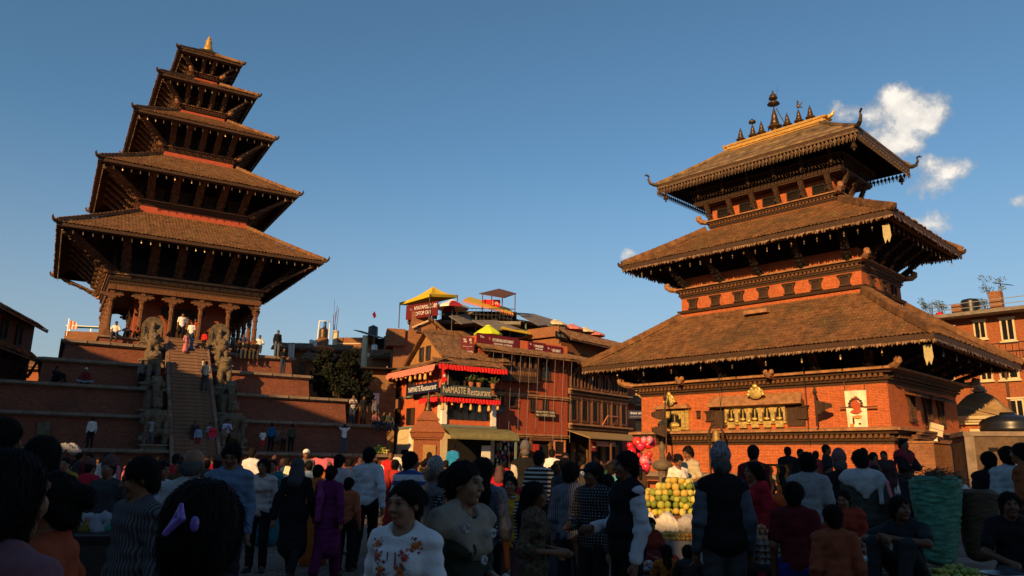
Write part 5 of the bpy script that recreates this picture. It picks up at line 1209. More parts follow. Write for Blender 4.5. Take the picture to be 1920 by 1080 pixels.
def canopy(px_corners, Ys, apex, Yp, m, label, post_to, sag=.12):
    """four-sided tent canopy on posts"""
    c = [at(x, y, Y) for (x, y), Y in zip(px_corners, Ys)]; a = at(*apex, Yp); o = sum(c)/4
    t = thing('canopy', label, 'canopy', (o[0], o[1], post_to), 0); L = lambda p: (p[0]-o[0], p[1]-o[1], p[2]-post_to)
    b = MB(); n = 6
    for k in range(4):
        p, q = np.array(L(c[k])), np.array(L(c[(k+1) % 4])); A = np.array(L(a)); V = []; F = []
        for i in range(n+1):
            for j in range(n+1):
                f = i/n; g = j/n; e = p+(q-p)*g; P = e+(A-e)*f; P[2] -= sag*math.sin(math.pi*f)*2*math.sin(math.pi*g)+.35*f*(1-f)*2; V.append(tuple(P))
        for i in range(n):
            for j in range(n): s = i*(n+1)+j; F.append((s, s+1, s+n+2, s+n+1))
        b.add(V, F); b.quad(tuple(p), tuple(q), tuple(q-[0, 0, .22]), tuple(p-[0, 0, .22]))
    put('canopy_cloth', b, MATS[m], t)
    for p in c: x, y, z = L(p); put('canopy_post', MB().bar((x, y, 0), (x, y, z), .07, .07), MATS['black_metal'], t)
    return t
def terraces():
    # gabled brick house behind the corner restaurant
    F = frame_px(735, 58., R_(12)); h = house(F, 'gabled_house', 'old brick house with broad gable rising behind the corner restaurant')
    def pt(px, py, y=0.): u, z = F.uv(px, py, y); return (u, z)
    P = [pt(737, 700), pt(872, 700), pt(872, 655), pt(803, 600), pt(772, 618), pt(737, 622)]; put('gable_wall', MB().prism(P, 0, 7), MATS['old_brick'], h)
    a, b = pt(803, 598), pt(880, 662); vb = MB().bar((a[0], -.2, a[1]+.08), (b[0], -.2, b[1]+.08), .5, .2); put('verge_board', vb, MATS['tile_old'], h)
    rs = MB().quad((a[0], -.4, a[1]+.12), (b[0], -.4, b[1]+.12), (b[0], 7, b[1]+.12), (a[0], 7, a[1]+.12)); put('roof_slope', rs, MATS['tile_old'], h)
    win(F, h, 782, 612, 788, 622, -.01, 'wood'); put('lean_gutter', MB().bar((*(lambda q: (q[0], -.25))(pt(772, 615)), pt(772, 615)[1]), (pt(803, 602)[0], -.25, pt(803, 602)[1]), .12, .1), MATS['cream_plaster'], h)
    bl = MB(); u0, z0, u1, z1 = F.rect(772, 585, 808, 604, .5); bl.box(u0, u1, .5, 3, z0-1, z1); put('parapet_block', bl, MATS['old_brick'], h)
    u0, z0, u1, z1 = F.rect(737, 618, 775, 650, .0); put('side_block', MB().box(u0-.5, u0+.9, -.3, 2, z0, z1), MATS['old_brick'], h)
    # roof-top cafe: sign, canopy, awnings
    Fs = Frame(*at(749, 860, 59.5)[:2], R_(-38)); u0, z0 = Fs.uv(749, 602); u1, z1 = Fs.uv(809, 565); zb = Fs.uv(809, 585)[1]
    t = thing('sign_board', 'maroon rooftop cafe sign under the yellow canopy', 'sign', Fs.wor(0, 0, zb-.1), Fs.a); w = u1-u0; hh = 1.0
    put('board', MB().box(0, w, -.05, 0, -.25, hh-.1), MATS['maroon_vinyl'], t); text('NYATAPOLA', .52*w, .58, .5*w, .30, MATS['white_letters'], t, -.056); text('ROOFTOP CAFE', .5*w, .12, .62*w, .30, MATS['white_letters'], t, -.056); text('THE', .16*w, .5, .09*w, .18, MATS['dull_letters'], t, -.056); text('%', .8*w, .6, .08*w, .4, MATS['cream_letters'], t, -.056); text('8!', .92*w, .58, .1*w, .34, MATS['white_letters'], t, -.056)
    zf = at(800, 600, 60)[2]
    canopy([(750, 567), (806, 551), (858, 553), (790, 569)], [60.5, 57.5, 60.5, 63], (812, 537), 60.3, 'yellow_cloth', 'yellow peaked canopy over the rooftop cafe', zf-.6, .05)
    fl = thing('roof_terrace', 'cluttered rooftop terrace with railings and dark furniture above the brick gable', 'terrace', tuple(at(850, 600, 61)), 0)
    put('terrace_slab', MB().box(-3.6, 5.5, -1.2, 6, -.5, -.25), MATS['grey_sheet'], fl); put('terrace_back', MB().box(-1.2, 5.2, 2.2, 2.4, -.25, 1.2), MATS['wood_dark'], fl)
    for i in range(24): put('railing_bar', MB().box(-2.6+i*.32, -2.57+i*.32, -1.1, -1.07, -.25, .75), MATS['black_metal'], fl)
    put('rail', MB().box(-2.6, 5., -1.12, -1.05, .75, .8).box(-2.6, 5., -1.12, -1.05, .25, .28), MATS['black_metal'], fl)
    for i in range(6): put('chair', MB().box(-1.8+i*1.0, -1.4+i*1.0, .2, .6, .15, .2).box(-1.8+i*1.0, -1.4+i*1.0, .6, .64, .2, .7).box(-1.8+i*1.0, -1.76+i*1.0, .2, .24, -.25, .15).box(-1.44+i*1.0, -1.4+i*1.0, .2, .24, -.25, .15), MATS['black_metal'], fl)
    def sheet(pts, Ys, m, name, lab, cat, th=.06):
        P = [at(x, y, Y) for (x, y), Y in zip(pts, Ys)]; o = sum(P)/len(P); V = [tuple(p-o) for p in P]+[tuple(p-o-[0, 0, th]) for p in P]; n = len(P)
        q = put(name, MB().add(V, [tuple(range(n)), tuple(range(2*n-1, n-1, -1))]+[(i, i+n, (i+1) % n+n, (i+1) % n) for i in range(n)]), MATS[m], None, tuple(o)); return tag(q, lab, cat)
    q = sheet([(868, 562), (963, 588), (955, 578), (880, 556)], [59, 61, 66, 64], 'yellow_cloth', 'awning', 'yellow awning with orange scalloped edge on the roof terrace', 'awning')
    P = [at(868, 562, 58.9), at(963, 588, 60.9)]; d = P[1]-P[0]; Ld = np.linalg.norm(d); sc = MB()
    for i in range(24):
        c = Vector(tuple(d*(i+.5)/24)); e = Vector(tuple(d/24*.5)); sc.add([c-e, c+e, c+e*.6-Vector((0, 0, .2)), c-Vector((0, 0, .27)), c-e*.6-Vector((0, 0, .2))], [(0, 1, 2, 3, 4)])
    tag(put('scalloped_valance', sc, mat('orange_cloth', (.75, .25, .05), .8, .1, 8, .1), None, tuple(P[0])), 'orange scalloped valance along the yellow terrace awning', 'valance')
    sheet([(898, 550), (936, 541), (968, 550), (945, 558)], [63, 65, 63, 60.5], 'rust_sheet', 'roof_sheet', 'flat rust-brown roof on posts above the terrace', 'roof')
    for px in (905, 922, 942, 966): p = at(px, 552, 62.); tag(put('roof_post', MB().bar((0, 0, -1.6), (0, 0, 0), .08, .08), MATS['rust_sheet'], None, tuple(p)), 'slim post under the flat rust-brown roof, %s' % {905: 'leftmost of four', 922: 'second from the left', 942: 'third from the left', 966: 'rightmost of four'}[px], 'post', 'posts of the flat roof')
    Fp = frame_px(905, 62.5, 0.); signboard(Fp, 905, 562, 938, 575, 0, 'red_cloth', [('CAFE', .2, .5, .4, .4, None)], 'plain red panel below the flat rust-brown roof', 'white_letters')
    for k, (pts, lab) in enumerate((([(842, 592), (873, 589), (895, 604), (865, 607)], 'grey sheet roof left below the terrace'), ([(885, 600), (930, 600), (975, 616), (925, 620)], 'long grey sheet roof below the scalloped awning'), ([(965, 586), (1000, 588), (1060, 606), (1010, 610)], 'dark grey sheet roof right of the scalloped awning'))):
        sheet(pts, [57, 60, 60, 56.5] if k < 2 else [63, 68, 70, 64], 'grey_sheet', 'sheet_roof', lab, 'roof')
    tb = thing('terrace_house', 'dark recessed terrace storey behind the roof banners', 'building', tuple(at(960, 640, 64)), R_(40)); put('wall', MB().box(-4.5, 5.5, 0, 5, -4, 1.9), MATS['wood_dark'], tb); put('eave', MB().box(-4.7, 5.7, -.6, 0, 1.7, 1.85), MATS['grey_sheet'], tb)
    for i in range(6): put('terrace_post', MB().box(-4.3+i*1.8, -4.2+i*1.8, -.5, -.4, -1, 1.7), MATS['slate_band'], tb)
    rh = thing('terrace_hut', 'low brick and tile attic between gabled house and lime parasol', 'building', tuple(at(868, 655, 58)), R_(20)); put('wall', MB().box(-2.2, 1.5, 0, 3, -2.5, .85), MATS['red_plaster'], rh); put('roof', tile_strip(4.6, 1.6, .75, 1.55, 44).xf(Matrix.Translation((-2.6, .9, 0))), MATS['tile_old'], rh); put('opening', MB().box(.2, 1.3, -.03, .0, -.6, .6), MATS['dark_void'], rh)
    parasol(848, 576, 58.5, 1.35, .55, 'white_paint', 'red and white parasol beside the yellow canopy', panels=('white_paint', 'maroon_cloth'), n=8)
    parasol(915, 626, 55.5, 1.05, .62, 'lime_cloth', 'bright lime parasol above the maroon roof banner', n=10)
    sheet([(938, 615), (996, 626), (992, 620), (945, 609)], [57, 59.5, 62, 60], 'yellow_cloth', 'awning', 'narrow yellow awning right of the lime parasol', 'awning')
    parasol(1041, 609, 68, 1.15, .45, 'cream_cloth', 'cream parasol nearest the orange wall'); parasol(1072, 617, 69.5, 1.1, .45, 'pink_cloth', 'salmon parasol between the two cream ones')
    parasol(1096, 622, 71, 1.0, .4, 'cream_cloth', 'smaller cream parasol between two salmon ones'); parasol(1114, 628, 71.5, 1.05, .4, 'pink_cloth', 'salmon parasol at the far end of the terrace')
    P = [at(998, 604, 66), at(1048, 620, 67.5)]; L = np.linalg.norm((P[1]-P[0])[:2]); o = put('red_frill', frill(L, 0, 0, .3, 71).xf(Matrix.Rotation(math.atan2(P[1][2]-P[0][2], L)*1, 4, 'Y').inverted()), MATS['red_cloth'], None, tuple(P[0]), math.atan2(P[1][1]-P[0][1], P[1][0]-P[0][0])); tag(o, 'red frilled valance above the orange terrace wall', 'valance')
    ow = thing('terrace_wall', 'bright orange plaster wall stepping down beside the terrace sign', 'wall', tuple(at(1000, 660, 63.5)), R_(5)); put('wall', MB().prism([(-.2, -2), (1.9, -2), (1.9, 1.5), (-.2, 1.0)], 0, .3), MATS['red_plaster'], ow)
    p = at(1150, 700, 70); sh = thing('narrow_house', 'narrow red house with tiled awning at the mouth of the lane', 'building', (p[0], p[1], 0), R_(40)); put('wall', MB().box(-.3, 3.0, 0, 6, 0, 11.5), MATS['red_brick_w'], sh); put('pent_roof', tile_strip(3.8, 1.2, 7.2, 8.0, 81).xf(Matrix.Translation((-.4, 0, 0))), MATS['tile_old'], sh)
    o = put('window', MB().box(.6, 1.9, -.4, .0, 5.0, 6.3).box(.4, 2.1, -.55, 0, 4.8, 4.99), MATS['wood_warm'], sh); put('doorway', MB().box(.3, 2.4, -.03, .02, 0, 2.6), MATS['dark_void'], sh)
    p = at(1180, 700, 82); fh = thing('ochre_house', 'weathered ochre plaster house closing the end of the lane', 'building', (p[0], p[1], 0), R_(-8)); put('wall', MB().box(-.5, 3.5, 0, 5, 0, 9.5), MATS['ochre_plaster'], fh); put('upper_wall', MB().box(.2, 3.3, .4, 5, 9.5, 11.5), MATS['grey_plaster'], fh); put('roof_slab', MB().box(-.8, 3.8, -.5, 5, 9.3, 9.48), MATS['grey_sheet'], fh)
    for x in (.3, 1.9): o = put('window', MB().box(x, x+.9, -.06, .02, 6.2, 7.8), MATS['wood'], fh)
    put('lower_front', MB().box(-.5, 3.5, -.25, -.01, 0, 3.8), MATS['wood_dark'], fh)
    Fd = frame_px(1180, 60., R_(-5)); t = signboard(Fd, 1178, 770, 1219, 785, 0, 'navy_vinyl', [('नेपाल संवत्', -.08, .64, .66, .42, None), ('शुभकामना सन्देश', -.1, .22, .6, .22, 'dull_letters'), ('११३७', .38, .22, .18, .2, None)], 'dark banner with two lines of white script across the lane', 'white_letters')
    Fw = frame_px(1143, 66., R_(0)); signboard(Fw, 1147, 805, 1158, 819, 0, 'white_paint', [('Rs', 0, .3, .6, .3, None)], 'small white sign with red lettering below the tan awning end', 'red_sign')
mat('rust_sheet', (.10, .045, .03), .8, .3, 3, .1); mat('maroon_cloth', (.30, .015, .03), .8, .1, 5, .1); mat('cream_cloth', (.66, .54, .34), .8, .1, 5, .1)
terraces()

# ---- low town behind the tall temple, tree and yard
def leaf_cloud(n, pts, size, seed):
    """many small leaf faces scattered through clumps: pts = [(x, y, z, r)]"""
    r = np.random.default_rng(seed); V = np.empty((n*4, 3)); w = np.array([p[3]**2 for p in pts]); pick = r.choice(len(pts), n, p=w/w.sum()); P = np.array(pts)
    d = r.normal(size=(n, 3)); d /= np.linalg.norm(d, axis=1)[:, None]; rad = P[pick, 3]*r.uniform(.35, 1.08, n)**.6
    c = P[pick, :3]+d*rad[:, None]; a = r.normal(size=(n, 3)); a /= np.linalg.norm(a, axis=1)[:, None]; b = np.cross(a, r.normal(size=(n, 3))); b /= np.linalg.norm(b, axis=1)[:, None]
    s = size*r.uniform(.6, 1.4, n)[:, None]
    V[0::4] = c-a*s; V[1::4] = c+b*s*.5; V[2::4] = c+a*s; V[3::4] = c-b*s*.5
    me = bpy.data.meshes.new('foliage'); me.from_pydata(V.tolist(), [], (np.arange(n*4).reshape(-1, 4)).tolist()); me.update(); return me
def yard():
    p = at(640, 745, 51.5); t = thing('leafy_tree', 'dark leafy tree between the temple plinth and the corner restaurant', 'tree', (p[0], p[1], 0), 0)
    tr = MB().tube([(0, 0, 0), (.1, 0, 2.2), (-.1, .1, 4.2), (.1, 0, 6.2)], [.3, .24, .17, .06], 8)
    pts = []; r = random.Random(5)
    for k in range(60):
        px, py = r.uniform(592, 690), r.uniform(662, 748)
        if py < 685 and (px < 606 or px > 668): continue
        q = at(px, py, 51.5+r.uniform(-1.3, 1.3)); c = (q[0]-p[0], q[1]-p[1], q[2]); pts.append((*c, r.uniform(.28, .62))); tr.tube([(0, 0, min(3+r.uniform(0, 2), c[2]-.2)), c], [.07, .015], 5)
    put('trunk', tr, MATS['bark'], t); put('crown', leaf_cloud(11000, pts, .13, 3), MATS['leaf_dark'], t)
    # ochre yard wall with white notice
    F = frame_px(655, 55., R_(8)); h = house(F, 'yard_wall', 'ochre plaster yard wall beside the corner restaurant', 'wall'); u0, z0, u1, z1 = F.rect(655, 694, 742, 800, 0); put('wall', MB().box(u0, u1, 0, .4, 0, z1), MATS['brown_plaster'], h); put('wall', MB().box(u0-1.6, u0-.01, .3, .6, 0, z1-1.0), MATS['dark_brick'], h)
    put('lean_roof', MB().box(u0-.3, u1, -.9, .4, z1+.02, z1+.12), MATS['wood_dark'], h)
    put('gate_post', MB().box(u0+.7, u0+.95, -.3, .0, 0, z1-1.2), MATS['red_plaster'], h); signboard(F, 676, 737, 711, 757, -.05, 'white_paint', [('bank', .4, .85, .12, .1, 'dull_letters')], 'large blank white notice on the ochre yard wall')
    # brick house with bare columns and water tanks
    F = frame_px(622, 74., R_(-6)); h = house(F, 'unfinished_house', 'unfinished brick storey with concrete columns and rusty bars')
    u0, z0, u1, z1 = F.rect(626, 627, 690, 662, 0); put('wall', MB().box(u0, u1-.4, .05, 6, 0, z1-.3), MATS['old_brick'], h); put('concrete_band', MB().box(u0, u1-.4, 0, .05, z0+.9, z0+1.0), MATS['cream_plaster'], h)
    for px in (628, 684): u = F.uv(px, 640)[0]; put('column', MB().box(u-.22, u+.22, -.1, .35, 0, z1+(.4 if px == 628 else -.1)), MATS['cream_plaster'], h)
    for k, px in enumerate((626, 628, 631, 626.5)): u = F.uv(px, 600)[0]; put('reinforcing_bar', MB().bar((u, .1, z1), (u+.1*(k-1), .1, z1+2.0+k*.3), .04, .04), MATS['rust_sheet'], h)
    put('aerial', MB().bar((F.uv(625, 600)[0], .3, z1), (F.uv(625.5, 560)[0], .3, F.uv(625, 560)[1]), .025, .025), MATS['rust_sheet'], h)
    a = F.rect(666, 621, 715, 640, 1); put('sheet_roof', MB().add([(a[0], 0, a[3]), (a[2], 0, a[1]+.2), (a[2], 3, a[1]+.6), (a[0], 3, a[3]+.4)], [(0, 1, 2, 3)]).add([(a[0], 0, a[3]-.05), (a[2], 0, a[1]+.15), (a[2], 3, a[1]+.55), (a[0], 3, a[3]+.35)], [(3, 2, 1, 0)]), MATS['grey_sheet'], h)
    u0, z0, u1, z1 = F.rect(690, 655, 735, 670, 0); put('terrace_wall', MB().box(u0, u1+.8, -.2, .1, 0, z1), MATS['old_brick'], h); put('terrace_band', MB().box(u0, u1+.8, -.24, -.2, z0, z0+.4), MATS['cream_plaster'], h)
    for px in (700, 722, 733): u = F.uv(px, 650)[0]; put('terrace_post', MB().box(u-.1, u+.1, 0, .2, z1, z1+1.2), MATS['wood_warm'], h)
    put('terrace_dark', MB().box(u0, u1+.6, 1.5, 1.6, z1, z1+1.3), MATS['wood_dark'], h)
    def tank(px, py0, py1, w, Y, lab, m='black_plastic'):
        a = at(px, py1, Y); b = at(px, py0, Y); H = b[2]-a[2]; R = w/1420*Y/2; pr = [(R*.98, 0)]
        for i in range(6): pr += [(R, H*(.02+i*.13)), (R*.95, H*(.08+i*.13))]
        pr += [(R*.97, H*.80), (R*.7, H*.9), (R*.3, H*.95), (R*.28, H), (.01, H)]; t = thing('water_tank', lab, 'water tank', tuple(a), 0, 'water tanks on the roofs'); put('tank_body', MB().lathe(pr, 16).mesh('tank_body', True), MATS[m], t); put('tank_stand', MB().box(-R, R, -R, R, -.9, -.02), MATS['old_brick'], t); return t
    tank(606, 614, 634, 17, 72, 'ribbed dark water tank on a frame left of the rusty bars', 'bronze'); tank(699, 610, 630, 19, 76, 'black water tank above the sloping sheet roof'); tank(725, 630, 638, 13, 78, 'small low black tank near the brick gable'); tank(609, 602, 613, 6, 73, 'thin blue barrel above the ribbed tank', 'blue_plastic'); tank(702, 645, 657, 12, 73, 'bright steel tank on the terrace', 'steel')
    p = at(606, 640, 72); t = thing('tank_frame', 'white pipe frame round the ribbed water tank', 'frame', tuple(p), 0); put('frame_leg', MB().bar((-.6, 0, -.6), (-.5, 0, 2.0), .09, .09), MATS['white_paint'], t); put('frame_leg', MB().bar((.5, 0, -.6), (.5, 0, 1.9), .07, .07), MATS['white_paint'], t); put('frame_top', MB().bar((-.5, 0, 2.0), (.5, 0, 1.95), .06, .06), MATS['white_paint'], t)
    p = at(702, 590, 80); t = thing('kite', 'small dark kite flying above the roofs', 'kite', tuple(p), .4); put('kite_sail', MB().add([(0, 0, .4), (.25, .1, -.1), (0, 0, -.45), (-.25, -.1, .0)], [(0, 1, 2, 3)]), MATS['maroon_cloth'], t)
    # low brick houses right behind the plinth
    for (x0, y0, x1, y1, Y, m, lab) in ((500, 652, 560, 720, 62, 'old_brick', 'low brick house just right of the temple floor'), (560, 672, 606, 740, 58, 'orange_brick', 'small orange brick house with carved window behind the plinth'), (584, 655, 640, 720, 66, 'old_brick', 'brick house with blue tarpaulin behind the tree'), (690, 668, 740, 740, 62, 'old_brick', 'brown brick house between tree and corner restaurant')):
        F = frame_px(x0, Y, R_(4)); h = house(F, 'low_house', lab); u0, z0, u1, z1 = F.rect(x0, y0, x1, y1, 0); put('wall', MB().box(0, u1-u0, 0, 4, 0, z1), MATS[m], h)
        put('roof', tile_strip(u1-u0+.6, 1.2, z1-.1, z1+.5, x0).xf(Matrix.Translation((-.3, .6, 0))), MATS['tile_old'], h); put('roof_back', MB().box(-.2, u1-u0+.2, .61, 4, z1, z1+.42), MATS['tile_old'], h)
        if x0 == 560: win(F, h, 562, 682, 572, 700, 0, 'wood_warm', 'bars')
    for k_, (px, py, w_, h_, lab) in enumerate(((587, 648, .7, 1.0, 'white sheet hanging on the brick roofs'), (546, 658, .5, 1.1, 'white washing hung out beside the temple floor'))):
        p = at(px, py, 65 if px > 550 else 60); V = []; F_ = []
        for i in range(7): V += [(w_*(i/6-.5), .06*math.sin(i*2.1), h_*.5+.04*math.sin(i*1.3)), (w_*(i/6-.5)*.9, .1*math.sin(i*2.4), -h_*.5+.06*math.cos(i*2))]
        for i in range(6): F_.append((2*i, 2*i+1, 2*i+3, 2*i+2))
        tag(put('hanging_sheet', MB().add(V, F_), MATS['white_paint'], None, tuple(p)), lab, 'sheet')
    for (px, py, w, hh, m, lab) in ((592, 658, .7, .22, 'blue_plastic', 'blue tarpaulin bundle on the brick roofs'), (604, 655, 1.0, .35, 'orange_tarp', 'orange tarpaulin heap on the brick roofs')):
        p = at(px, py, 65 if px > 550 else 60); b = Blob().ell((0, 0, 0), (w, .5, hh)).ell((w*.5, 0, -hh*.3), (w*.6, .4, hh*.6)).ell((-w*.6, 0, -hh*.3), (w*.5, .4, hh*.5)); tag(put('tarpaulin', b.mesh(.12, noise=lambda x, y, z: .04*np.sin(9*x+5*z)*np.cos(7*z+3*x)), MATS[m], None, tuple(p)), lab, 'tarpaulin')
    # terrace behind the plinth's left shoulder
    F = frame_px(120, 72., R_(10)); h = house(F, 'terrace_building', 'brick rooftop terrace with green awning left behind the temple'); u0, z0, u1, z1 = F.rect(119, 622, 215, 660, 0); put('wall', MB().box(u0, u1, 0, 5, 0, z1), MATS['old_brick'], h)
    a = F.rect(128, 606, 205, 616, 0); put('awning', MB().add([(a[0], 0, a[1]), (a[2], 0, a[1]), (a[2], 2, a[3]), (a[0], 2, a[3])], [(0, 1, 2, 3)]), mat('dark_green', (.02, .09, .05), .8, .2, 4, .1), h); put('railing', MB().box(u0, u1, 0, .05, z1+.5, z1+.55).box(u0+.3, u0+.4, 0, .1, z1, a[1]).box(u0+2.2, u0+2.3, 0, .1, z1, a[1]).box(u0+4, u0+4.1, 0, .1, z1, a[1]), MATS['steel'], h)
    t = thing('flag', 'striped orange and white flag at the awning end behind the temple', 'flag', F.wor(a[0], -.05, a[1]), F.a); put('flag_cloth', MB().quad((0, 0, -.1), (.9, 0, -.15), (.7, .1, .55), (.1, 0, .75)), stripes('flag_stripes', (.55, .12, .04), (.7, .6, .5), .3), t); put('flag_pole', MB().bar((0, 0, -.8), (0, 0, .9), .05, .05), MATS['steel'], t)
mat('brown_plaster', (.22, .115, .05), .9, .35, 2.2, .25); mat('orange_tarp', (.6, .12, .03), .8, .2, 4, .1)
yard()
def left_house():
    F = Frame(-29.6, 43.0, R_(106)); # facade runs away from the viewer along the left edge
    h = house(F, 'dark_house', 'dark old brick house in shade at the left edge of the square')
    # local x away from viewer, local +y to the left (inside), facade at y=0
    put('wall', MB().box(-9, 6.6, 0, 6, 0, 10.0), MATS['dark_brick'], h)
    for z0, z1, d, x0, x1, sd in ((9.7, 10.2, .75, -9.5, 7.0, 90), (7.6, 8.2, .7, -9.5, 6.9, 91), (4.0, 4.5, .6, -9.5, 6.8, 92)): put('pent_roof', tile_strip(x1-x0, d, z0, z1, sd).xf(Matrix.Translation((x0, 0, 0))), MATS['tile_old'], h)
    put('roof_back', MB().prism([(-9.5, 10.1), (7.0, 10.1), (7.0, 10.2), (-9.5, 10.2)], 0, 6), MATS['tile_old'], h)
    for z in (1.0, 4.9, 8.2):
        for x in (-6.5, -4, -1.5, 1.2, 3.8): o = put('window', MB().box(x-.5, x-.4, -.1, 0, z, z+1.3).box(x+.4, x+.5, -.1, 0, z, z+1.3).box(x-.4, x+.4, -.1, 0, z+1.2, z+1.3).box(x-.4, x+.4, -.1, 0, z, z+.1), MATS['wood_dark'], h); put('pane', MB().box(x-.4, x+.4, -.04, -.01, z+.1, z+1.2), MATS['dark_void'], o)
    sm = strut_mesh(1.4, .14, 3).mesh('strut'); sm.materials.append(MATS['wood'])
    for i in range(10): put_strut(h, (-8+i*1.6, -.05, 6.5), (-8+i*1.6, -.5, 7.5), .14, sm, RZ(0))
    p = at(66, 690, 66); h2 = thing('low_house', 'small sunlit brick house glimpsed between dark house and plinth', 'building', (p[0], p[1], 0), 0); put('wall', MB().box(-2, 1.6, 0, 4, 0, 9.2), MATS['orange_brick'], h2); put('roof', tile_strip(4.2, 1.0, 9.0, 9.8, 93).xf(Matrix.Translation((-2.3, .4, 0))), MATS['tile_old'], h2); put('window', MB().box(-.4, .4, -.06, .02, 5.4, 6.8), MATS['wood'], h2)
left_house()
# ---- right: orange house, cream shrine, tank wall
def right_side():
    F = frame_px(1722, 46., R_(-46)); h = house(F, 'orange_house', 'orange brick apartment house with balcony railings behind the right temple')
    L = 11; put('wall', MB().box(0, L, 0, 6, 0, 10.3), MATS['orange_brick'], h); put('roof_slab', MB().box(-.4, L+.4, -1.1, 6.2, 10.3, 10.5), MATS['grey_sheet'], h)
    put('balcony_slab', MB().box(1.0, L, -1.0, 0, 7.45, 7.6), MATS['cream_plaster'], h)
    for i in range(32): put('balcony_bar', MB().box(1.05+i*.31, 1.08+i*.31, -.97, -.94, 7.6, 8.5), MATS['black_metal'], h)
    put('balcony_rail', MB().box(1.0, L, -.99, -.92, 8.5, 8.55), MATS['black_metal'], h)
    for x in (2.1, 5.0, 8.0): put('downpipe', MB().box(x, x+.1, -.12, -.01, 0, 7.4), MATS['rust_sheet'], h)
    for (a, b, c, d) in ((1780, 612, 1792, 640), (1826, 602, 1850, 636), (1876, 597, 1904, 640), (1772, 690, 1790, 712), (1838, 690, 1862, 714), (1874, 688, 1912, 712), (1893, 748, 1922, 784)): win(F, h, a, b, c, d, 0, 'cream_plaster', 'double')
    def tank2(px, py0, py1, w, yl, lab):
        u, z0 = F.uv(px, py1, yl); z1 = F.uv(px, py0, yl)[1]; H = z1-z0; R = w/2; t = thing('water_tank', lab, 'water tank', F.wor(u, yl, 10.5), 0, 'water tanks on the roofs'); pr = [(R, 0)]
        for i in range(7): pr += [(R, H*(.02+i*.12)), (R*.96, H*(.08+i*.12))]
        pr += [(R*.97, H*.86), (R*.85, H*.94), (R*.3, H), (.01, H)]; put('tank_body', MB().lathe(pr, 18).mesh('tank_body', True), MATS['black_plastic'], t)
    tank2(1821, 553, 588, 1.0, 1., 'tall black water tank on the orange house roof')
    for px, w, hgt, lab in ((1796, .5, .75, 'short brick chimney stub left of the black tank'), (1872, .6, 1.25, 'brick chimney stub with small solar panel')):
        u, z = F.uv(px, 590, .6); t = thing('chimney', lab, 'chimney', F.wor(u, .6, 10.5), F.a); put('stack', MB().frus(w/2, w/2, 0, w/2, w/2, hgt), MATS['old_brick'], t)
        if w > .55: put('solar_panel', MB().add([(-.1, -.3, hgt+.55), (.9, -.3, hgt+.25), (.9, .4, hgt+.3), (-.1, .4, hgt+.6)], [(0, 1, 2, 3)]).bar((.3, 0, hgt), (.3, 0, hgt+.42), .05, .05), MATS['grey_sheet'], t)
    for i, (px, hgt, lab) in enumerate(((1742, 1.1, 'flowering roof plant at the left end of the orange house'), (1765, .8, 'low leafy roof plant beside grey planter'), (1846, .6, 'small roof plant right of the black tank'), (1868, 1.9, 'wispy tall roof plant behind the chimney stub'))):
        u, z = F.uv(px, 590, 1.2); t = thing('roof_plant', lab, 'plant', F.wor(u, 1.2, 10.5), 0); put('planter', MB().box(-.45, .45, -.25, .25, 0, .4), MATS['grey_sheet'], t); stm = MB(); r = random.Random(px)
        for k in range(14): a = r.uniform(0, 6.28); stm.tube([(r.uniform(-.3, .3), 0, .38), (math.cos(a)*.5*hgt*.6, math.sin(a)*.3, .4+hgt*r.uniform(.6, 1))], [.014, .005], 4)
        put('stems', stm, MATS['bark'], t); put('foliage', leaf_cloud(260, [(r.uniform(-.4, .4)*hgt, r.uniform(-.2, .2), .4+hgt*r.uniform(.5, 1), .22) for _ in range(8)], .05, px), MATS['leaf'], t)
    put('rail', MB().box(1.5, L, .0, .04, 11.2, 11.24).box(1.5, L, .0, .04, 10.9, 10.94), MATS['steel'], h)
    t = thing('bucket', 'red bucket standing on the orange house roof', 'bucket', F.wor(F.uv(1762, 590, .3)[0], .3, 10.5), 0); put('bucket_body', MB().lathe([(.14, 0), (.2, .36), (.18, .36)], 10), MATS['red_cloth'], t)
    # cream domed shrine
    p = at(1845, 800, 34.5); t = thing('plaster_shrine', 'small shrine with two cream plaster roofs beside the right temple', 'shrine', (p[0], p[1], 0), R_(-40))
    put('body', MB().frus(1.05, 1.05, 0, 1.0, 1.0, 3.6), MATS['orange_brick'], t); put('roof_molding', MB().frus(1.18, 1.18, 3.6, 1.18, 1.18, 3.7).frus(1.26, 1.26, 3.701, 1.32, 1.32, 3.82).frus(1.4, 1.4, 3.821, 1.45, 1.45, 3.95), MATS['cream_plaster'], t)
    pr = []
    d = MB(); n = 7
    for i in range(n):
        f0, f1 = i/n, (i+1)/n; g = lambda f: 1.42*(1-f)**.75*(1-.15*math.sin(f*math.pi))+.16*f; d.frus(g(f0), g(f0), 3.95+f0*1.15, g(f1), g(f1), 3.95+f1*1.15)
    put('domed_roof', d, MATS['tan_plaster'], t); put('finial', MB().frus(.26, .26, 5.1, .26, .26, 5.2).lathe([(.2, 5.2), (.24, 5.3), (.08, 5.4), (.1, 5.5), (.01, 5.75)], 10), MATS['cream_plaster'], t)
    put('porch', MB().box(-2.3, -.9, -1.6, 1.0, 0, 2.9), MATS['orange_brick'], t); put('porch_roof', MB().frus(1.05, 1.6, 2.9, 1.05, 1.6, 3.05, (-1.6, -.2)).frus(1.1, 1.65, 3.051, .6, .9, 3.75, (-1.6, -.2)), MATS['tan_plaster'], t); put('niche', MB().box(-.4, .4, -1.12, -1.0, 2.2, 3.4), MATS['cream_plaster'], t)
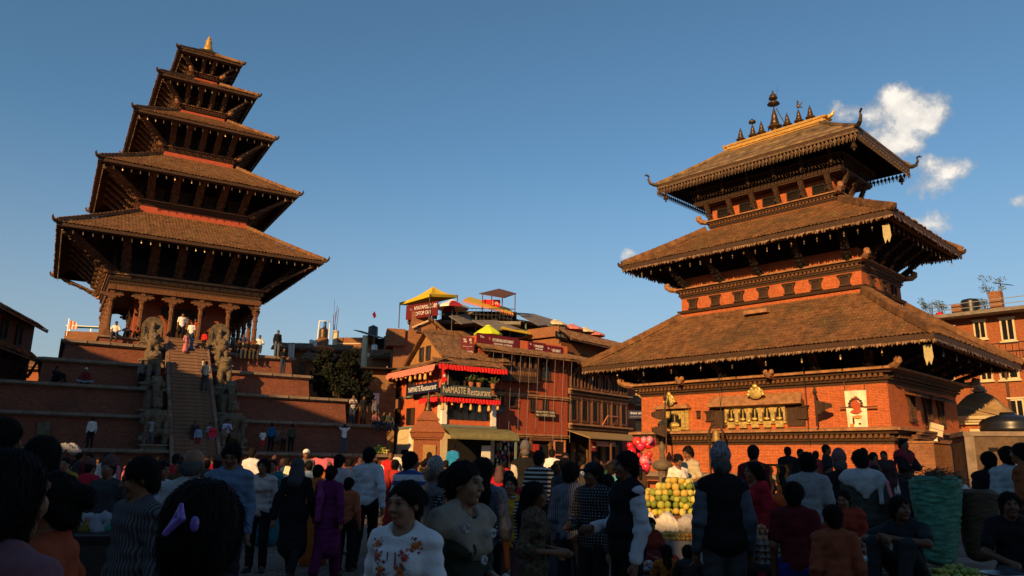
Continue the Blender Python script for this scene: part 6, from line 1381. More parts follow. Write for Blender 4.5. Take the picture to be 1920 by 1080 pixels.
    # plaster tank wall
    p = at(1868, 870, 26.); t = thing('tank_wall', 'weathered grey plaster block with slots carrying a broad black tank', 'wall', (p[0], p[1], 0), R_(-20)); put('wall_body', MB().box(-.95, 2.2, -.6, 1.6, 0, 2.75), mat('grimy_plaster', (.12, .075, .045), .9, .5, 2.5, .4, patch=((.05, .04, .03), 1.2, .8)), t); put('wall_cap', MB().box(-1.0, 2.25, -.66, 1.66, 2.751, 2.9), MATS['ledge_stone'], t)
    for i in range(3): put('slot', MB().box(-.3+i*.42, -.02+i*.42, -.63, -.59, 2.25, 2.38), MATS['dark_void'], t)
    put('pilaster', MB().box(-.98, -.7, -.7, -.605, 0, 2.74), MATS['ledge_stone'], t)
    q = thing('water_tank', 'broad low black water tank on the grey plaster block', 'water tank', (p[0]+.75, p[1]+.25, 2.91), 0, 'water tanks on the roofs'); put('tank_body', MB().lathe([(.85, 0), (.88, .12), (.84, .2), (.88, .3), (.8, .42), (.5, .55), (.25, .6), (.22, .68), (.01, .68)], 20).mesh('tank_body', True), MATS['black_plastic'], q)
mat('tan_plaster', (.30, .195, .095), .9, .3, 2.5, .3)
right_side()
# ---------------------------------------------------------------- stone guardians up the stairs
NF = Frame(NX, NY, NA)
def _ng(x, y, z): return .008*np.sin(29*x+9*z)*np.sin(37*z+7*y)+.006*np.sin(51*y+13*x)
def st_wrestler():
    b = Blob(); b.cap((0, 0, .75), (0, -.02, 1.25), .30, .34, .1, flat=(1, .8, 1)).cap((0, 0, .55), (0, 0, .75), .33, .3, .1); b.cap((0, 0, 1.4), (0, -.03, 1.62), .13, .12, .06)
    b.ell((0, -.06, 1.78), (.19, .2, .23), .05).ell((0, -.24, 1.74), (.05, .05, .07), .03).cap((-.12, -.2, 1.66), (.12, -.2, 1.66), .05, .05, .03).ell((0, .0, 1.97), (.23, .23, .10), .04).ell((-.2, -.03, 1.76), (.05, .06, .10)).ell((.2, -.03, 1.76), (.05, .06, .10))
    b.chain([(.36, 0, 1.32), (.5, -.05, .95), (.42, -.36, .78)], [.15, .12, .11], .06).chain([(-.36, 0, 1.32), (-.52, -.08, .98), (-.40, -.38, .86)], [.15, .12, .11], .06)
    b.chain([(.2, 0, .5), (.46, -.42, .52), (.44, -.36, .1)], [.2, .17, .13], .06).chain([(-.2, 0, .5), (-.5, -.3, .2), (-.3, .2, .12)], [.2, .17, .13], .06).cap((.44, -.36, .07), (.44, -.58, .06), .1, .09)
    b.cap((-.40, -.48, .05), (-.40, -.44, 1.1), .09, .06, .02).ell((-.40, -.44, 1.18), (.12, .12, .16)); b.cap((0, -.30, 1.3), (0, -.33, .7), .06, .05, .03); return b
def st_elephant():
    b = Blob(); b.ell((0, .25, 1.05), (.42, .62, .42), .1).ell((0, -.42, 1.5), (.31, .30, .33), .1).ell((-.14, -.42, 1.76), (.15, .18, .12), .08).ell((.14, -.42, 1.76), (.15, .18, .12), .08)
    b.chain([(0, -.66, 1.42), (0, -.8, 1.05), (0, -.78, .55), (.04, -.74, .2)], [.19, .14, .11, .08], .06)
    for s in (-1, 1):
        b.cap((s*.25, -.25, .9), (s*.25, -.28, .05), .17, .15, .05).cap((s*.27, .62, .9), (s*.27, .62, .05), .18, .16, .05); b.ell((s*.36, -.30, 1.42), (.06, .22, .30), .04).cap((s*.13, -.68, 1.22), (s*.16, -.92, 1.10), .045, .02, .02)
    b.ell((0, .25, 1.42), (.36, .4, .12), .05); b.chain([(0, .85, 1.1), (0, .92, .6)], [.06, .04]); return b
def st_lion(griffin=False):
    b = Blob(); b.chain([(0, .42, .55), (0, .1, .95), (0, -.18, 1.25)], [.36, .36, .36], .12); b.ell((0, -.25, 1.62), (.30, .30, .28), .08)
    for s in (-1, 1):
        b.chain([(s*.24, -.3, 1.0), (s*.25, -.42, .5), (s*.25, -.45, .08)], [.16, .13, .11], .05).cap((s*.25, -.45, .07), (s*.25, -.66, .06), .11, .1).ell((s*.3, .38, .42), (.2, .34, .38), .08).cap((s*.36, .2, .1), (s*.36, -.14, .07), .13, .1, .05)
        b.ell((s*.24, -.2, 1.86), (.08, .06, .10), .03).ell((s*.13, -.50, 1.70), (.06, .06, .05), .02)
        if griffin: b.chain([(s*.34, .0, 1.2), (s*.5, .3, 1.6), (s*.46, .5, 1.95)], [.1, .12, .04], .05)
    if griffin: b.cap((0, -.5, 1.62), (0, -.72, 1.5), .12, .05, .05)
    else: b.ell((0, -.52, 1.64), (.20, .16, .09), .04).ell((0, -.48, 1.44), (.18, .15, .07), .03).cap((-.12, -.6, 1.54), (.12, -.6, 1.54), .03, .03, .01)
    for k in range(12): a = 2*math.pi*k/12; b.ell((.33*math.cos(a), -.12, 1.58+.33*math.sin(a)), (.10, .09, .10), .04)
    b.chain([(0, .7, .4), (.1, .85, .9), (0, .75, 1.3)], [.07, .06, .09]); return b
def st_goddess():
    b = Blob(); b.cap((0, 0, .30), (0, 0, .62), .19, .17, .06).ell((0, -.05, .85), (.11, .12, .14), .04).ell((0, 0, 1.0), (.13, .12, .09), .03); b.ell((0, -.05, .2), (.42, .26, .16), .06)
    for k in range(5):
        for s in (-1, 1): a = -.7+k*.42; b.chain([(s*.17, 0, .62), (s*(.30+.05*math.cos(a)), -.08, .62+.16*math.sin(a)), (s*(.36+.06*math.cos(a)), -.16, .62+.32*math.sin(a))], [.05, .04, .045], .03)
    return b
def guardians():
    defs = [('wrestler_statue', 'kneeling stone wrestler', st_wrestler(), 1.12), ('elephant_statue', 'stone elephant', st_elephant(), .95), ('lion_statue', 'stone lion with open jaws', st_lion(), .92), ('griffin_statue', 'winged stone griffin', st_lion(True), .80), ('goddess_statue', 'seated stone goddess before an arched halo', st_goddess(), 1.15)]
    lv = ['lowest step', 'second step', 'third step', 'fourth step', 'top step']
    for i, (nm, lab, bl, sc_) in enumerate(defs):
        me = bl.mesh(.034, nm, noise=_ng); me.materials.append(MATS['stone'])
        h, zt = N_PL[i]; nx = N_PL[i+1][0] if i < 4 else 4.7; y = -(h+nx)/2-.05; ph = [.25, .30, .28, .30, .25][i]
        for s in (-1, 1):
            o = thing(nm, '%s on the %s, %s of the stairs' % (lab, lv[i], 'left' if s < 0 else 'right'), 'statue', NF.wor(s*1.88, y, zt+ph), NA, 'stone guardians beside the stairs'); b = put('stone_body', me, None, o, scale=(sc_*(1 if s < 0 else -1), sc_, sc_))
            if nm == 'goddess_statue':
                P = [(-.5, 0), (.5, 0), (.52, .8)]+[(.52*math.cos(a), .85+.55*math.sin(a)) for a in np.linspace(0, math.pi, 11)[1:-1]]+[(-.52, .8)]; put('halo_slab', MB().prism(P, .14, .30), MATS['stone'], o, scale=sc_)
guardians()

# ---------------------------------------------------------------- people
SKIN = [(.21, .090, .044), (.165, .070, .036), (.25, .115, .06), (.30, .145, .08)]
def J0():
    return dict(pel=(0, 0, .95), chest=(0, 0, 1.27), neck=(0, .015, 1.44), head=(0, -.012, 1.585), shL=(.160, .012, 1.378), elL=(.215, .04, 1.10), wrL=(.228, -.04, .85), shR=(-.160, .012, 1.378), elR=(-.215, .04, 1.10), wrR=(-.228, -.04, .85),
                hipL=(.09, 0, .92), knL=(.10, -.015, .50), anL=(.10, .03, .085), toL=(.13, -.14, .035), hipR=(-.09, 0, .92), knR=(-.10, -.015, .50), anR=(-.10, .03, .085), toR=(-.13, -.14, .035))
def pose_j(pose, arms):
    j = J0(); up = ('pel', 'chest', 'neck', 'head', 'shL', 'elL', 'wrL', 'shR', 'elR', 'wrR', 'hipL', 'hipR')
    def mv(keys, d):
        for k in keys: j[k] = tuple(a+b for a, b in zip(j[k], d))
    if pose == 'walk':
        j.update(knL=(.09, -.16, .51), anL=(.09, -.26, .10), toL=(.11, -.44, .06), knR=(-.09, .05, .49), anR=(-.09, .30, .15), toR=(-.10, .18, .03), elL=(.23, .12, 1.12), wrL=(.25, .14, .87), elR=(-.23, -.02, 1.12), wrR=(-.24, -.16, .90))
    elif pose == 'walk2':
        j.update(knL=(.09, .05, .49), anL=(.09, .24, .13), toL=(.10, .10, .03), knR=(-.09, -.12, .51), anR=(-.09, -.18, .09), toR=(-.11, -.36, .05), elL=(.23, -.02, 1.12), wrL=(.24, -.16, .90), elR=(-.23, .12, 1.12), wrR=(-.25, .12, .87))
    elif pose in ('sit', 'sitdown', 'cross'):
        mv(up, (0, 0, -.83)); mv(('chest', 'shL', 'shR', 'elL', 'elR'), (0, -.03, 0)); mv(('neck',), (0, -.06, 0)); mv(('head',), (0, -.09, -.01))
        if pose == 'sit': j.update(knL=(.13, -.42, .12), anL=(.12, -.44, -.32), toL=(.13, -.60, -.36), knR=(-.12, -.44, .13), anR=(-.13, -.40, -.32), toR=(-.14, -.56, -.36))
        elif pose == 'sitdown': j.update(knL=(.16, -.40, .42), anL=(.14, -.50, .07), toL=(.15, -.66, .03), knR=(-.16, -.40, .42), anR=(-.14, -.50, .07), toR=(-.15, -.66, .03))
        else: j.update(knL=(.34, -.24, .14), anL=(-.06, -.36, .08), toL=(-.2, -.34, .06), knR=(-.34, -.24, .14), anR=(.06, -.40, .08), toR=(.2, -.40, .06))
        j.update(elL=(.26, -.14, .30), wrL=(.12, -.36, .22), elR=(-.26, -.14, .30), wrR=(-.12, -.36, .24))
        if pose == 'sitdown': j.update(elL=(.30, -.28, .44), wrL=(.04, -.44, .48), elR=(-.30, -.28, .44), wrR=(-.04, -.46, .46))
    elif pose == 'bend':
        j.update(pel=(0, .12, .92), hipL=(.09, .12, .9), hipR=(-.09, .12, .9), chest=(0, -.18, 1.10), neck=(0, -.34, 1.16), head=(0, -.47, 1.17), shL=(.17, -.27, 1.15), shR=(-.17, -.27, 1.15), elL=(.2, -.34, .88), elR=(-.2, -.34, .88), wrL=(.12, -.5, .7), wrR=(-.12, -.5, .7))
    if arms == 'hold': j.update(elL=tuple(np.add(j['shL'], (.06, .04, -.28))), wrL=tuple(np.add(j['shL'], (-.08, -.22, -.30))), elR=tuple(np.add(j['shR'], (-.06, .04, -.28))), wrR=tuple(np.add(j['shR'], (.06, -.24, -.30))))
    if arms == 'up': j.update(elL=(.33, .0, 1.52), wrL=(.36, -.05, 1.76), elR=(-.33, .0, 1.52), wrR=(-.36, -.05, 1.76))
    if arms == 'phone': j.update(elL=(.22, -.12, 1.16), wrL=(.06, -.28, 1.30), elR=(-.22, -.12, 1.16), wrR=(-.06, -.28, 1.30))
    if arms == 'folded': j.update(elL=(.24, -.10, 1.14), wrL=(-.08, -.20, 1.18), elR=(-.24, -.10, 1.14), wrR=(.08, -.22, 1.16))
    if arms == 'hip': j.update(elL=(.34, .10, 1.14), wrL=(.17, -.02, 1.0))
    if arms == 'one': j.update(elR=(-.23, .0, 1.10), wrR=(-.10, -.26, 1.08))
    if arms == 'oneL': j.update(elL=(.23, .0, 1.10), wrL=(.19, -.24, 1.02))
    return {k: np.array(v, float) for k, v in j.items()}
def head_M(yaw, nod): return rotm('Z', yaw) @ rotm('X', nod)
def hd(b, j, M, off=0., face=True, fem=False, lod=0):
    c = j['head']; T = lambda p: c+M @ np.array(p); Ri = M.T
    b.ell(T((0, .014, .025)), np.array((.073, .092, .088)), .02, Ri).ell(T((0, -.02, -.035)), np.array((.056, .064, .080)), .03, Ri)
    if lod <= 2:
        b.ell(T((0, -.060, -.090)), (.024, .022, .018), .025, Ri); b.cap(T((0, -.086, .016)), T((0, -.104, -.020)), .008, .013, .014); b.cap(T((-.032, -.078, .030)), T((.032, -.078, .030)), .012, .012, .015)
        for s in (-1, 1): b.ell(T((s*.034, -.062, -.028)), (.022, .020, .024), .02, Ri); b.ell(T((s*.075, .014, -.008)), (.011, .02, .030), .008, Ri)
        b.ell(T((0, -.083, -.056)), (.021, .011, .009), .008, Ri)
        if lod == 0:
            for s in (-1, 1): b.ell(T((s*.012, -.098, -.022)), (.008, .008, .007), .008, Ri)
    b.cap(j['neck']-(0, 0, .04), c+M @ np.array((0, .022, -.06)), .056 if not fem else .049, .050 if not fem else .044, .025)
def skin_color(j, M, skin, lod):
    c = j['head']
    def f(P):
        Q = (P-c) @ M; col = np.tile(np.array(skin), (len(P), 1)); col *= (.94+.12*np.sin(P[:, :1]*31+P[:, 2:]*17))
        near = (np.abs(Q) < .15).all(1); fr = near & (Q[:, 1] < -.05)
        def spot(x, z, rx, rz, colr, a=1.):
            d = ((Q[:, 0]-x)/rx)**2+((Q[:, 2]-z)/rz)**2; m = np.clip(1.35-d, 0, 1)*a*fr; col[:] = col*(1-m[:, None])+np.array(colr)*m[:, None]
        for s in (-1, 1):
            spot(s*.031, .034, .020, .0055, (.02, .012, .01)); spot(s*.031, .010, .016, .010, np.array(skin)*.45, .8); spot(s*.031, .009, .012, .006, (.35, .31, .27)); spot(s*.031, .009, .006, .007, (.01, .008, .007)); spot(s*.031, .0155, .015, .003, (.015, .01, .01))  # the socket spots put recess shade into the skin colour
        spot(0, -.056, .022, .010, (skin[0]*1.05, skin[1]*.62, skin[2]*.66)); spot(0, -.0565, .022, .0025, (.04, .015, .012))
        for s in (-1, 1): spot(s*.009, -.030, .005, .004, np.array(skin)*.35, .8)  # nostrils, their shade painted into the skin colour
        return col
    return f
def hand(b, wr, el, lod, side):
    d = wr-el; d = d/max(np.linalg.norm(d), 1e-6); e = wr+d*.085
    if lod >= 2: b.cap(wr, e+d*.045, .030, .022, .015, flat=None); return
    up = np.array((0, 0, 1.)); n = np.cross(d, up); n = n/max(np.linalg.norm(n), 1e-6)
    if np.linalg.norm(np.cross(d, up)) < .4: n = np.array((1., 0, 0))
    w = np.cross(n, d)      # across the palm
    if abs(d[2]) > .7: w, n = np.array((0, 1., 0)), np.array((-side, 0, 0.))
    b.cap(wr, e, .028, .034, .015); 
    L = [.062, .074, .070, .054]
    for k in range(4):
        o = w*(-.027+.018*k); p0 = e+o*.95; p1 = p0+d*L[k]*.55-n*side*.012; p2 = p1+d*L[k]*.30-n*side*.035
        b.cap(p0-d*.02, p1, .0105, .0098, .006).cap(p1, p2, .0098, .0085, .004)
    t0 = wr+d*.03-w*.026; t1 = t0+d*.035-w*.03-n*side*.012; b.cap(t0, t1, .013, .012, .008).cap(t1, t1+d*.03-n*side*.01, .012, .0095, .004)
def torso(b, j, o, fem, bulk, k=.05, low=True):
    ch, pe = j['chest'], j['pel']; ax = (ch-pe)/np.linalg.norm(ch-pe); w = (.108 if fem else .120)*bulk; mid = pe+(ch-pe)*.42; nk = j['neck']
    b.cap(mid, ch+ax*.045, w*.90+o, w*1.02+o, k, flat=(1.12, .80, 1)); b.cap(pe+ax*.02, mid, (.138 if fem else .128)*bulk+o, w*.88+o, k, flat=(1.1, .80, 1))
    for S in ('L', 'R'):
        sh = j['sh'+S]; b.cap(sh, ch+ax*.07+(sh-ch)*.25, .052+o, .075*bulk+o, .04); b.cap(nk+(0, .012, .012), sh+(nk-sh)*.22+(0, .008, .018), .046+o*.5, .040+o*.9, .035)
    b.cap(nk-ax*.06, ch+ax*.05, .062+o*.5, .095*bulk+o, k)
    if fem:
        for s in (-1, 1): b.ell(ch+np.array((s*.068, -.072, -.012)), (.062+o*.5, .058+o*.5, .062+o*.5), .045)
    elif bulk > 1.05: b.ell(mid+(0, -.045, .0), (.115*bulk+o, .09*bulk+o, .12), .06)
    if low: b.ell(pe-ax*.03, ((.156 if fem else .146)*bulk+o, .110*bulk+o, .12), k)
def strands(me, c, M, style, n, seed, L=.07):
    """fine locks lying over the hair mass"""
    r = np.random.default_rng(seed); N = len(me.vertices); co = np.empty(N*3); me.vertices.foreach_get('co', co); co = co.reshape(-1, 3); no = np.empty(N*3); me.vertices.foreach_get('normal', no); no = no.reshape(-1, 3)
    pick = r.integers(0, N, n); p = co[pick]; q = no[pick]; Q = (p-c) @ M
    down = np.array((0, 0, -1.)); back = M @ np.array((0, 1., 0)); side = M @ np.array((1., 0, 0))
    t = down*1.0+back*(1.6 if style in ('bun', 'pony') else .7)+r.normal(size=(n, 3))*(.18 if style in ('bun', 'pony', 'long') else .5)+side*np.sign(Q[:, :1]+.02)*.5*(Q[:, 2:] > .05)
    t -= q*(t*q).sum(1)[:, None]; t /= np.maximum(np.linalg.norm(t, axis=1), 1e-6)[:, None]
    w = np.cross(q, t); LL = (L*r.uniform(.5, 1.2, n))[:, None]; wd = r.uniform(.0012, .0026, n)[:, None]
    k_ = .35 if style in ('bun', 'pony') else 1.; a = p-t*LL*.3+q*.0005; b = p+t*LL*.3+q*k_*r.uniform(.002, .008, n)[:, None]; d = p+t*LL+down*LL*.25*k_+q*k_*r.uniform(-.004, .010, n)[:, None]
    V = np.empty((n*6, 3)); V[0::6] = a-w*wd; V[1::6] = a+w*wd; V[2::6] = b-w*wd; V[3::6] = b+w*wd; V[4::6] = d-w*wd*.3; V[5::6] = d+w*wd*.3
    i = np.arange(n)*6; F = np.concatenate([np.stack([i, i+1, i+3, i+2], 1), np.stack([i+2, i+3, i+5, i+4], 1)])
    m = bpy.data.meshes.new('hair_strands'); m.from_pydata(V.tolist(), [], F.tolist()); m.update(); return m
MESH = {}
def fold(a, ph):
    return lambda x, y, z: a*(np.sin(33*x+21*z+ph)*np.sin(15*z-9*y+ph*2)+.6*np.sin(55*z+30*x-20*y+ph)*np.cos(18*x+ph))+a*.5*np.sin(70*z+9*x*np.cos(z*9))
def body_parts(spec):
    """spec: dict with pose, arms, fem, bulk, top, bottom, hair, hat, lod, hyaw, nod -> list of (part name, mesh, slot)"""
    key = tuple(sorted((k, v) for k, v in spec.items() if k != 'skin')) + (('skin', spec.get('skin', 0)),)
    if key in MESH: return MESH[key]
    lod = spec['lod']; fem = spec['fem']; bulk = spec.get('bulk', 1.); j = pose_j(spec['pose'], spec['arms']); M = head_M(spec.get('hyaw', 0.), spec.get('nod', 0.))
    vox = [.017, .021, .032, .045][lod]; parts = []; skin = SKIN[spec.get('skin', 0)]
    top, bot, hair, hat = spec['top'], spec['bottom'], spec['hair'], spec.get('hat')
    # body
    b = Blob(); torso(b, j, -.004, fem, bulk); hd(b, j, M, 0, True, fem, lod)
    for s, S in ((1, 'L'), (-1, 'R')):
        b.chain([j['sh'+S], j['el'+S], j['wr'+S]], [.050 if not fem else .043, .039 if not fem else .034, .027], .03); hand(b, j['wr'+S], j['el'+S], lod, s)
        b.chain([j['hip'+S], j['kn'+S], j['an'+S]], [.082, .056, .040], .03).cap(j['an'+S], j['to'+S], .042, .034, .02)
    fine = None
    if lod <= 1: c = j['head']; fv = .0062 if lod == 0 else .011; fine = (c-(.10, .13, .14), c+(.10, .12, .13), fv)
    parts.append(('body', b.mesh(vox, 'body', fine, color=skin_color(j, M, skin, lod)), 'skin'))
    # hair
    c = j['head']; T = lambda p: c+M @ np.array(p); Ri = M.T
    if hair != 'none':
        h = Blob(); g = .006 if hair != 'big' else .03
        if hair == 'thin': h.ell(T((0, .05, -.02)), (.074, .06, .06), .02, Ri)
        else:
            h.ell(T((0, .026, .040)), np.array((.080, .092, .082))+g, .02, Ri).ell(T((0, .062, -.025)), np.array((.066, .050, .070))+g, .03, Ri)
            if lod <= 1:
                for s in (-1, 1): h.cap(T((s*.070, -.02, .05)), T((s*.073, .02, -.01)), .017, .012, .02)
        if hair == 'long': h.cap(T((0, .07, 0)), T((0, .11, -.18)), .075, .070, .04).cap(T((0, .11, -.18)), T((0, .12, -.40)), .070, .045, .04)
        if hair == 'bun': h.ell(T((0, .125, .015)), (.05, .045, .05), .02, Ri)
        if hair == 'pony': h.cap(T((0, .10, .03)), T((0, .15, -.05)), .034, .034, .03).cap(T((0, .15, -.05)), T((0, .14, -.26)), .034, .018, .03)
        if hair == 'big': h.ell(T((0, .05, .03)), (.12, .12, .13), .05, Ri).ell(T((0, .07, -.09)), (.11, .09, .12), .05, Ri)
        if hair == 'bob': h.ell(T((0, .03, -.02)), (.090, .088, .115), .03, Ri)
        nz = (lambda x, y, z: .004*np.sin(95*x+20*z)*np.cos(60*y+25*z)) if lod <= 1 else None
        hm_ = h.mesh(.011 if lod == 0 else min(vox*.8, .02), 'hair', noise=nz); parts.append(('hair', hm_, 'hair'))
        if lod <= 1: parts.append(('hair_strands', strands(hm_, c, M, hair, 3200 if hair in ('big', 'long') else 2200, 5,   .08 if hair == 'long' else .045), 'hair'))
    if hat == 'topi':
        h = Blob(); h.cap(T((0, .018, .070)), T((0, .022, .125)), .092, .070, .01, flat=None); h.ell(T((0, .02, .095)), (.085, .10, .062), .02, Ri); parts.append(('cap', h.mesh(.012 if lod < 2 else .025, 'cap'), 'hat'))
    if hat == 'cap':
        h = Blob(); h.ell(T((0, .012, .055)), (.088, .102, .082), .02, Ri).ell(T((0, -.12, .048)), (.066, .062, .012), .01, Ri); parts.append(('cap', h.mesh(.012 if lod < 2 else .025, 'cap'), 'hat'))
    if hat == 'hood':
        h = Blob(); h.ell(T((0, .03, .03)), (.102, .105, .115), .03, Ri).ell(T((0, .06, -.09)), (.11, .09, .11), .05, Ri).cap(j['neck']-(0, -.02, .03), c-(0, -.03, .1), .13, .10, .05); h.ell(T((0, -.12, -.02)), (.068, .09, .095), .01, Ri, True); parts.append(('head_scarf', h.mesh(.014 if lod < 2 else .028, 'head_scarf'), 'hat'))
    # upper garment
    if top:
        o = .014 if top != 'jacket' else .026; g = Blob(); torso(g, j, o, fem, bulk)
        lng = top in ('shirt', 'kurta', 'jacket', 'blouse'); 
        for s, S in ((1, 'L'), (-1, 'R')):
            sh, el, wr = j['sh'+S], j['el'+S], j['wr'+S]; r0 = (.056 if not fem else .050)+o*.8
            if top in ('tee', 'sari', 'vestshirt_none'): g.cap(sh, sh+(el-sh)*.72, r0, .052+o*.9, .03)
            elif top == 'half': g.chain([sh, el, el+(wr-el)*.25], [r0, .044+o, .042+o], .03)
            elif lng: g.chain([sh, el, wr-(wr-el)*.04], [r0, .044+o, .034+o], .03)
        if top in ('kurta',): g.cap(j['pel'], j['pel']*np.array((1, 1, 0))+(0, 0, max(.50, j['pel'][2]-.46)) if j['pel'][2] > .5 else j['pel']-(0, .1, .05), .138*bulk+o, .175*bulk+o, .05, flat=(1.05, .82, 1))
        nck = np.array(j['neck'])+((0, -.055, .045) if fem else (0, -.04, .065))
        g.ell(nck, (.068, .08, .085) if fem else (.060, .075, .072), .01, None, True)
        if top in ('shirt', 'half') and lod <= 2 and not fem:
            nb = np.array(j['neck'])+(0, -.008, .014); g.chain([nb+(.066*math.sin(t), .060*math.cos(t), -.028*(1-math.cos(t))) for t in np.linspace(-2.7, 2.7, 9)], [.015]*9, .012)
            for s_ in (-1, 1): g.cap(nb+(s_*.028, -.060, -.055), nb+(s_*.058, -.066, -.095), .014, .009, .01)
        parts.append((dict(tee='tee_shirt', shirt='shirt', half='shirt', kurta='kurta', jacket='jacket', blouse='blouse', sari='sari_top').get(top, 'shirt'), g.mesh(vox*.9 if lod < 2 else vox, top, noise=fold(.0065 if lod < 2 else .004, spec.get('seed', 1)*1.7)), 'top'))
    if spec.get('vest'):
        g = Blob(); torso(g, j, .024, fem, bulk); g.ell(np.array(j['neck'])+(0, -.04, .09), (.066, .09, .09), .01, None, True)
        parts.append(('waistcoat', g.mesh(vox*.9, 'waistcoat', noise=fold(.003, 2.)), 'vest'))
    # lower garment
    if bot in ('trousers', 'shorts', 'salwar'):
        g = Blob(); o = .012 if bot != 'salwar' else .03; g.ell(j['pel']-(0, 0, .03), (.155*bulk+.01, .115*bulk+.012, .13), .04)
        for S in ('L', 'R'):
            hp, kn, an = j['hip'+S], j['kn'+S], j['an'+S]
            if bot == 'shorts': g.cap(hp, kn-(kn-hp)*.05, .088+o, .075+o, .03)
            else: g.chain([hp, kn, an+(kn-an)*.06], [.086+o, .062+o, .050+o], .03)
        parts.append(('trousers' if bot != 'shorts' else 'shorts', g.mesh(vox, 'trousers', noise=fold(.004, 3.1)), 'bottom'))
    if bot in ('skirt', 'sari'):
        g = Blob(); pe = j['pel']
        if pe[2] > .5: g.cap(pe+(0, 0, .06), (pe[0], pe[1], .16), .135*bulk, .245, .04, flat=(1, .84, 1))
        else: g.cap(pe, (j['knL']+j['knR'])/2, .18, .2, .1).cap(j['knL'], j['knR'], .12, .12, .1).cap((j['knL']+j['knR'])/2, (j['anL']+j['anR'])/2, .17, .14, .1)
        parts.append(('skirt', g.mesh(vox, 'skirt', noise=lambda x, y, z: .012*np.sin(13*np.arctan2(y+.02, x)+3*z)*np.clip(1.05-z, 0, 1)), 'bottom'))
    if bot == 'sari' or spec.get('shawl'):
        g = Blob(); ch, pe, sh = j['chest'], j['pel'], j['shL']
        g.chain([sh+(-.02, .03, .045), ch+(.02, -.115, .02), pe+(-.12, -.12, .1)], [.05, .055, .06], .05).chain([sh+(-.02, .03, .045), ch+(.10, .13, -.05), pe+(.12, .15, -.05)], [.055, .06, .05], .05)
        if spec.get('shawl') == 'neck':
            g = Blob(); n = j['neck']; torso(g, j, .044 if top == 'jacket' else .028, fem, bulk, low=False); g.chain([n+(.085*math.sin(t), .075*math.cos(t)-.012, -.012-.03*(1-math.cos(t))) for t in np.linspace(0, 2*math.pi, 13)], [.030]*13, .03)
            for s_ in (-1, 1): g.ell(ch+(s_*.25, 0, -.25), (.27, .4, .30), .01, None, True)
            g.ell(ch+(0, 0, -.36), (.5, .5, .27), .01, None, True); g.ell(n+(0, -.075, .035), (.052, .07, .085), .01, None, True); g.chain([n+(-.11, -.03, -.03), n+(-.17, .06, -.13), n+(-.16, .11, -.32)], [.036, .034, .024], .03)
        if spec.get('shawl') == 'open':
            g = Blob(); o2 = .024
            for s_, S in ((1, 'L'), (-1, 'R')): g.chain([j['sh'+S], j['el'+S], j['wr'+S]], [.062+o2*.5, .052+o2*.5, .042+o2*.5], .03); g.chain([j['neck']+(s_*.06, -.03, -.02), ch+(s_*.105, -.085, .0), pe+(s_*.125, -.085, .0), pe+(s_*.135, -.07, -.18)], [.05, .052, .05, .045], .05); g.cap(ch+(s_*.06, .05, .05), pe+(s_*.07, .05, -.1), .09, .09, .05); g.cap(j['sh'+S], ch+(s_*.07, .04, .04), .062, .09, .05)
        if spec.get('shawl') == 'wrap': g = Blob(); torso(g, j, .036, fem, bulk, low=False); g.chain([j['shL'], j['elL']], [.095, .085], .05).chain([j['shR'], j['elR']], [.095, .085], .05); g.ell(np.array(j['neck'])+(0, -.04, .10), (.075, .09, .09), .01, None, True)
        parts.append(('shawl', g.mesh(vox*.9, 'shawl', noise=fold(.006, 5.3)), 'shawl'))
    if lod <= 2 and spec.get('shoes', True):
        for S in ('L', 'R'):
            g = Blob(); g.cap(j['an'+S]-(0, 0, .02), j['to'+S], .050, .044, .02); parts.append(('shoe', g.mesh(max(vox*.8, .018), 'shoe'), 'shoes'))
    for _, me, _s in parts: me.materials.append(None)
    MESH[key] = parts; return parts
HAIR_M = mat('hair_black', (.008, .0065, .006), .75, .3, 40, .4, stretch=(1, 1, .25), spec=.12); GREY_H = mat('hair_grey', (.10, .095, .09), .7, .3, 40, .3)
SHOE_M = mat('shoe_dark', (.03, .022, .018), .6, .3, 8, .1)
def person(label, loc, yaw, H=1.68, group=None, lod=2, pose='stand', arms='down', fem=False, top='shirt', bottom='trousers', hair='short', hat=None, vest=None, shawl=None, bulk=1., hyaw=0., nod=0., skin=0, tc=(.1, .1, .1), bc=(.02, .02, .025), hc=None, vc=None, sc_=None, tm=None, bm=None, hm=None, sm=None, shoes=True, seed=1, ref=None):
    o = thing('person', label, 'person', loc, R_(yaw), group); k = H/1.70; o.scale = (k, k, k)
    sp = dict(pose=pose, arms=arms, fem=fem, top=top, bottom=bottom, hair=hair, hat=hat, vest=bool(vest or vc), shawl=shawl, bulk=bulk, hyaw=round(R_(hyaw), 2), nod=round(R_(nod), 2), skin=skin, lod=lod, shoes=shoes, seed=seed)
    for nm, me, slot in body_parts(sp):
        m = dict(skin=attr_mat('skin', .55), hair=GREY_H if hair == 'thin' else HAIR_M, top=tm or cloth(tc), bottom=bm or cloth(bc), hat=hm or cloth(hc or (.05, .05, .05)), vest=cloth(vc or (.02, .02, .02)), shawl=sm or cloth(sc_ or bc), shoes=SHOE_M)[slot]
        q = put(nm, me, None, o); q.material_slots[0].link = 'OBJECT'; q.material_slots[0].material = m
    return o
def stand(px, yt, d, yaw, label, **k):
    """someone on the ground whose head top is seen at px, yt, d metres off"""
    p = at(px, yt, d); base = k.pop('base', 0.); H = p[2]-base; return person(label, (p[0], p[1], base), yaw, H, **k)
def seated(px, yt, d, yaw, label, pose='sit', H=1.62, **k):
    p = at(px, yt, d); top = (1.70-.83)*H/1.7; return person(label, (p[0], p[1], p[2]-top), yaw, H, pose=pose, **k)
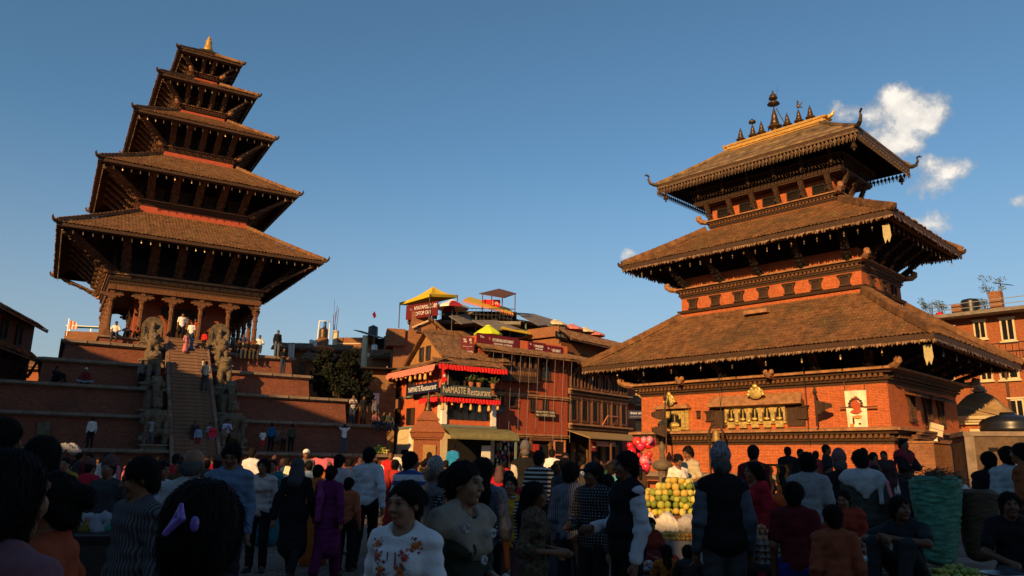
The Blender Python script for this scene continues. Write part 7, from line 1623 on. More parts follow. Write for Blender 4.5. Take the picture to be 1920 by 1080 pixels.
# ---------------------------------------------------------------- who stands where
G_FRONT = 'people in the shaded foreground crowd'; G_MID = 'people in the middle of the square'; G_STEP = 'people on the temple steps'
def foreground():
    dk = (.012, .012, .014)
    st = stripes('pinstripe', (.10, .095, .10), (.035, .035, .042), .022, .5); ck = stripes('check_bw', (.02, .02, .022), (.30, .30, .30), .03, .28, check='dot'); pl = stripes('plaid_blue', (.10, .12, .22), (.24, .26, .33), .06, .5, check=True)
    knit = stripes('zigzag', (.02, .02, .02), (.42, .40, .36), .04, .45, axis='Z'); tee = stripes('rugby', (.48, .48, .52), (.04, .06, .20), .13, .42, axis='Z'); hoodst = stripes('hood_stripe', (.24, .24, .26), (.05, .05, .06), .02, .5); topi = mat('topi_cloth', (.16, .08, .07), .9, .8, 45, .3, c2=(.20, .19, .20))
    F = dict(group=G_FRONT, lod=1)
    stand(24, 848, 2.0, 160, 'woman with full black hair and dusty pink top at the left edge, back turned', **F, fem=True, top='half', hair='bob', tc=(.20, .085, .10), bc=dk)
    stand(100, 893, 2.8, -75, 'person turned left with bare ear, orange-red shawl, beside the dusty pink woman', group=G_FRONT, lod=0, fem=True, top='half', hair='bun', tc=(.24, .04, .02), shawl='neck', sc_=(.28, .05, .02), hyaw=-10, nod=12)
    stand(268, 862, 4.7, -35, 'man in grey pinstriped shirt looking down to the left', group=G_FRONT, lod=0, tm=st, hyaw=-25, nod=16, bc=dk)
    o = stand(388, 906, 1.9, 178, 'woman seen from behind with violet clip in black hair', **F, fem=True, top='tee', hair='bob', tc=(.02, .02, .02))
    # the violet bow clip
    clip = Blob().chain([(-.016, .168, 1.655), (-.022, .174, 1.625), (.012, .174, 1.59)], [.005, .009, .007], .004).chain([(-.016, .168, 1.655), (-.002, .172, 1.62), (.012, .174, 1.59)], [.005, .004, .007], .003).ell((-.054, .172, 1.612), (.011, .009, .019), .004)
    put('hair_clip', clip.mesh(.0035), mat('violet_clip', (.20, .10, .45), .3, .2, 20, .0, spec=.6), o)
    stand(366, 842, 6.2, 178, 'balding man in pale grey shirt, back turned, behind the violet clip', **F, hair='thin', top='shirt', tc=(.34, .33, .33), bulk=1.1)
    stand(437, 834, 8.4, 6, 'man in blue-grey shirt facing us with lowered head', group=G_FRONT, lod=0, tc=(.105, .15, .23), nod=24, skin=1, bulk=1.08)
    stand(306, 866, 10, 65, 'man in lavender white shirt holding something, left of the blue-grey shirt', **F, arms='hold', tc=(.42, .42, .54))
    stand(62, 842, 6.5, 150, 'person in blue-white plaid with white cap at the far left', **F, tm=pl, hat='cap', hc=(.6, .6, .6))
    stand(86, 820, 5.0, 178, 'tall dark-haired figure in black behind the plaid shirt', **F, hair='bob', tc=dk)
    stand(12, 786, 5.0, 170, 'tall man in dark clothes at the very left edge', **F, tc=dk)
    stand(495, 861, 11.8, 4, 'young woman in sheer pale pink blouse and black trousers facing us', group=G_FRONT, lod=0, fem=True, top='half', hair='long', tc=(.46, .36, .33), bc=dk, hyaw=-8)
    stand(560, 862, 11.1, 178, 'woman in long black kurta and dark headscarf walking away', **F, fem=True, top='kurta', hat='hood', hc=(.06, .055, .06), tc=(.010, .010, .011), pose='walk', bc=dk, bulk=1.1)
    stand(622, 874, 11.2, 172, 'woman in purple kurta with draped purple scarf walking away', **F, fem=True, top='kurta', bottom='salwar', hair='bun', tc=(.12, .014, .075), bc=(.10, .012, .05), shawl='side', sc_=(.20, .03, .12), pose='walk2')
    stand(693, 840, 12.5, 180, 'man in crisp grey-white shirt and black trousers walking away', **F, tc=(.44, .45, .48), bc=(.008, .008, .009), pose='walk2', bulk=1.08)
    stand(655, 896, 12, 172, 'child in orange shirt between purple kurta and grey-white shirt', **F, tc=(.36, .09, .04), bc=dk)
    stand(637, 853, 14, 170, 'man in pale pinkish shirt behind the purple kurta', **F, tc=(.38, .34, .36))
    stand(598, 872, 12.6, 165, 'woman in orange sari beside the black kurta', **F, fem=True, top='sari', bottom='sari', hair='bun', tc=(.40, .12, .02), bc=(.36, .10, .02))
    stand(742, 862, 16, 165, 'woman in patterned red sari left of the striped tee', group=G_MID, lod=2, fem=True, top='sari', bottom='sari', hair='bun', tc=(.34, .03, .02), bc=(.30, .025, .02))
    stand(772, 848, 10, 160, 'man in blue and white striped tee shirt, back turned', **F, top='tee', tm=tee, bulk=1.05, hyaw=-30)
    stand(815, 867, 8.2, 115, 'elderly man in patterned cap, grey waistcoat and checked sleeves', **F, tm=ck, vc=(.10, .10, .105), hat='topi', hm=topi, hair='thin', nod=12)
    w = stand(762, 905, 4.0, -22, 'woman in white kurta with orange flower embroidery walking towards us', group=G_FRONT, lod=0, fem=True, top='kurta', hair='bun', tc=(.72, .70, .70), bc=(.5, .5, .5), skin=3, bulk=1.10, hyaw=-12, nod=6, arms='oneL', tm=mat('white_cotton', (.70, .68, .68), .9, .06, 14, .25, bscale=50), shoes=False)
    embroidery(w)
    s = stand(872, 868, 4.25, 48, 'woman in dark olive dress with beige flower scarf holding a bag', group=G_FRONT, lod=0, fem=True, top='half', bottom='skirt', hair='bun', tc=(.030, .036, .026), bc=(.03, .036, .026), skin=3, shawl='neck', sc_=(.27, .22, .17), arms='hold', hyaw=18, nod=4, shoes=False)
    b = Blob().ell((.02, -.34, .82), (.085, .06, .12), .05).cap((-.0, -.33, 1.0), (.02, -.34, .86), .03, .06, .05).ell((0, -.32, 1.09), (.03, .025, .05), .02)
    tag(put('cloth_bag', b.mesh(.014, noise=fold(.004, 2)), cloth((.36, .34, .31)), None, s.location, s.rotation_euler.z, scale=s.scale.x), 'crumpled off-white cloth bag held by the woman with the flower scarf', 'bag')
    for q in ((.06, -.145, 1.33), (-.10, -.10, 1.36), (-.03, -.17, 1.20)): put('scarf_flower', MB().lathe([(.026, 0), (.026, .006), (.012, .008), (.012, .002)], 9).xf(Matrix.Translation(Vector(q)+Vector((0, -.022, 0))) @ Matrix.Rotation(math.pi/2, 4, 'X')), mat('flower_bw', (.3, .3, .3), .8, .8, 60, 0), s)
    stand(906, 860, 7.0, 175, 'woman with long dark curls and glittering grey top behind the flower scarf', **F, fem=True, hair='long', top='half', tm=mat('glitter', (.10, .11, .14), .5, .9, 70, .2), bc=dk)
    stand(957, 893, 8.8, -6, 'woman in yellow top and zigzag cardigan facing us', group=G_FRONT, lod=0, fem=True, top='tee', hair='bun', tc=(.50, .24, .02), bc=(.12, .05, .05), skin=2, shawl='open', sm=knit, bulk=1.05)
    stand(1004, 905, 6.6, 70, 'woman with long black hair in profile wearing dark patterned dress', group=G_FRONT, lod=0, fem=True, top='half', bottom='skirt', hair='long', tm=mat('dark_pattern', (.03, .02, .016), .9, .9, 25, .1, c2=(.08, .05, .03)), bm=stripes('tiger', (.02, .016, .014), (.10, .07, .04), .05, .4), arms='hold', hyaw=10)
    stand(1072, 868, 8.6, 150, 'youth in thinly striped grey hooded shirt, back turned', **F, tm=hoodst, bulk=1.05)
    m = stand(1112, 869, 8.0, -42, 'man in navy cap and black-white checked jacket looking left', group=G_FRONT, lod=0, top='jacket', tm=ck, hat='cap', hc=(.012, .014, .03), skin=1, hyaw=-20, arms='one', bc=dk)
    m = stand(1173, 848, 6.8, -72, 'man in black waistcoat with white sleeves turned left', group=G_FRONT, lod=0, tc=(.50, .49, .52), vc=(.010, .010, .012), bulk=1.15, arms='one', bc=(.008, .008, .008), skin=1)
    stand(1350, 843, 7.2, 176, 'elderly man in patterned cap and black waistcoat, back turned', group=G_FRONT, lod=0, tc=(.09, .10, .12), vc=(.010, .010, .011), hat='topi', hm=topi, hair='thin', bulk=1.18, bc=(.07, .07, .07))
    stand(1412, 868, 9.6, -78, 'woman with long braid and crimson shawl in profile', **F, fem=True, top='kurta', bottom='salwar', hair='long', tc=(.28, .012, .02), bc=(.3, .012, .03), shawl='side', sc_=(.48, .015, .035))
    stand(1487, 905, 6.9, 155, 'boy in maroon tee and bright blue shorts, back turned', **F, top='tee', bottom='shorts', hair='short', tc=(.10, .012, .016), bc=(.015, .03, .20))
    stand(1560, 948, 6.4, 172, 'small boy in brick-orange shirt, back turned', **F, top='half', tc=(.26, .065, .03), bc=(.02, .02, .03), hair='short')
    stand(1512, 848, 9.4, 165, 'young man in speckled grey tee bending over the stall', **F, top='tee', tm=mat('marl', (.24, .24, .25), .95, .5, 90, .1), nod=-18)
    stand(1580, 920, 8.6, -20, 'woman in rust-red patterned shawl behind the small boy', group=G_FRONT, lod=1, fem=True, hair='bun', tc=(.16, .03, .03), shawl='wrap', sc_=(.26, .035, .018), bottom='skirt', bc=(.1, .02, .02), nod=15, hyaw=-20)
    stand(1572, 851, 10.6, 176, 'elderly man in pinkish cap and black waistcoat with white sleeves, back turned', **F, top='half', tc=(.48, .46, .42), vc=(.018, .018, .02), hat='topi', hc=(.16, .08, .08), hair='thin')
    stand(1612, 846, 10, 168, 'man in olive jacket with white scarf over the shoulder', **F, top='jacket', tc=(.055, .055, .042), shawl='neck', sc_=(.42, .40, .40), bc=(.05, .05, .04), bulk=1.15, nod=20)
    seated(1695, 930, 7.3, -50, 'boy in dark shirt sitting with arms folded on his knees', pose='sitdown', group=G_FRONT, lod=0, H=1.55, top='tee', tc=(.022, .026, .028), bc=(.03, .03, .032), hyaw=60, skin=1)
    seated(1886, 922, 6.8, -20, 'smiling boy in black printed tee seated at the right edge', pose='sit', group=G_FRONT, lod=0, H=1.5, top='tee', tc=(.012, .012, .014), bc=(.05, .06, .08), skin=1)
    stand(1852, 848, 11.6, 165, 'person in black top in the group at the right edge', **F, tc=dk, bc=dk)
    stand(1886, 838, 11.4, 172, 'man in pale blue shirt in the group at the right edge', **F, top='half', tc=(.32, .36, .38))
    stand(1912, 832, 10.6, -140, 'person in rust-orange kurta at the right edge', **F, top='kurta', tc=(.22, .06, .02), arms='hold')
    stand(1693, 823, 16, 25, 'young man in dark jacket with red scarf standing above the stalls', base=.5, group=G_MID, lod=2, top='jacket', tc=(.016, .016, .02), shawl='neck', sc_=(.20, .02, .03), arms='folded')
    stand(1617, 840, 18, -70, 'woman in hot pink blouse with topknot by the brick wall', base=.5, group=G_MID, lod=2, fem=True, hair='bun', top='half', bottom='sari', tc=(.55, .05, .13), bc=(.3, .03, .08))
    stand(1638, 848, 17.5, 75, 'woman in red and green dress left of the dark shawled one', base=.5, group=G_MID, lod=2, fem=True, top='half', bottom='skirt', hair='bun', tc=(.14, .05, .03), bc=(.16, .02, .02))
    stand(1656, 846, 18, -35, 'woman in long dark shawl beside the red and green dress', base=.5, group=G_MID, lod=2, fem=True, top='kurta', hair='long', tc=(.07, .03, .03), shawl='wrap', sc_=(.05, .03, .03))
    stand(1412, 836, 13, 150, 'man in maroon track top with three white sleeve stripes', group=G_MID, lod=2, tc=(.10, .012, .016), nod=15, arms='hold')
    stand(1476, 838, 17, 175, 'man in plain black jacket near the temple ledge', base=.5, group=G_MID, lod=2, top='jacket', tc=dk)
    stand(1501, 842, 19, 25, 'person in small blue-white checks glancing towards us', base=.5, group=G_MID, lod=2, tm=pl)
    stand(1549, 834, 18, 70, 'man in dark navy jacket standing in profile by the wall', base=.5, group=G_MID, lod=2, top='jacket', tc=(.012, .016, .03))
    stand(1529, 846, 20, 170, 'person in bright red cap and red checked shirt', base=.5, group=G_MID, lod=2, hat='cap', hc=(.6, .05, .02), tm=stripes('red_check', (.12, .015, .015), (.28, .03, .03), .08, .5, check=True))
    p = at(1243, 872, 16.); person('woman in dotted scarlet dress bending over the fruit', (p[0]-.25, p[1], 0), 75, 1.58, G_MID, lod=2, pose='bend', fem=True, top='kurta', bottom='skirt', hair='bun', tm=stripes('red_dots', (.62, .025, .02), (.75, .35, .3), .05, .22, check='dot'), bm=stripes('red_dots', (.6, .02, .02), (.7, .3, .3), .05, .2, check='dot'))
    stand(1271, 853, 17, 20, 'woman in white print dress with bowed head at the fruit stall', group=G_MID, lod=1, fem=True, top='half', bottom='skirt', hair='bun', tc=(.72, .66, .56), bc=(.66, .55, .48), nod=38, arms='hold')
    stand(1290, 838, 17.5, -55, 'man in beige polo shirt picking fruit', group=G_MID, lod=1, top='tee', tc=(.46, .38, .25), arms='hold', nod=20)
    seated(1214, 970, 12.4, 20, 'fruit seller in rust-red shawl sitting below the pomelos', pose='cross', group=G_FRONT, lod=1, H=1.5, fem=True, tc=(.2, .03, .02), shawl='wrap', sc_=(.22, .03, .015), bottom='skirt', bc=(.1, .02, .02), nod=18, hair='bun')
    seated(1250, 1022, 10.2, 175, 'girl with long hair in orange top crouching before the sweets', pose='cross', group=G_FRONT, lod=1, H=1.25, fem=True, top='tee', hair='long', tc=(.42, .12, .02))
    seated(1291, 1022, 10.1, 178, 'child with short dark hair crouching beside the orange top', pose='cross', group=G_FRONT, lod=1, H=1.25, top='tee', hair='bob', tc=(.04, .03, .03))
    stand(1060, 849, 17, 5, 'woman in mustard shawl facing us in the middle of the square', group=G_MID, lod=2, fem=True, hair='bun', tc=(.42, .20, .02), shawl='wrap', sc_=(.40, .19, .02), bottom='skirt', bc=(.38, .18, .02))
    stand(985, 833, 15, 178, 'old man in grey cap and black waistcoat, white sleeves, back turned', group=G_MID, lod=2, tc=(.5, .46, .40), vc=(.012, .012, .012), hat='topi', hc=(.12, .11, .12), hair='thin')
    stand(1012, 845, 12, 150, 'person with black-white striped sleeve left of the mustard shawl', group=G_MID, lod=2, tm=stripes('bw_stripe', (.02, .02, .02), (.5, .45, .4), .06, .45, axis='Z'))
    stand(1146, 868, 14, 170, 'person in turquoise shirt behind the black waistcoat', group=G_MID, lod=2, tc=(.10, .36, .42))
    stand(1140, 890, 10, 170, 'woman in brown dotted blouse between cap and waistcoat', group=G_FRONT, lod=1, fem=True, top='half', hair='bun', tm=stripes('brown_dots', (.12, .04, .015), (.3, .16, .1), .05, .3, check='dot'))
    stand(850, 833, 42., 170, 'person in bright blue tee at the shopfront', group=G_MID, lod=3, top='tee', tc=(.02, .22, .5))
    stand(1035, 842, 24., 170, 'person in white tee with red print walking to the shops', group=G_MID, lod=2, top='tee', tc=(.8, .7, .68))
    stand(1095, 856, 24., 150, 'person in green tee before the tan awning', group=G_MID, lod=2, top='tee', tc=(.03, .42, .22))
    stand(575, 843, 22., 10, 'person in white knitted cap below the plinth', group=G_MID, lod=2, hat='cap', hc=(.8, .75, .68), tc=(.1, .1, .1))
    stand(541, 858, 20., 150, 'person in cream shirt caught by sunlight left of the black kurta', group=G_MID, lod=2, tc=(.75, .62, .45))
    stand(733, 845, 22., 0, 'youth in red waistcoat and white sleeves below the brick shrine', group=G_MID, lod=2, tc=(.6, .58, .55), vc=(.5, .02, .02))
    stand(475, 840, 19., 170, 'person in white tee and dark trousers right of the stone wrestler', group=G_MID, lod=2, top='tee', tc=(.62, .62, .66))
def embroidery(o):
    """flowers stitched along the placket and neckline"""
    r = random.Random(12); cols = [mat('thread_%d' % i, c, .7, .3, 60, .1) for i, c in enumerate(((.55, .13, .015), (.42, .05, .03), (.30, .02, .08), (.05, .07, .05)))]
    from mathutils.bvhtree import BVHTree
    me = [c for c in o.children if c.name.startswith('kurta')][0].data; bv = BVHTree.FromPolygons([v.co for v in me.vertices], [tuple(p.vertices) for p in me.polygons])
    def surf(x, z):
        h = bv.ray_cast(Vector((x, -1, z)), Vector((0, 1, 0))); return h[0].y if h[0] else -.1
    def patch(x, z, rad, m, n=7):
        V = []
        for k in range(n):
            for q, f in ((0, 1.), (.5, .55)): a = 2*math.pi*(k+q)/n; xx, zz = x+rad*f*math.cos(a), z+rad*f*math.sin(a); V.append((xx, surf(xx, zz)-.004, zz))
        put('flower', MB().add(V+[(x, surf(x, z)-.010, z)], [(i, (i+1) % (2*n), 2*n) for i in range(2*n)]), m, o)
    for s in (-1, 1):
        for i, z in enumerate((1.375, 1.315, 1.25, 1.18, 1.11, 1.04, .97, .90)):
            x = s*(.118 if i == 0 else (.088 if i == 1 else .070-.003*i))+r.uniform(-.008, .008); patch(x, z, .027, cols[i % 2], 8); patch(x, z, .010, cols[3], 6)
            for k in range(11): a = r.uniform(0, 6.28); d = r.uniform(.028, .05); patch(x+d*math.cos(a)*.75, z+d*math.sin(a), r.uniform(.006, .012), cols[r.choice((0, 1, 2, 3, 0))], 4)
    put('placket', MB().add([(-.018, surf(.018, 1.34)-.004, 1.34), (-.018, surf(.018, 1.22)-.004, 1.22), (-.018, surf(.018, 1.04)-.004, 1.04), (0, surf(0, 1.0)-.004, 1.0), (.018, surf(.018, 1.04)-.004, 1.04), (.018, surf(.018, 1.22)-.004, 1.22), (.018, surf(.018, 1.34)-.004, 1.34)], [(0, 1, 5, 6), (1, 2, 4, 5), (2, 3, 4)]), mat('placket_white', (.78, .76, .78), .9, .04, 14, .1), o)
    for s in (-1, 1): put('trim', MB().tube([(s*.024, surf(.024, z)-.006, z) for z in (1.34, 1.28, 1.2, 1.12, 1.04, 1.0)], .0035, 5), cols[2], o)
foreground()

def on_n(px, level, inset, yaw, label, py=700, H=1.68, pose='stand', **k):
    h, zt = (4.66, N_FLOOR) if level == 6 else N_PL[level-1]; yl = -(h-inset); x, _ = NF.uv(px, py, yl)
    k.setdefault('lod', 2); return person(label, NF.wor(x, yl, zt+k.pop('dz', 0.)), math.degrees(NA)+yaw, H, G_STEP, pose=pose, **k)
def temple_people():
    dk = (.012, .012, .014); jn = (.03, .045, .075)
    on_n(342, 6, .25, 5, 'tall man in white tee and dark shorts standing at the temple doorway', py=600, H=1.82, top='tee', bottom='shorts', tc=(.8, .76, .7), bc=dk, hyaw=30)
    on_n(359, 6, -.35, -20, 'youth in white tee and jeans on the top stair', py=620, H=1.6, top='tee', tc=(.78, .74, .68), bc=jn, dz=-.35, hyaw=-60)
    on_n(366, 6, .7, -10, 'person in red top behind the youth in jeans', py=610, H=1.62, top='half', tc=(.5, .05, .02), bc=dk); on_n(352, 6, .9, 15, 'person in brown half hidden behind the tall man in shorts', py=605, H=1.65, tc=(.2, .08, .04), bc=dk)
    on_n(217, 6, .0, -10, 'youth in white tee and jeans sitting on the left corner of the temple floor', py=620, pose='sit', top='tee', tc=(.78, .74, .66), bc=jn, nod=15)
    on_n(237, 6, .4, 10, 'person in blue-grey shirt seated second from the left corner', py=620, pose='sitdown', top='half', tc=(.08, .12, .16), bc=dk, H=1.5); on_n(255, 6, .4, 10, 'girl in red scarf seated third from the left corner', py=620, pose='sitdown', H=1.45, fem=True, hair='long', tc=(.45, .08, .04), bc=dk)
    on_n(437, 6, .0, 30, 'person in patterned shirt sitting leftmost on the right floor edge', py=640, pose='sit', tm=stripes('bw_print', (.6, .5, .38), (.05, .04, .04), .09, .5, check=True), bc=(.1, .11, .09), H=1.5); on_n(456, 6, .0, 5, 'man in navy tee and khaki trousers sitting on the right floor edge', py=640, pose='sit', top='tee', tc=(.05, .06, .12), bc=(.36, .28, .16))
    on_n(474, 6, .1, 0, 'small figure in brown between navy tee and pale shirt', py=645, pose='sit', tc=(.2, .07, .03), H=1.3); on_n(487, 6, .0, -15, 'man in pale blue-white shirt and jeans sitting rightmost on the floor edge', py=640, pose='sit', tc=(.62, .66, .66), bc=jn)
    for px, c, lab in ((446, dk, 'leftmost of three youths in black tees sitting on the step below'), (462, dk, 'middle one of three youths in black tees on the step below'), (477, dk, 'rightmost of three youths in black tees on the step below')): on_n(px, 5, .05, 0, lab, py=660, pose='sit', top='tee', tc=c, bc=jn if px == 446 else (.06, .06, .05), hair='short')
    on_n(519, 5, .6, 0, 'young man in black shirt and jeans standing on the right end of the upper step', py=655, H=1.74, tc=dk, bc=(.10, .12, .15), hyaw=-20); on_n(530, 4, .35, 15, 'young man in black leaning against the upper step, reading a phone', py=690, H=1.66, top='half', tc=dk, bc=jn, arms='hold', nod=20)
    on_n(345, 5, -.55, 30, 'girl in pink checked dress bending on the stairs', py=675, H=1.15, fem=True, hair='long', top='half', bottom='skirt', tc=(.6, .22, .22), bc=(.55, .18, .2), nod=30, dz=-.28); on_n(356, 5, -.3, 10, 'toddler in blue dress beside the girl in pink', py=675, H=.85, fem=True, top='tee', bottom='skirt', tc=(.06, .14, .28), bc=(.06, .12, .22), dz=-.1)
    on_n(380, 5, -.2, 165, 'small child in red top climbing the stairs', py=665, H=1.08, hat='cap', hc=(.5, .04, .03), tc=(.62, .03, .025), bc=dk)
    on_n(381, 3, -.75, 178, 'man in cream shirt carrying a child up the stairs', py=740, H=1.66, tc=(.5, .44, .3), bc=(.05, .05, .05), arms='hold', pose='walk', dz=-.1); on_n(375, 3, -.95, 90, 'child with head on the shoulder of the man in cream shirt', py=735, H=.8, tc=(.5, .45, .4), bc=(.1, .1, .1), dz=.85)
    on_n(103, 3, .35, 50, 'person in black seated on the left step with knees drawn up', py=705, pose='sitdown', tc=dk, bc=dk); on_n(160, 3, .35, 0, 'man in maroon top and white cap sitting cross-legged on the left step', py=705, pose='cross', tc=(.16, .02, .02), hat='cap', hc=(.6, .58, .55), bc=(.2, .22, .25))
    on_n(267, 3, .8, 20, 'person in black-white stripes standing beside the left stone lion', py=690, H=1.5, tm=stripes('bw_stripe2', (.02, .02, .02), (.4, .3, .28), .09, .45, axis='Z'), bc=dk); on_n(291, 3, .7, 20, 'person in violet top behind the left stone lion', py=690, H=1.6, tc=(.06, .03, .14), bc=dk)
    on_n(661, 2, .35, -10, 'man in white-striped tee standing at the right end of the second step', py=775, H=1.7, top='tee', tm=stripes('rw_stripe', (.55, .5, .46), (.06, .03, .04), .1, .45, axis='Z'), bc=jn, arms='phone'); on_n(681, 2, .3, 0, 'youth in black printed tee standing at the right end of the second step', py=775, H=1.68, top='tee', tc=dk, bc=dk)
    on_n(703, 2, .3, 10, 'boy standing behind the seated youths at the step corner', py=780, H=1.5, tc=(.12, .12, .13), bc=dk)
    for px, c, lab in ((703, (.25, .10, .10), 'youth in reddish patterned shirt, leftmost of those seated on the step corner'), (718, dk, 'youth in black, middle of those seated on the step corner'), (729, (.05, .06, .04), 'youth in olive, rightmost of those seated on the step corner')): on_n(px, 2, .0, 10, lab, py=790, pose='sit', tc=c, bc=jn, H=1.55)
    on_n(643, 1, .9, 180, 'youth in white tee with both arms raised against the plinth wall', py=850, H=1.62, top='tee', arms='up', tc=(.62, .62, .66), bc=(.05, .08, .11))
    on_n(168, 1, .5, 190, 'man in white shirt and dark trousers facing the plinth on the left', py=830, H=1.45, tc=(.62, .60, .58), bc=dk)
    on_n(397, 1, .4, 0, 'girl in bright red top and mauve trousers at the foot of the stairs', py=830, H=1.35, fem=True, hair='bun', tc=(.62, .03, .05), bc=(.30, .13, .22)); on_n(423, 1, .5, 0, 'man in lavender shirt reading a phone at the foot of the stairs', py=830, H=1.62, tc=(.40, .40, .58), bc=dk, arms='phone', nod=25); on_n(392, 1, .9, 0, 'boy behind the girl in bright red top', py=825, H=1.45, tc=(.3, .3, .3), bc=dk)
    on_n(362, 1, .4, 10, 'woman in dark red with child at the foot of the stairs', py=835, H=1.5, fem=True, bottom='skirt', hair='bun', tc=(.04, .03, .03), bc=(.14, .02, .03)); on_n(369, 1, .2, 0, 'child in blue and white bib beside the woman in dark red', py=840, H=1.2, tc=(.2, .3, .4), bc=(.2, .03, .03))
    on_n(281, 1, .6, -20, 'man in grey tee leaning by the left stone wrestler', py=830, H=1.6, top='tee', tc=(.30, .29, .28), bc=(.1, .1, .12)); on_n(491, 1, .5, 0, 'child in white tee and red shorts right of the wrestler', py=840, H=1.15, top='tee', bottom='shorts', tc=(.66, .62, .56), bc=(.4, .03, .03)); on_n(507, 1, .7, 160, 'person in teal blue top facing the plinth wall', py=840, H=1.5, tc=(.015, .10, .20), bc=dk); on_n(530, 1, .5, 0, 'person in brown near the wall tablet', py=845, H=1.3, tc=(.12, .06, .05), bc=dk); on_n(545, 1, .6, 180, 'person in dark olive near the wall tablet', py=840, H=1.5, tc=(.06, .06, .04), bc=dk)
temple_people()

def filler():
    r = random.Random(21)
    COLS = [('black', (.012, .012, .014)), ('charcoal', (.04, .04, .045)), ('navy', (.02, .03, .07)), ('dark brown', (.07, .035, .02)), ('maroon', (.13, .015, .02)), ('dark green', (.02, .06, .035)), ('grey', (.20, .20, .20)), ('off-white', (.55, .52, .48)), ('rust orange', (.32, .09, .02)), ('crimson', (.40, .015, .03)), ('teal', (.02, .13, .15)), ('mustard', (.34, .19, .03)), ('pale blue', (.28, .36, .46)), ('pink', (.45, .13, .18)), ('violet', (.12, .05, .20))]
    W = [6, 4, 3, 3, 4, 2, 4, 5, 4, 7, 2, 2, 3, 4, 1]
    HA = [('short', 'short hair', False), ('bun', 'hair in a bun', True), ('long', 'long hair', True), ('topi', 'patterned cap', False), ('cap', 'peaked cap', False), ('hood', 'head covered', True)]
    zones = [((40, 250), (9, 34), 30, 'left below plinth'), ((250, 470), (13, 34), 24, 'below temple stairs'), ((470, 720), (15, 40), 24, 'before plinth corner'), ((740, 900), (12, 44), 30, 'by corner restaurant'), ((890, 1060), (11, 48), 32, 'by trinket shop'), ((1040, 1200), (15, 54), 34, 'at lane mouth'), ((1380, 1560), (14, 26), 12, 'below gilt windows'), ((1560, 1900), (14, 24), 15, 'by right temple end')]
    used = []; seen = set()
    for (x0, x1), (d0, d1), n, where in zones:
        k = 0; tries = 0
        while k < n and tries < 600:
            tries += 1; px = r.uniform(x0, x1); d = r.uniform(d0, d1); H = r.uniform(1.50, 1.74) if r.random() > .12 else r.uniform(1.05, 1.4)
            p = at(px, 862, d); x, y = p[0], p[1]
            if any((x-a)**2+(y-b)**2 < .36 for a, b in used): continue
            nl = nloc((x, y, 0))
            if abs(nl[0]) < 13.4 and nl[1] > -13.4: continue
            if abs(nl[0]) < 1.9 and nl[1] > -15.8: continue
            bl = BF._loc((x, y, 0))
            if abs(bl[0]) < 6.3 and bl[1] > -5.3: continue
            ci = r.choices(range(len(COLS)), W)[0]; ha, hl, fem = r.choice(HA[:1]*6+HA[1:3]*3+HA[3:]); yw, yl = r.choice([(180, 'seen from behind'), (178, 'back turned'), (150, 'turned away'), (0, 'facing us'), (20, 'facing us'), (75, 'turned right'), (-75, 'turned left'), (-150, 'turned away')])
            bi = r.choice([0, 0, 1, 2, 3]); bot = 'trousers' if not fem else r.choice(['skirt', 'trousers', 'sari'])
            lab = '%s in %s, %s, %s, crowd %s' % ('child' if H < 1.45 else ('woman' if fem else 'man'), COLS[ci][0], hl, yl, where)
            if lab in seen: continue
            seen.add(lab); used.append((x, y)); k += 1
            person(lab, (x, y, 0), yw, H, 'people in the market crowd', lod=2 if d < 20 else 3, fem=fem, hair=ha if ha in ('short', 'bun', 'long') else 'short', hat=ha if ha in ('topi', 'cap', 'hood') else None, hc=(.10, .05, .05), top=r.choice(['tee', 'shirt', 'half']) if not fem else r.choice(['half', 'kurta']), bottom=bot, tc=COLS[ci][1], bc=COLS[bi][1] if bot == 'trousers' else COLS[ci][1], arms=r.choice(['down', 'down', 'hold']), skin=r.randrange(3), pose=r.choice(['stand', 'stand', 'walk']))
filler()
# ---------------------------------------------------------------- stalls, fruit, eggs, sacks
def ball_mesh(r, m, seed=0, sq=.92, nm='fruit'):
    b = MB().ball((0, 0, 0), r, 10, 8, (1, 1, sq)); rr = random.Random(seed)
    b.v = [(x*(1+rr.uniform(-.03, .03)), y*(1+rr.uniform(-.03, .03)), z) for x, y, z in b.v]; me = b.mesh(nm, True); me.materials.append(m); return me
def heap(name, label, group, c, rx, ry, h, r, meshes, n, seed, limit=300):
    """fruit resting in a mound on a stall top; c = centre of the mound's foot"""
    rr = random.Random(seed); P = []; k = 0; layer = 0
    z = r*.9; st = r*1.86
    while z < h+r and k < n:
        f = 1-(z-r)/(h+1e-6)*.86; ax, ay = rx*f, ry*f; nx, ny = int(ax/st)+1, int(ay/(st*.87))+1
        for iy in range(-ny, ny+1):
            for ix in range(-nx, nx+1):
                x = (ix+(.5 if (iy+layer) % 2 else 0))*st; y = iy*st*.87
                if (x/max(ax, 1e-3))**2+(y/max(ay, 1e-3))**2 > 1: continue
                nxt = 1-(z+st*.82-r)/(h+1e-6)*.86      # skip those buried under the next layer
                if z+st < h and (x/max(rx*nxt-st*.8, 1e-3))**2+(y/max(ry*nxt-st*.8, 1e-3))**2 < 1: continue
                if k >= n: break
                s = rr.uniform(.78, 1.14); o = put(name, meshes[rr.randrange(len(meshes))], None, None, (c[0]+x+rr.uniform(-.4, .4)*r, c[1]+y+rr.uniform(-.3, .3)*r, c[2]+z+rr.uniform(-.3, .2)*r), rot=(rr.uniform(0, 3), rr.uniform(0, 3), rr.uniform(0, 3)), scale=(s, s*rr.uniform(.93, 1.05), s*rr.uniform(.86, 1.04))); tag(o, label, name.replace('_', ' '), group); k += 1
        z += st*.80; layer += 1
    return k
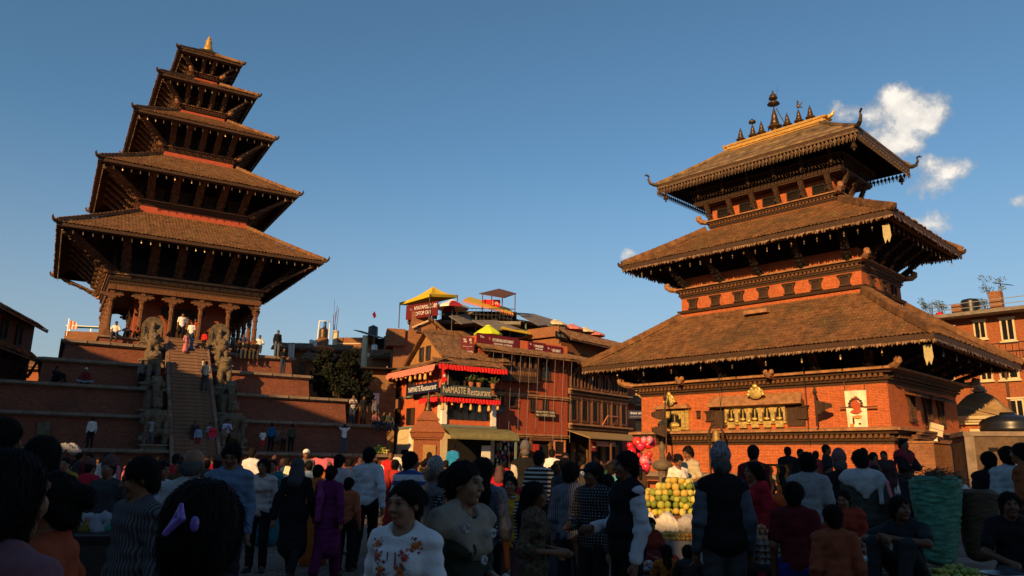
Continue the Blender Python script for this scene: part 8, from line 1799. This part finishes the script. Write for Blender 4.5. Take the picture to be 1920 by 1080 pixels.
def crumpled(label, c, w, d, h, m, seed, name='sack_cloth'):
    rr = random.Random(seed); b = Blob()
    for i in range(7): b.ell((rr.uniform(-.4, .4)*w, rr.uniform(-.4, .4)*d, rr.uniform(.2, .6)*h), (w*rr.uniform(.2, .35), d*rr.uniform(.25, .4), h*rr.uniform(.3, .5)), .06)
    return tag(put(name, b.mesh(.028, noise=lambda x, y, z: .018*np.sin(19*x+31*z+seed)*np.sin(23*y-17*z)+.010*np.sin(61*x+45*y)), m, None, c), label, 'cloth')
def market():
    pm = [ball_mesh(.072, mat('pomelo_%d' % i, c, .55, .15, 9, .25, bscale=60, spec=.3), i, nm='pomelo') for i, c in enumerate(((.52, .40, .06), (.50, .34, .06), (.38, .36, .05), (.17, .21, .03), (.54, .45, .12), (.24, .28, .04)))]
    p = at(1268, 962, 15.); zt = p[2]-.02
    st = thing('fruit_cart', 'wooden cart draped in sacking under the pomelo heap', 'cart', (p[0]+.12, p[1]+.2, 0), .05)
    put('cart_top', MB().box(-1.3, 1.3, -.75, .75, zt-.08, zt), MATS['wood_warm'], st)
    for x in (-1.15, 1.15):
        for y in (-.62, .62): put('cart_leg', MB().box(x-.04, x+.04, y-.04, y+.04, 0, zt-.081), MATS['wood'], st)
    for x in (-.6, .6): put('cart_wheel', MB().lathe([(.05, -.03), (.30, -.03), (.30, .03), (.05, .03)], 16).xf(Matrix.Translation((x, -.79, .3)) @ Matrix.Rotation(math.pi/2, 4, 'X')), MATS['wood_dark'], st)
    heap('pomelo', 'round yellow-green pomelo in the big heap on the cart', 'pomelos heaped on the cart', (p[0]+.12, p[1]+.2, zt), 1.2, .7, .64, .074, pm, 300, 4)
    for i, (dx, dy, w, m, lab) in enumerate(((-.42, -.55, .5, (.62, .55, .46), 'cream sacking bunched at the left foot of the pomelo heap'), (.12, -.6, .6, (.36, .33, .31), 'grey sacking bunched below the middle of the pomelos'), (.55, -.58, .5, (.42, .37, .35), 'stained white sacking at the right foot of the pomelos'))): crumpled(lab, (p[0]+dx*1.2, p[1]+dy-.25, zt-.30), w*1.2, .3, .42, cloth(m), i+1)
    # oranges on a low table in front
    om = [ball_mesh(.036, mat('orange_%d' % i, c, .5, .15, 9, .2, bscale=60), i, nm='orange_fruit') for i, c in enumerate(((.50, .22, .03), (.46, .26, .04), (.40, .28, .05)))]
    q = at(1268, 1014, 13.); z2 = q[2]; tb = thing('low_stall', 'low board stall of small oranges in front of the cart', 'stall', (q[0], q[1]+.22, 0), 0); put('stall_top', MB().box(-.75, .75, -.32, .32, z2-.06, z2), MATS['wood'], tb); put('stall_cloth', MB().box(-.76, .76, -.34, -.325, z2-.35, z2+.01), cloth((.28, .26, .24)), tb)
    for x in (-.65, .65): put('stall_leg', MB().box(x-.04, x+.04, -.25, .25, 0, z2-.061), MATS['wood'], tb)
    heap('orange', 'small orange on the low board stall', 'oranges on the low board stall', (q[0], q[1]+.22, z2), .72, .3, .16, .036, om, 200, 6)
    # sweets stall: wrapped packets
    q = at(1222, 1066, 10.6); tb = thing('sweet_stall', 'small table of glittering wrapped sweets at the bottom edge', 'stall', (q[0], q[1], 0), .1); z3 = q[2]; put('stall_top', MB().box(-.35, .35, -.25, .3, z3-.05, z3), MATS['wood'], tb)
    for x in (-.3, .3): put('stall_leg', MB().box(x-.03, x+.03, -.2, .2, 0, z3-.051), MATS['wood'], tb)
    pk = [mat('packet_%d' % i, c, .25, .3, 30, .2, spec=.6) for i, c in enumerate(((.3, .03, .04), (.35, .33, .34), (.08, .04, .2), (.32, .14, .05)))]
    pme = []
    for m in pk: b = MB().frus(.045, .03, 0, .035, .02, .03); me = b.mesh('sweet_packet'); me.materials.append(m); pme.append(me)
    for i in range(60): tag(put('sweet_packet', pme[i % 4], None, None, (q[0]+rng.uniform(-.3, .3), q[1]+rng.uniform(-.2, .26), z3+.001+.02*(i % 3)), rng.uniform(0, 3)), 'shiny wrapped sweet on the small table', 'sweet', 'wrapped sweets on the small table')
    # eggs in trays
    def egg_stack(px, py, d, layers, m, lab, grp, w=5, pyramid=True):
        q = at(px, py, d); z0 = q[2]; t = thing('egg_stall', 'bench carrying %s' % lab, 'bench', (q[0], q[1]+.1, 0), .1); put('bench_top', MB().box(-.34, .34, -.26, .26, z0-.05, z0), MATS['wood_dark'], t); put('bench_leg', MB().box(-.3, -.22, -.2, .2, 0, z0-.051), MATS['wood_dark'], t); put('bench_leg', MB().box(.22, .3, -.2, .2, 0, z0-.051), MATS['wood_dark'], t)
        em = MB().ball((0, 0, 0), .023, 8, 6, (1, 1, 1.25)).mesh('egg', True); em.materials.append(m)
        tr = MB(); nn = w
        for i in range(nn):
            for k in range(4): tr.frus(.026, .026, 0, .012, .012, .045, ((i-(nn-1)/2)*.056, (k-1.5)*.056))
        tr.box(-nn*.028-.01, nn*.028+.01, -.125, .125, -.004, .006); tme = tr.mesh('egg_tray'); tme.materials.append(mat('pulp', (.20, .17, .14), .95, .2, 20, .3))
        for L in range(layers):
            zz = z0+.006+L*.062; tag(put('egg_tray', tme, None, None, (q[0]+rng.uniform(-.01, .01), q[1]+.1, zz), .1+rng.uniform(-.05, .05)), 'grey pulp tray, number %d from the bottom, under %s' % (L+1, lab), 'egg tray', 'egg trays')
            for i in range(nn):
                for k in range(4):
                    if 0 < k < 3 and L < layers-1: continue
                    if L < layers-1 and k == 3: continue
                    tag(put('egg', em, None, None, (q[0]+(i-(nn-1)/2)*.056*1., q[1]+.1+(k-1.5)*.056, zz+.052), 0), lab[0].upper()*0+'single egg among %s' % lab, 'egg', grp)
        if pyramid:
            for i in range(nn-1):
                for k in range(3): tag(put('egg', em, None, None, (q[0]+(i-(nn-2)/2)*.056, q[1]+.1+(k-1)*.056, z0+.006+(layers-1)*.062+.092), 0), 'single egg among %s' % lab, 'egg', grp)
    br = mat('egg_brown', (.36, .15, .075), .6, .12, 10, 0); wh = mat('egg_white', (.62, .58, .54), .6, .06, 10, 0)
    egg_stack(1418, 1056, 8.2, 5, br, 'the tall stack of brown eggs', 'brown eggs in the tall stack', 6); egg_stack(1450, 1058, 8.1, 4, br, 'the second stack of brown eggs', 'brown eggs in the second stack', 5, False); egg_stack(1602, 1045, 7.9, 2, br, 'the low stack of brown eggs', 'brown eggs in the low stack', 5); egg_stack(1634, 1076, 7.6, 2, wh, 'the tray of white eggs', 'white eggs', 5, False)
    # low platform with sacks and limes at the right
    q = at(1790, 1062, 9.5); z4 = q[2]; pf = thing('vendor_platform', 'low brick platform under the sacks at the lower right', 'platform', (q[0]+.3, q[1]+.1, 0), 0); put('platform_body', MB().box(-1.0, 1.6, -.35, .8, 0, z4-.05), MATS['dark_brick'], pf); put('platform_top', MB().box(-1.05, 1.65, -.4, .85, z4-.049, z4), MATS['ledge_stone'], pf)
    def sack(px, py, d, w, h, lean, m, lab, straw=False):
        q = at(px, py, d); r0 = random.Random(px); V = []; F_ = []; nr, na = 64, 30; ph = [r0.uniform(0, 6.28) for _ in range(9)]
        for i in range(nr+1):
            v = i/nr; R = w*(.27+.20*math.sin(min(1, v*1.15)*1.5708))*(min(1, (v/.05)**.5) if v < .05 else 1)*(1-.25*max(0, (v-.93)/.07)**2); kx = r0.uniform(-.006, .006)
            for q_ in range(na):
                a = 6.2832*q_/na; f = 1+.035*math.sin(3*a+ph[0]+4*v)+.03*math.sin(2*a-ph[1]+9*v)+.028*math.sin(v*95+2.2*math.sin(2*a+ph[2])+1.5*math.sin(5*a+ph[3]))*(.5+.5*math.sin(a*2+v*11+ph[4]))+r0.uniform(-.012, .012); V.append((lean*v+kx+R*f*math.cos(a), R*f*math.sin(a)*.92, h*v+.012*math.sin(3*a+ph[5])))
        for i in range(nr):
            for q_ in range(na): F_.append((i*na+q_, i*na+(q_+1) % na, (i+1)*na+(q_+1) % na, (i+1)*na+q_))
        F_ += [tuple(range(na))[::-1], tuple(nr*na+q_ for q_ in range(na))]
        t = thing('stuffed_sack', lab, 'sack', tuple(q), rng.uniform(-.2, .2)); put('sack_body', MB().add(V, F_).mesh('sack_body', True), m, t)
        if straw:
            sb = MB(); r = random.Random(8)
            for k in range(420):
                a = r.uniform(0, 6.28); rr_ = r.uniform(0, w*.5); x, y = lean+rr_*math.cos(a), rr_*math.sin(a); e = Vector((r.uniform(-.14, .16), r.uniform(-.14, .14), r.uniform(-.05, .06))); pz = h+.0+r.uniform(-.06, .08)-rr_*.15; sb.bar((x, y, pz), Vector((x, y, pz))+e, .005, .005)
            put('straw', sb, mat('straw', (.13, .085, .05), .9, .4, 12, .1), t)
        return t
    sack(1762, 1060, 9.4, .60, 1.02, .06, mat('green_sack', (.045, .24, .10), .55, .6, 9, .6, c2=(.07, .21, .15), spec=.3, bscale=30, stretch=(1, 1, 3)), 'tall green plastic sack topped with straw', True)
    sack(1838, 1052, 9.5, .50, .82, .06, mat('brown_sack', (.075, .045, .025), .8, .4, 8, .5, stretch=(1, 1, 3)), 'squat brown sack with limes on top')
    lm = [ball_mesh(.034, mat('lime_%d' % i, c, .5, .15, 9, .2), i, nm='lime') for i, c in enumerate(((.34, .34, .05), (.22, .28, .05), (.42, .34, .06)))]
    q = at(1790, 1080, 8.4); heap('lime', 'small yellow-green lime in the heap at the bottom edge', 'limes heaped at the bottom edge', (q[0], q[1], q[2]-.03), .34, .16, .12, .034, lm, 90, 9); tag(put('wicker_tray', MB().lathe([(.42, -.09), (.46, .0), (.44, .0), (.40, -.07)], 16), MATS['wood_warm'], None, (q[0], q[1], q[2]-.03)), 'flat wicker tray under the limes', 'tray')
    for y_ in (-.1, .1): pass
    tag(put('tray_stand', MB().box(-.25, .25, -.2, .2, 0, q[2]-.125), MATS['wood_dark'], None, (q[0], q[1], 0)), 'dark crate carrying the wicker tray of limes', 'crate')
    q = at(1850, 934, 9.5); heap('lime', 'lime lying on top of the squat brown sack', 'limes on the brown sack', (q[0], q[1], q[2]-.02), .16, .12, .08, .034, lm, 18, 10)
    q = at(1880, 1074, 6.5); tag(put('metal_bowl', MB().lathe([(.05, -.06), (.16, 0), (.17, .0), (.06, -.05)], 20).mesh('metal_bowl', True), MATS['steel'], None, tuple(q)), 'shallow steel bowl before the smiling boy', 'bowl'); tag(put('bowl_crate', MB().box(-.2, .2, -.2, .2, 0, q[2]-.062).mesh(), MATS['wood_dark'], None, (q[0], q[1], 0)), 'dark crate under the steel bowl', 'crate')
    # marigold garlands on a stand
    q = at(1458, 985, 10.5); t = thing('garland_stand', 'bamboo stand hung with marigold garlands', 'stand', (q[0], q[1], 0), .1); zt = at(1458, 872, 10.5)[2]; put('stand_pole', MB().bar((-.22, 0, 0), (-.22, 0, zt), .03, .03), MATS['wood'], t); put('stand_pole', MB().bar((.22, 0, 0), (.22, 0, zt), .03, .03), MATS['wood'], t); put('stand_bar', MB().bar((-.26, 0, zt), (.26, 0, zt), .03, .03), MATS['wood'], t)
    mg = mat('marigold', (.60, .17, .012), .8, .4, 40, .5)
    for i, (x, L) in enumerate(((-.18, .55), (-.06, .72), (.03, .62), (.16, .5))):
        b = MB(); n = int(L/.032)
        for k in range(n): b.ball((x+.012*math.sin(k), -.03+.01*math.cos(k*1.7), zt-.02-k*.032), .021, 6, 5)
        tag(put('marigold_garland', b, mg, None, (q[0], q[1], 0), .1), ['shortest-left', 'longest', 'third', 'right-hand'][i]+' orange marigold garland hanging from the bamboo stand', 'garland', 'marigold garlands')
    b = Blob().chain([(-.2, -.1, zt-.42), (.05, -.14, zt-.48), (.16, -.1, zt-.72), (.08, -.1, zt-.9)], [.07, .08, .06, .04], .05); tag(put('orange_cloth', b.mesh(.02, noise=fold(.008, 3)), mat('orange_scarf', (.55, .07, .01), .85, .2, 9, .2), None, (q[0], q[1], 0)), 'bright orange cloth draped beside the marigold garlands', 'cloth')
    # balloons before the lane
    r = random.Random(6); q = at(1203, 850, 29.); bm = [mat('balloon_%d' % i, c, .25, .06, 3, 0, spec=.6) for i, c in enumerate(((.62, .015, .03), (.66, .03, .08), (.6, .05, .03), (.62, .2, .25)))]; me0 = []
    for m in bm: me = MB().lathe([(.01, -.22), (.05, -.19), (.16, -.06), (.19, .06), (.15, .17), (.06, .23), (.005, .24)], 12).mesh('balloon', True); me.materials.append(m); me0.append(me)
    for i in range(26):
        x, z = r.uniform(-.5, .5), r.uniform(-.65, .5); tag(put('balloon', me0[i % 4], None, None, (q[0]+x*(1-.3*abs(z)), q[1]+r.uniform(-.3, .3), q[2]+z), rot=(r.uniform(-1.2, 1.2), r.uniform(-1.2, 1.2), 0), scale=r.uniform(.6, .95)), 'shiny red balloon in the bunch before the lane', 'balloon', 'red balloons in a bunch')
    tag(put('balloon_stick', MB().bar((0, 0, 0), (0, 0, q[2]+.3), .03, .03), MATS['wood'], None, (q[0], q[1], 0)), 'stick carrying the bunch of red balloons', 'stick')
    # pomelos for sale on the plinth ledge
    x0, _ = NF.uv(712, 852, -12.3); c = NF.wor(x0, -12.2, N_PL[0][1]); heap('pomelo', 'pale green pomelo in the heap on the plinth ledge', 'pomelos heaped on the plinth ledge', c, .85, .45, .42, .085, pm[2:], 110, 12)
    # white stone niche beside the brick shrine
    p = at(744, 866, 43.); t = thing('stone_niche', 'small whitewashed arched niche left of the brick shrine', 'shrine', (p[0], p[1], 0), R_(20)); P = [(-.5, 0), (.5, 0), (.5, 1.3)]+[(.5*math.cos(a), 1.3+.55*math.sin(a)) for a in np.linspace(0, math.pi, 9)[1:-1]]+[(-.5, 1.3)]; put('niche_body', MB().prism(P, 0, .4), MATS['white_paint'], t); put('niche_opening', MB().prism([(x*.6, .2+z*.75) for x, z in P], -.02, 0), MATS['dark_void'], t)
    # left vegetable stall with bags
    q = at(185, 1000, 7.6); t = thing('vegetable_stall', 'dark low stall strewn with bags at the lower left', 'stall', (q[0], q[1], 0), .2); put('stall_top', MB().box(-.5, .6, -.3, .6, q[2]-.06, q[2]), MATS['wood_dark'], t); put('stall_skirt', MB().box(-.48, .58, -.28, .58, 0, q[2]-.061), cloth((.05, .04, .035)), t)
    for i, (px, py, w, c_, lab) in enumerate(((186, 962, .2, (.45, .25, .28), 'pink bundle of radishes on the left stall'), (163, 932, .16, (.5, .48, .46), 'white plastic bag peak on the left stall'), (207, 918, .18, (.05, .30, .22), 'green plastic bag on the left stall'), (203, 938, .16, (.42, .44, .5), 'clear bluish bag on the left stall'), (195, 950, .22, (.12, .16, .05), 'bunch of greens on the left stall'), (170, 985, .16, (.35, .25, .05), 'yellow fruit bag at the near edge of the left stall'))):
        z = at(px, py, 7.8); crumpled(lab, (z[0], z[1], q[2]-.02), w, .2, min(.2, max(.12, z[2]-q[2])), cloth(tuple(v*.55 for v in c_)), 20+i, 'plastic_bag')
    for px, py, w, lab in ((598, 866, 1.1, 'flat pink stall sheet below the plinth'), (622, 872, .5, 'upright pink stall sheet below the plinth')):
        z = at(px, py, 27.); V = []; F_ = []
        for i in range(9): V += [(w*(i/8-.5), .1*math.sin(i), .12+.03*math.cos(i*2)), (w*(i/8-.5), -.35+.08*math.sin(i*1.7), -.25-(.5 if w < 1 else 0))]
        for i in range(8): F_.append((2*i, 2*i+1, 2*i+3, 2*i+2))
        t = thing('stall_canopy', lab, 'canopy', (z[0], z[1], 0), 0); put('canopy_sheet', MB().add([(a, b_, c_+z[2]) for a, b_, c_ in V], F_), mat('pink_sheet', (.55, .12, .16), .8, .15, 5, .2), t); put('canopy_pole', MB().bar((-w/2, 0, 0), (-w/2, 0, z[2]+.1), .04, .04), MATS['wood'], t); put('canopy_pole', MB().bar((w/2, 0, 0), (w/2, 0, z[2]+.1), .04, .04), MATS['wood'], t)
    for px, py in ((112, 838), (130, 832)): z = at(px, py, 24.); crumpled('white sacks %s on the left stalls' % ('lower pile' if px < 120 else 'upper pile'), (z[0], z[1], z[2]-.3), .6, .4, .32, cloth((.30, .29, .28)), px, 'white_sack')
market()
# ---------------------------------------------------------------- cables strung over the square
def wires():
    def sagw(p, q, sag): return [tuple(np.array(p)+(np.array(q)-np.array(p))*t-np.array((0, 0, sag*4*t*(1-t)))) for t in np.linspace(0, 1, 9)]
    a = BF.wor(-5.6, -4.5, 5.3); c = BF.wor(5.4, -4.5, 5.1)
    L = [(sagw(FB2.wor(8, -1, 9.0), BF.wor(-7.4, -5.4, 6.0), .25), 'thin cable from the brown house to the temple eave'), (sagw(FB2.wor(8, -1, 11.5), (24, 70, 12.5), .5), 'thin cable crossing the sky right of the terraces'), (sagw(BF.wor(7.3, 0, 5.6), (27, 43, 9.5), .4), 'black cable from the right eave to the orange house'), (sagw(BF.wor(5.6, -1, 4.6), (24.5, 33, 3.6), .3), 'low black cable sagging to the cream shrine'), (sagw(at(655, 760, 50), at(735, 757, 49), .15), 'dark cable from the yard to the corner restaurant'), (sagw(BF.wor(-1.1, -4.45, 6.0), BF.wor(-1.05, -4.5, 2.6), .0), 'black cable hanging straight down left of the gilt windows'), (sagw(BF.wor(2.6, -4.45, 6.0), BF.wor(2.65, -4.45, 2.6), .0), 'black cable hanging straight down right of the gilt windows')]
    for pts, lab in L: tag(put('cable', MB().tube(pts, .014, 5), MATS['black_plastic'], None), lab, 'cable')
    # tufts of grass rooted in the old roofs
    r = random.Random(2); b = MB()
    def tuft(x, y, z, h):
        for k in range(14): a = r.uniform(0, 6.28); e = Vector((math.cos(a)*h*.45, math.sin(a)*h*.45, h*r.uniform(.6, 1.1))); p = Vector((x+r.uniform(-.05, .05), y+r.uniform(-.05, .05), z)); b.add([p, p+Vector((.012, 0, 0)), p+e], [(0, 1, 2)])
    for F_, E, T in ((BF, (7.76, 5.6, 6.14), (4.36, 2.2, 8.6)), (BF, (6.38, 4.14, 11.19), (3.35, 1.22, 13.0)), (NF, (7.5, 7.5, 14.15), (3.31, 3.31, 16.7)), (NF, (5.93, 5.93, 18.85), (2.42, 2.42, 21.05))):
        for k in range(26):
            v = r.uniform(0, .9)**1.6; u = r.uniform(-1, 1); a = E[0]+(T[0]-E[0])*v; d = E[1]+(T[1]-E[1])*v; z = E[2]+(T[2]-E[2])*(v*.86+.14*v*v)+.03; q = F_.wor(u*a, -d, z); tuft(*q, r.uniform(.08, .24))
    o = stuff(put('roof_grass', b, mat('dry_grass', (.16, .13, .045), .9, .4, 8, 0))); o['label'] = 'dry grass tufts rooted in the temple roof tiles'; o['category'] = 'grass'
wires()
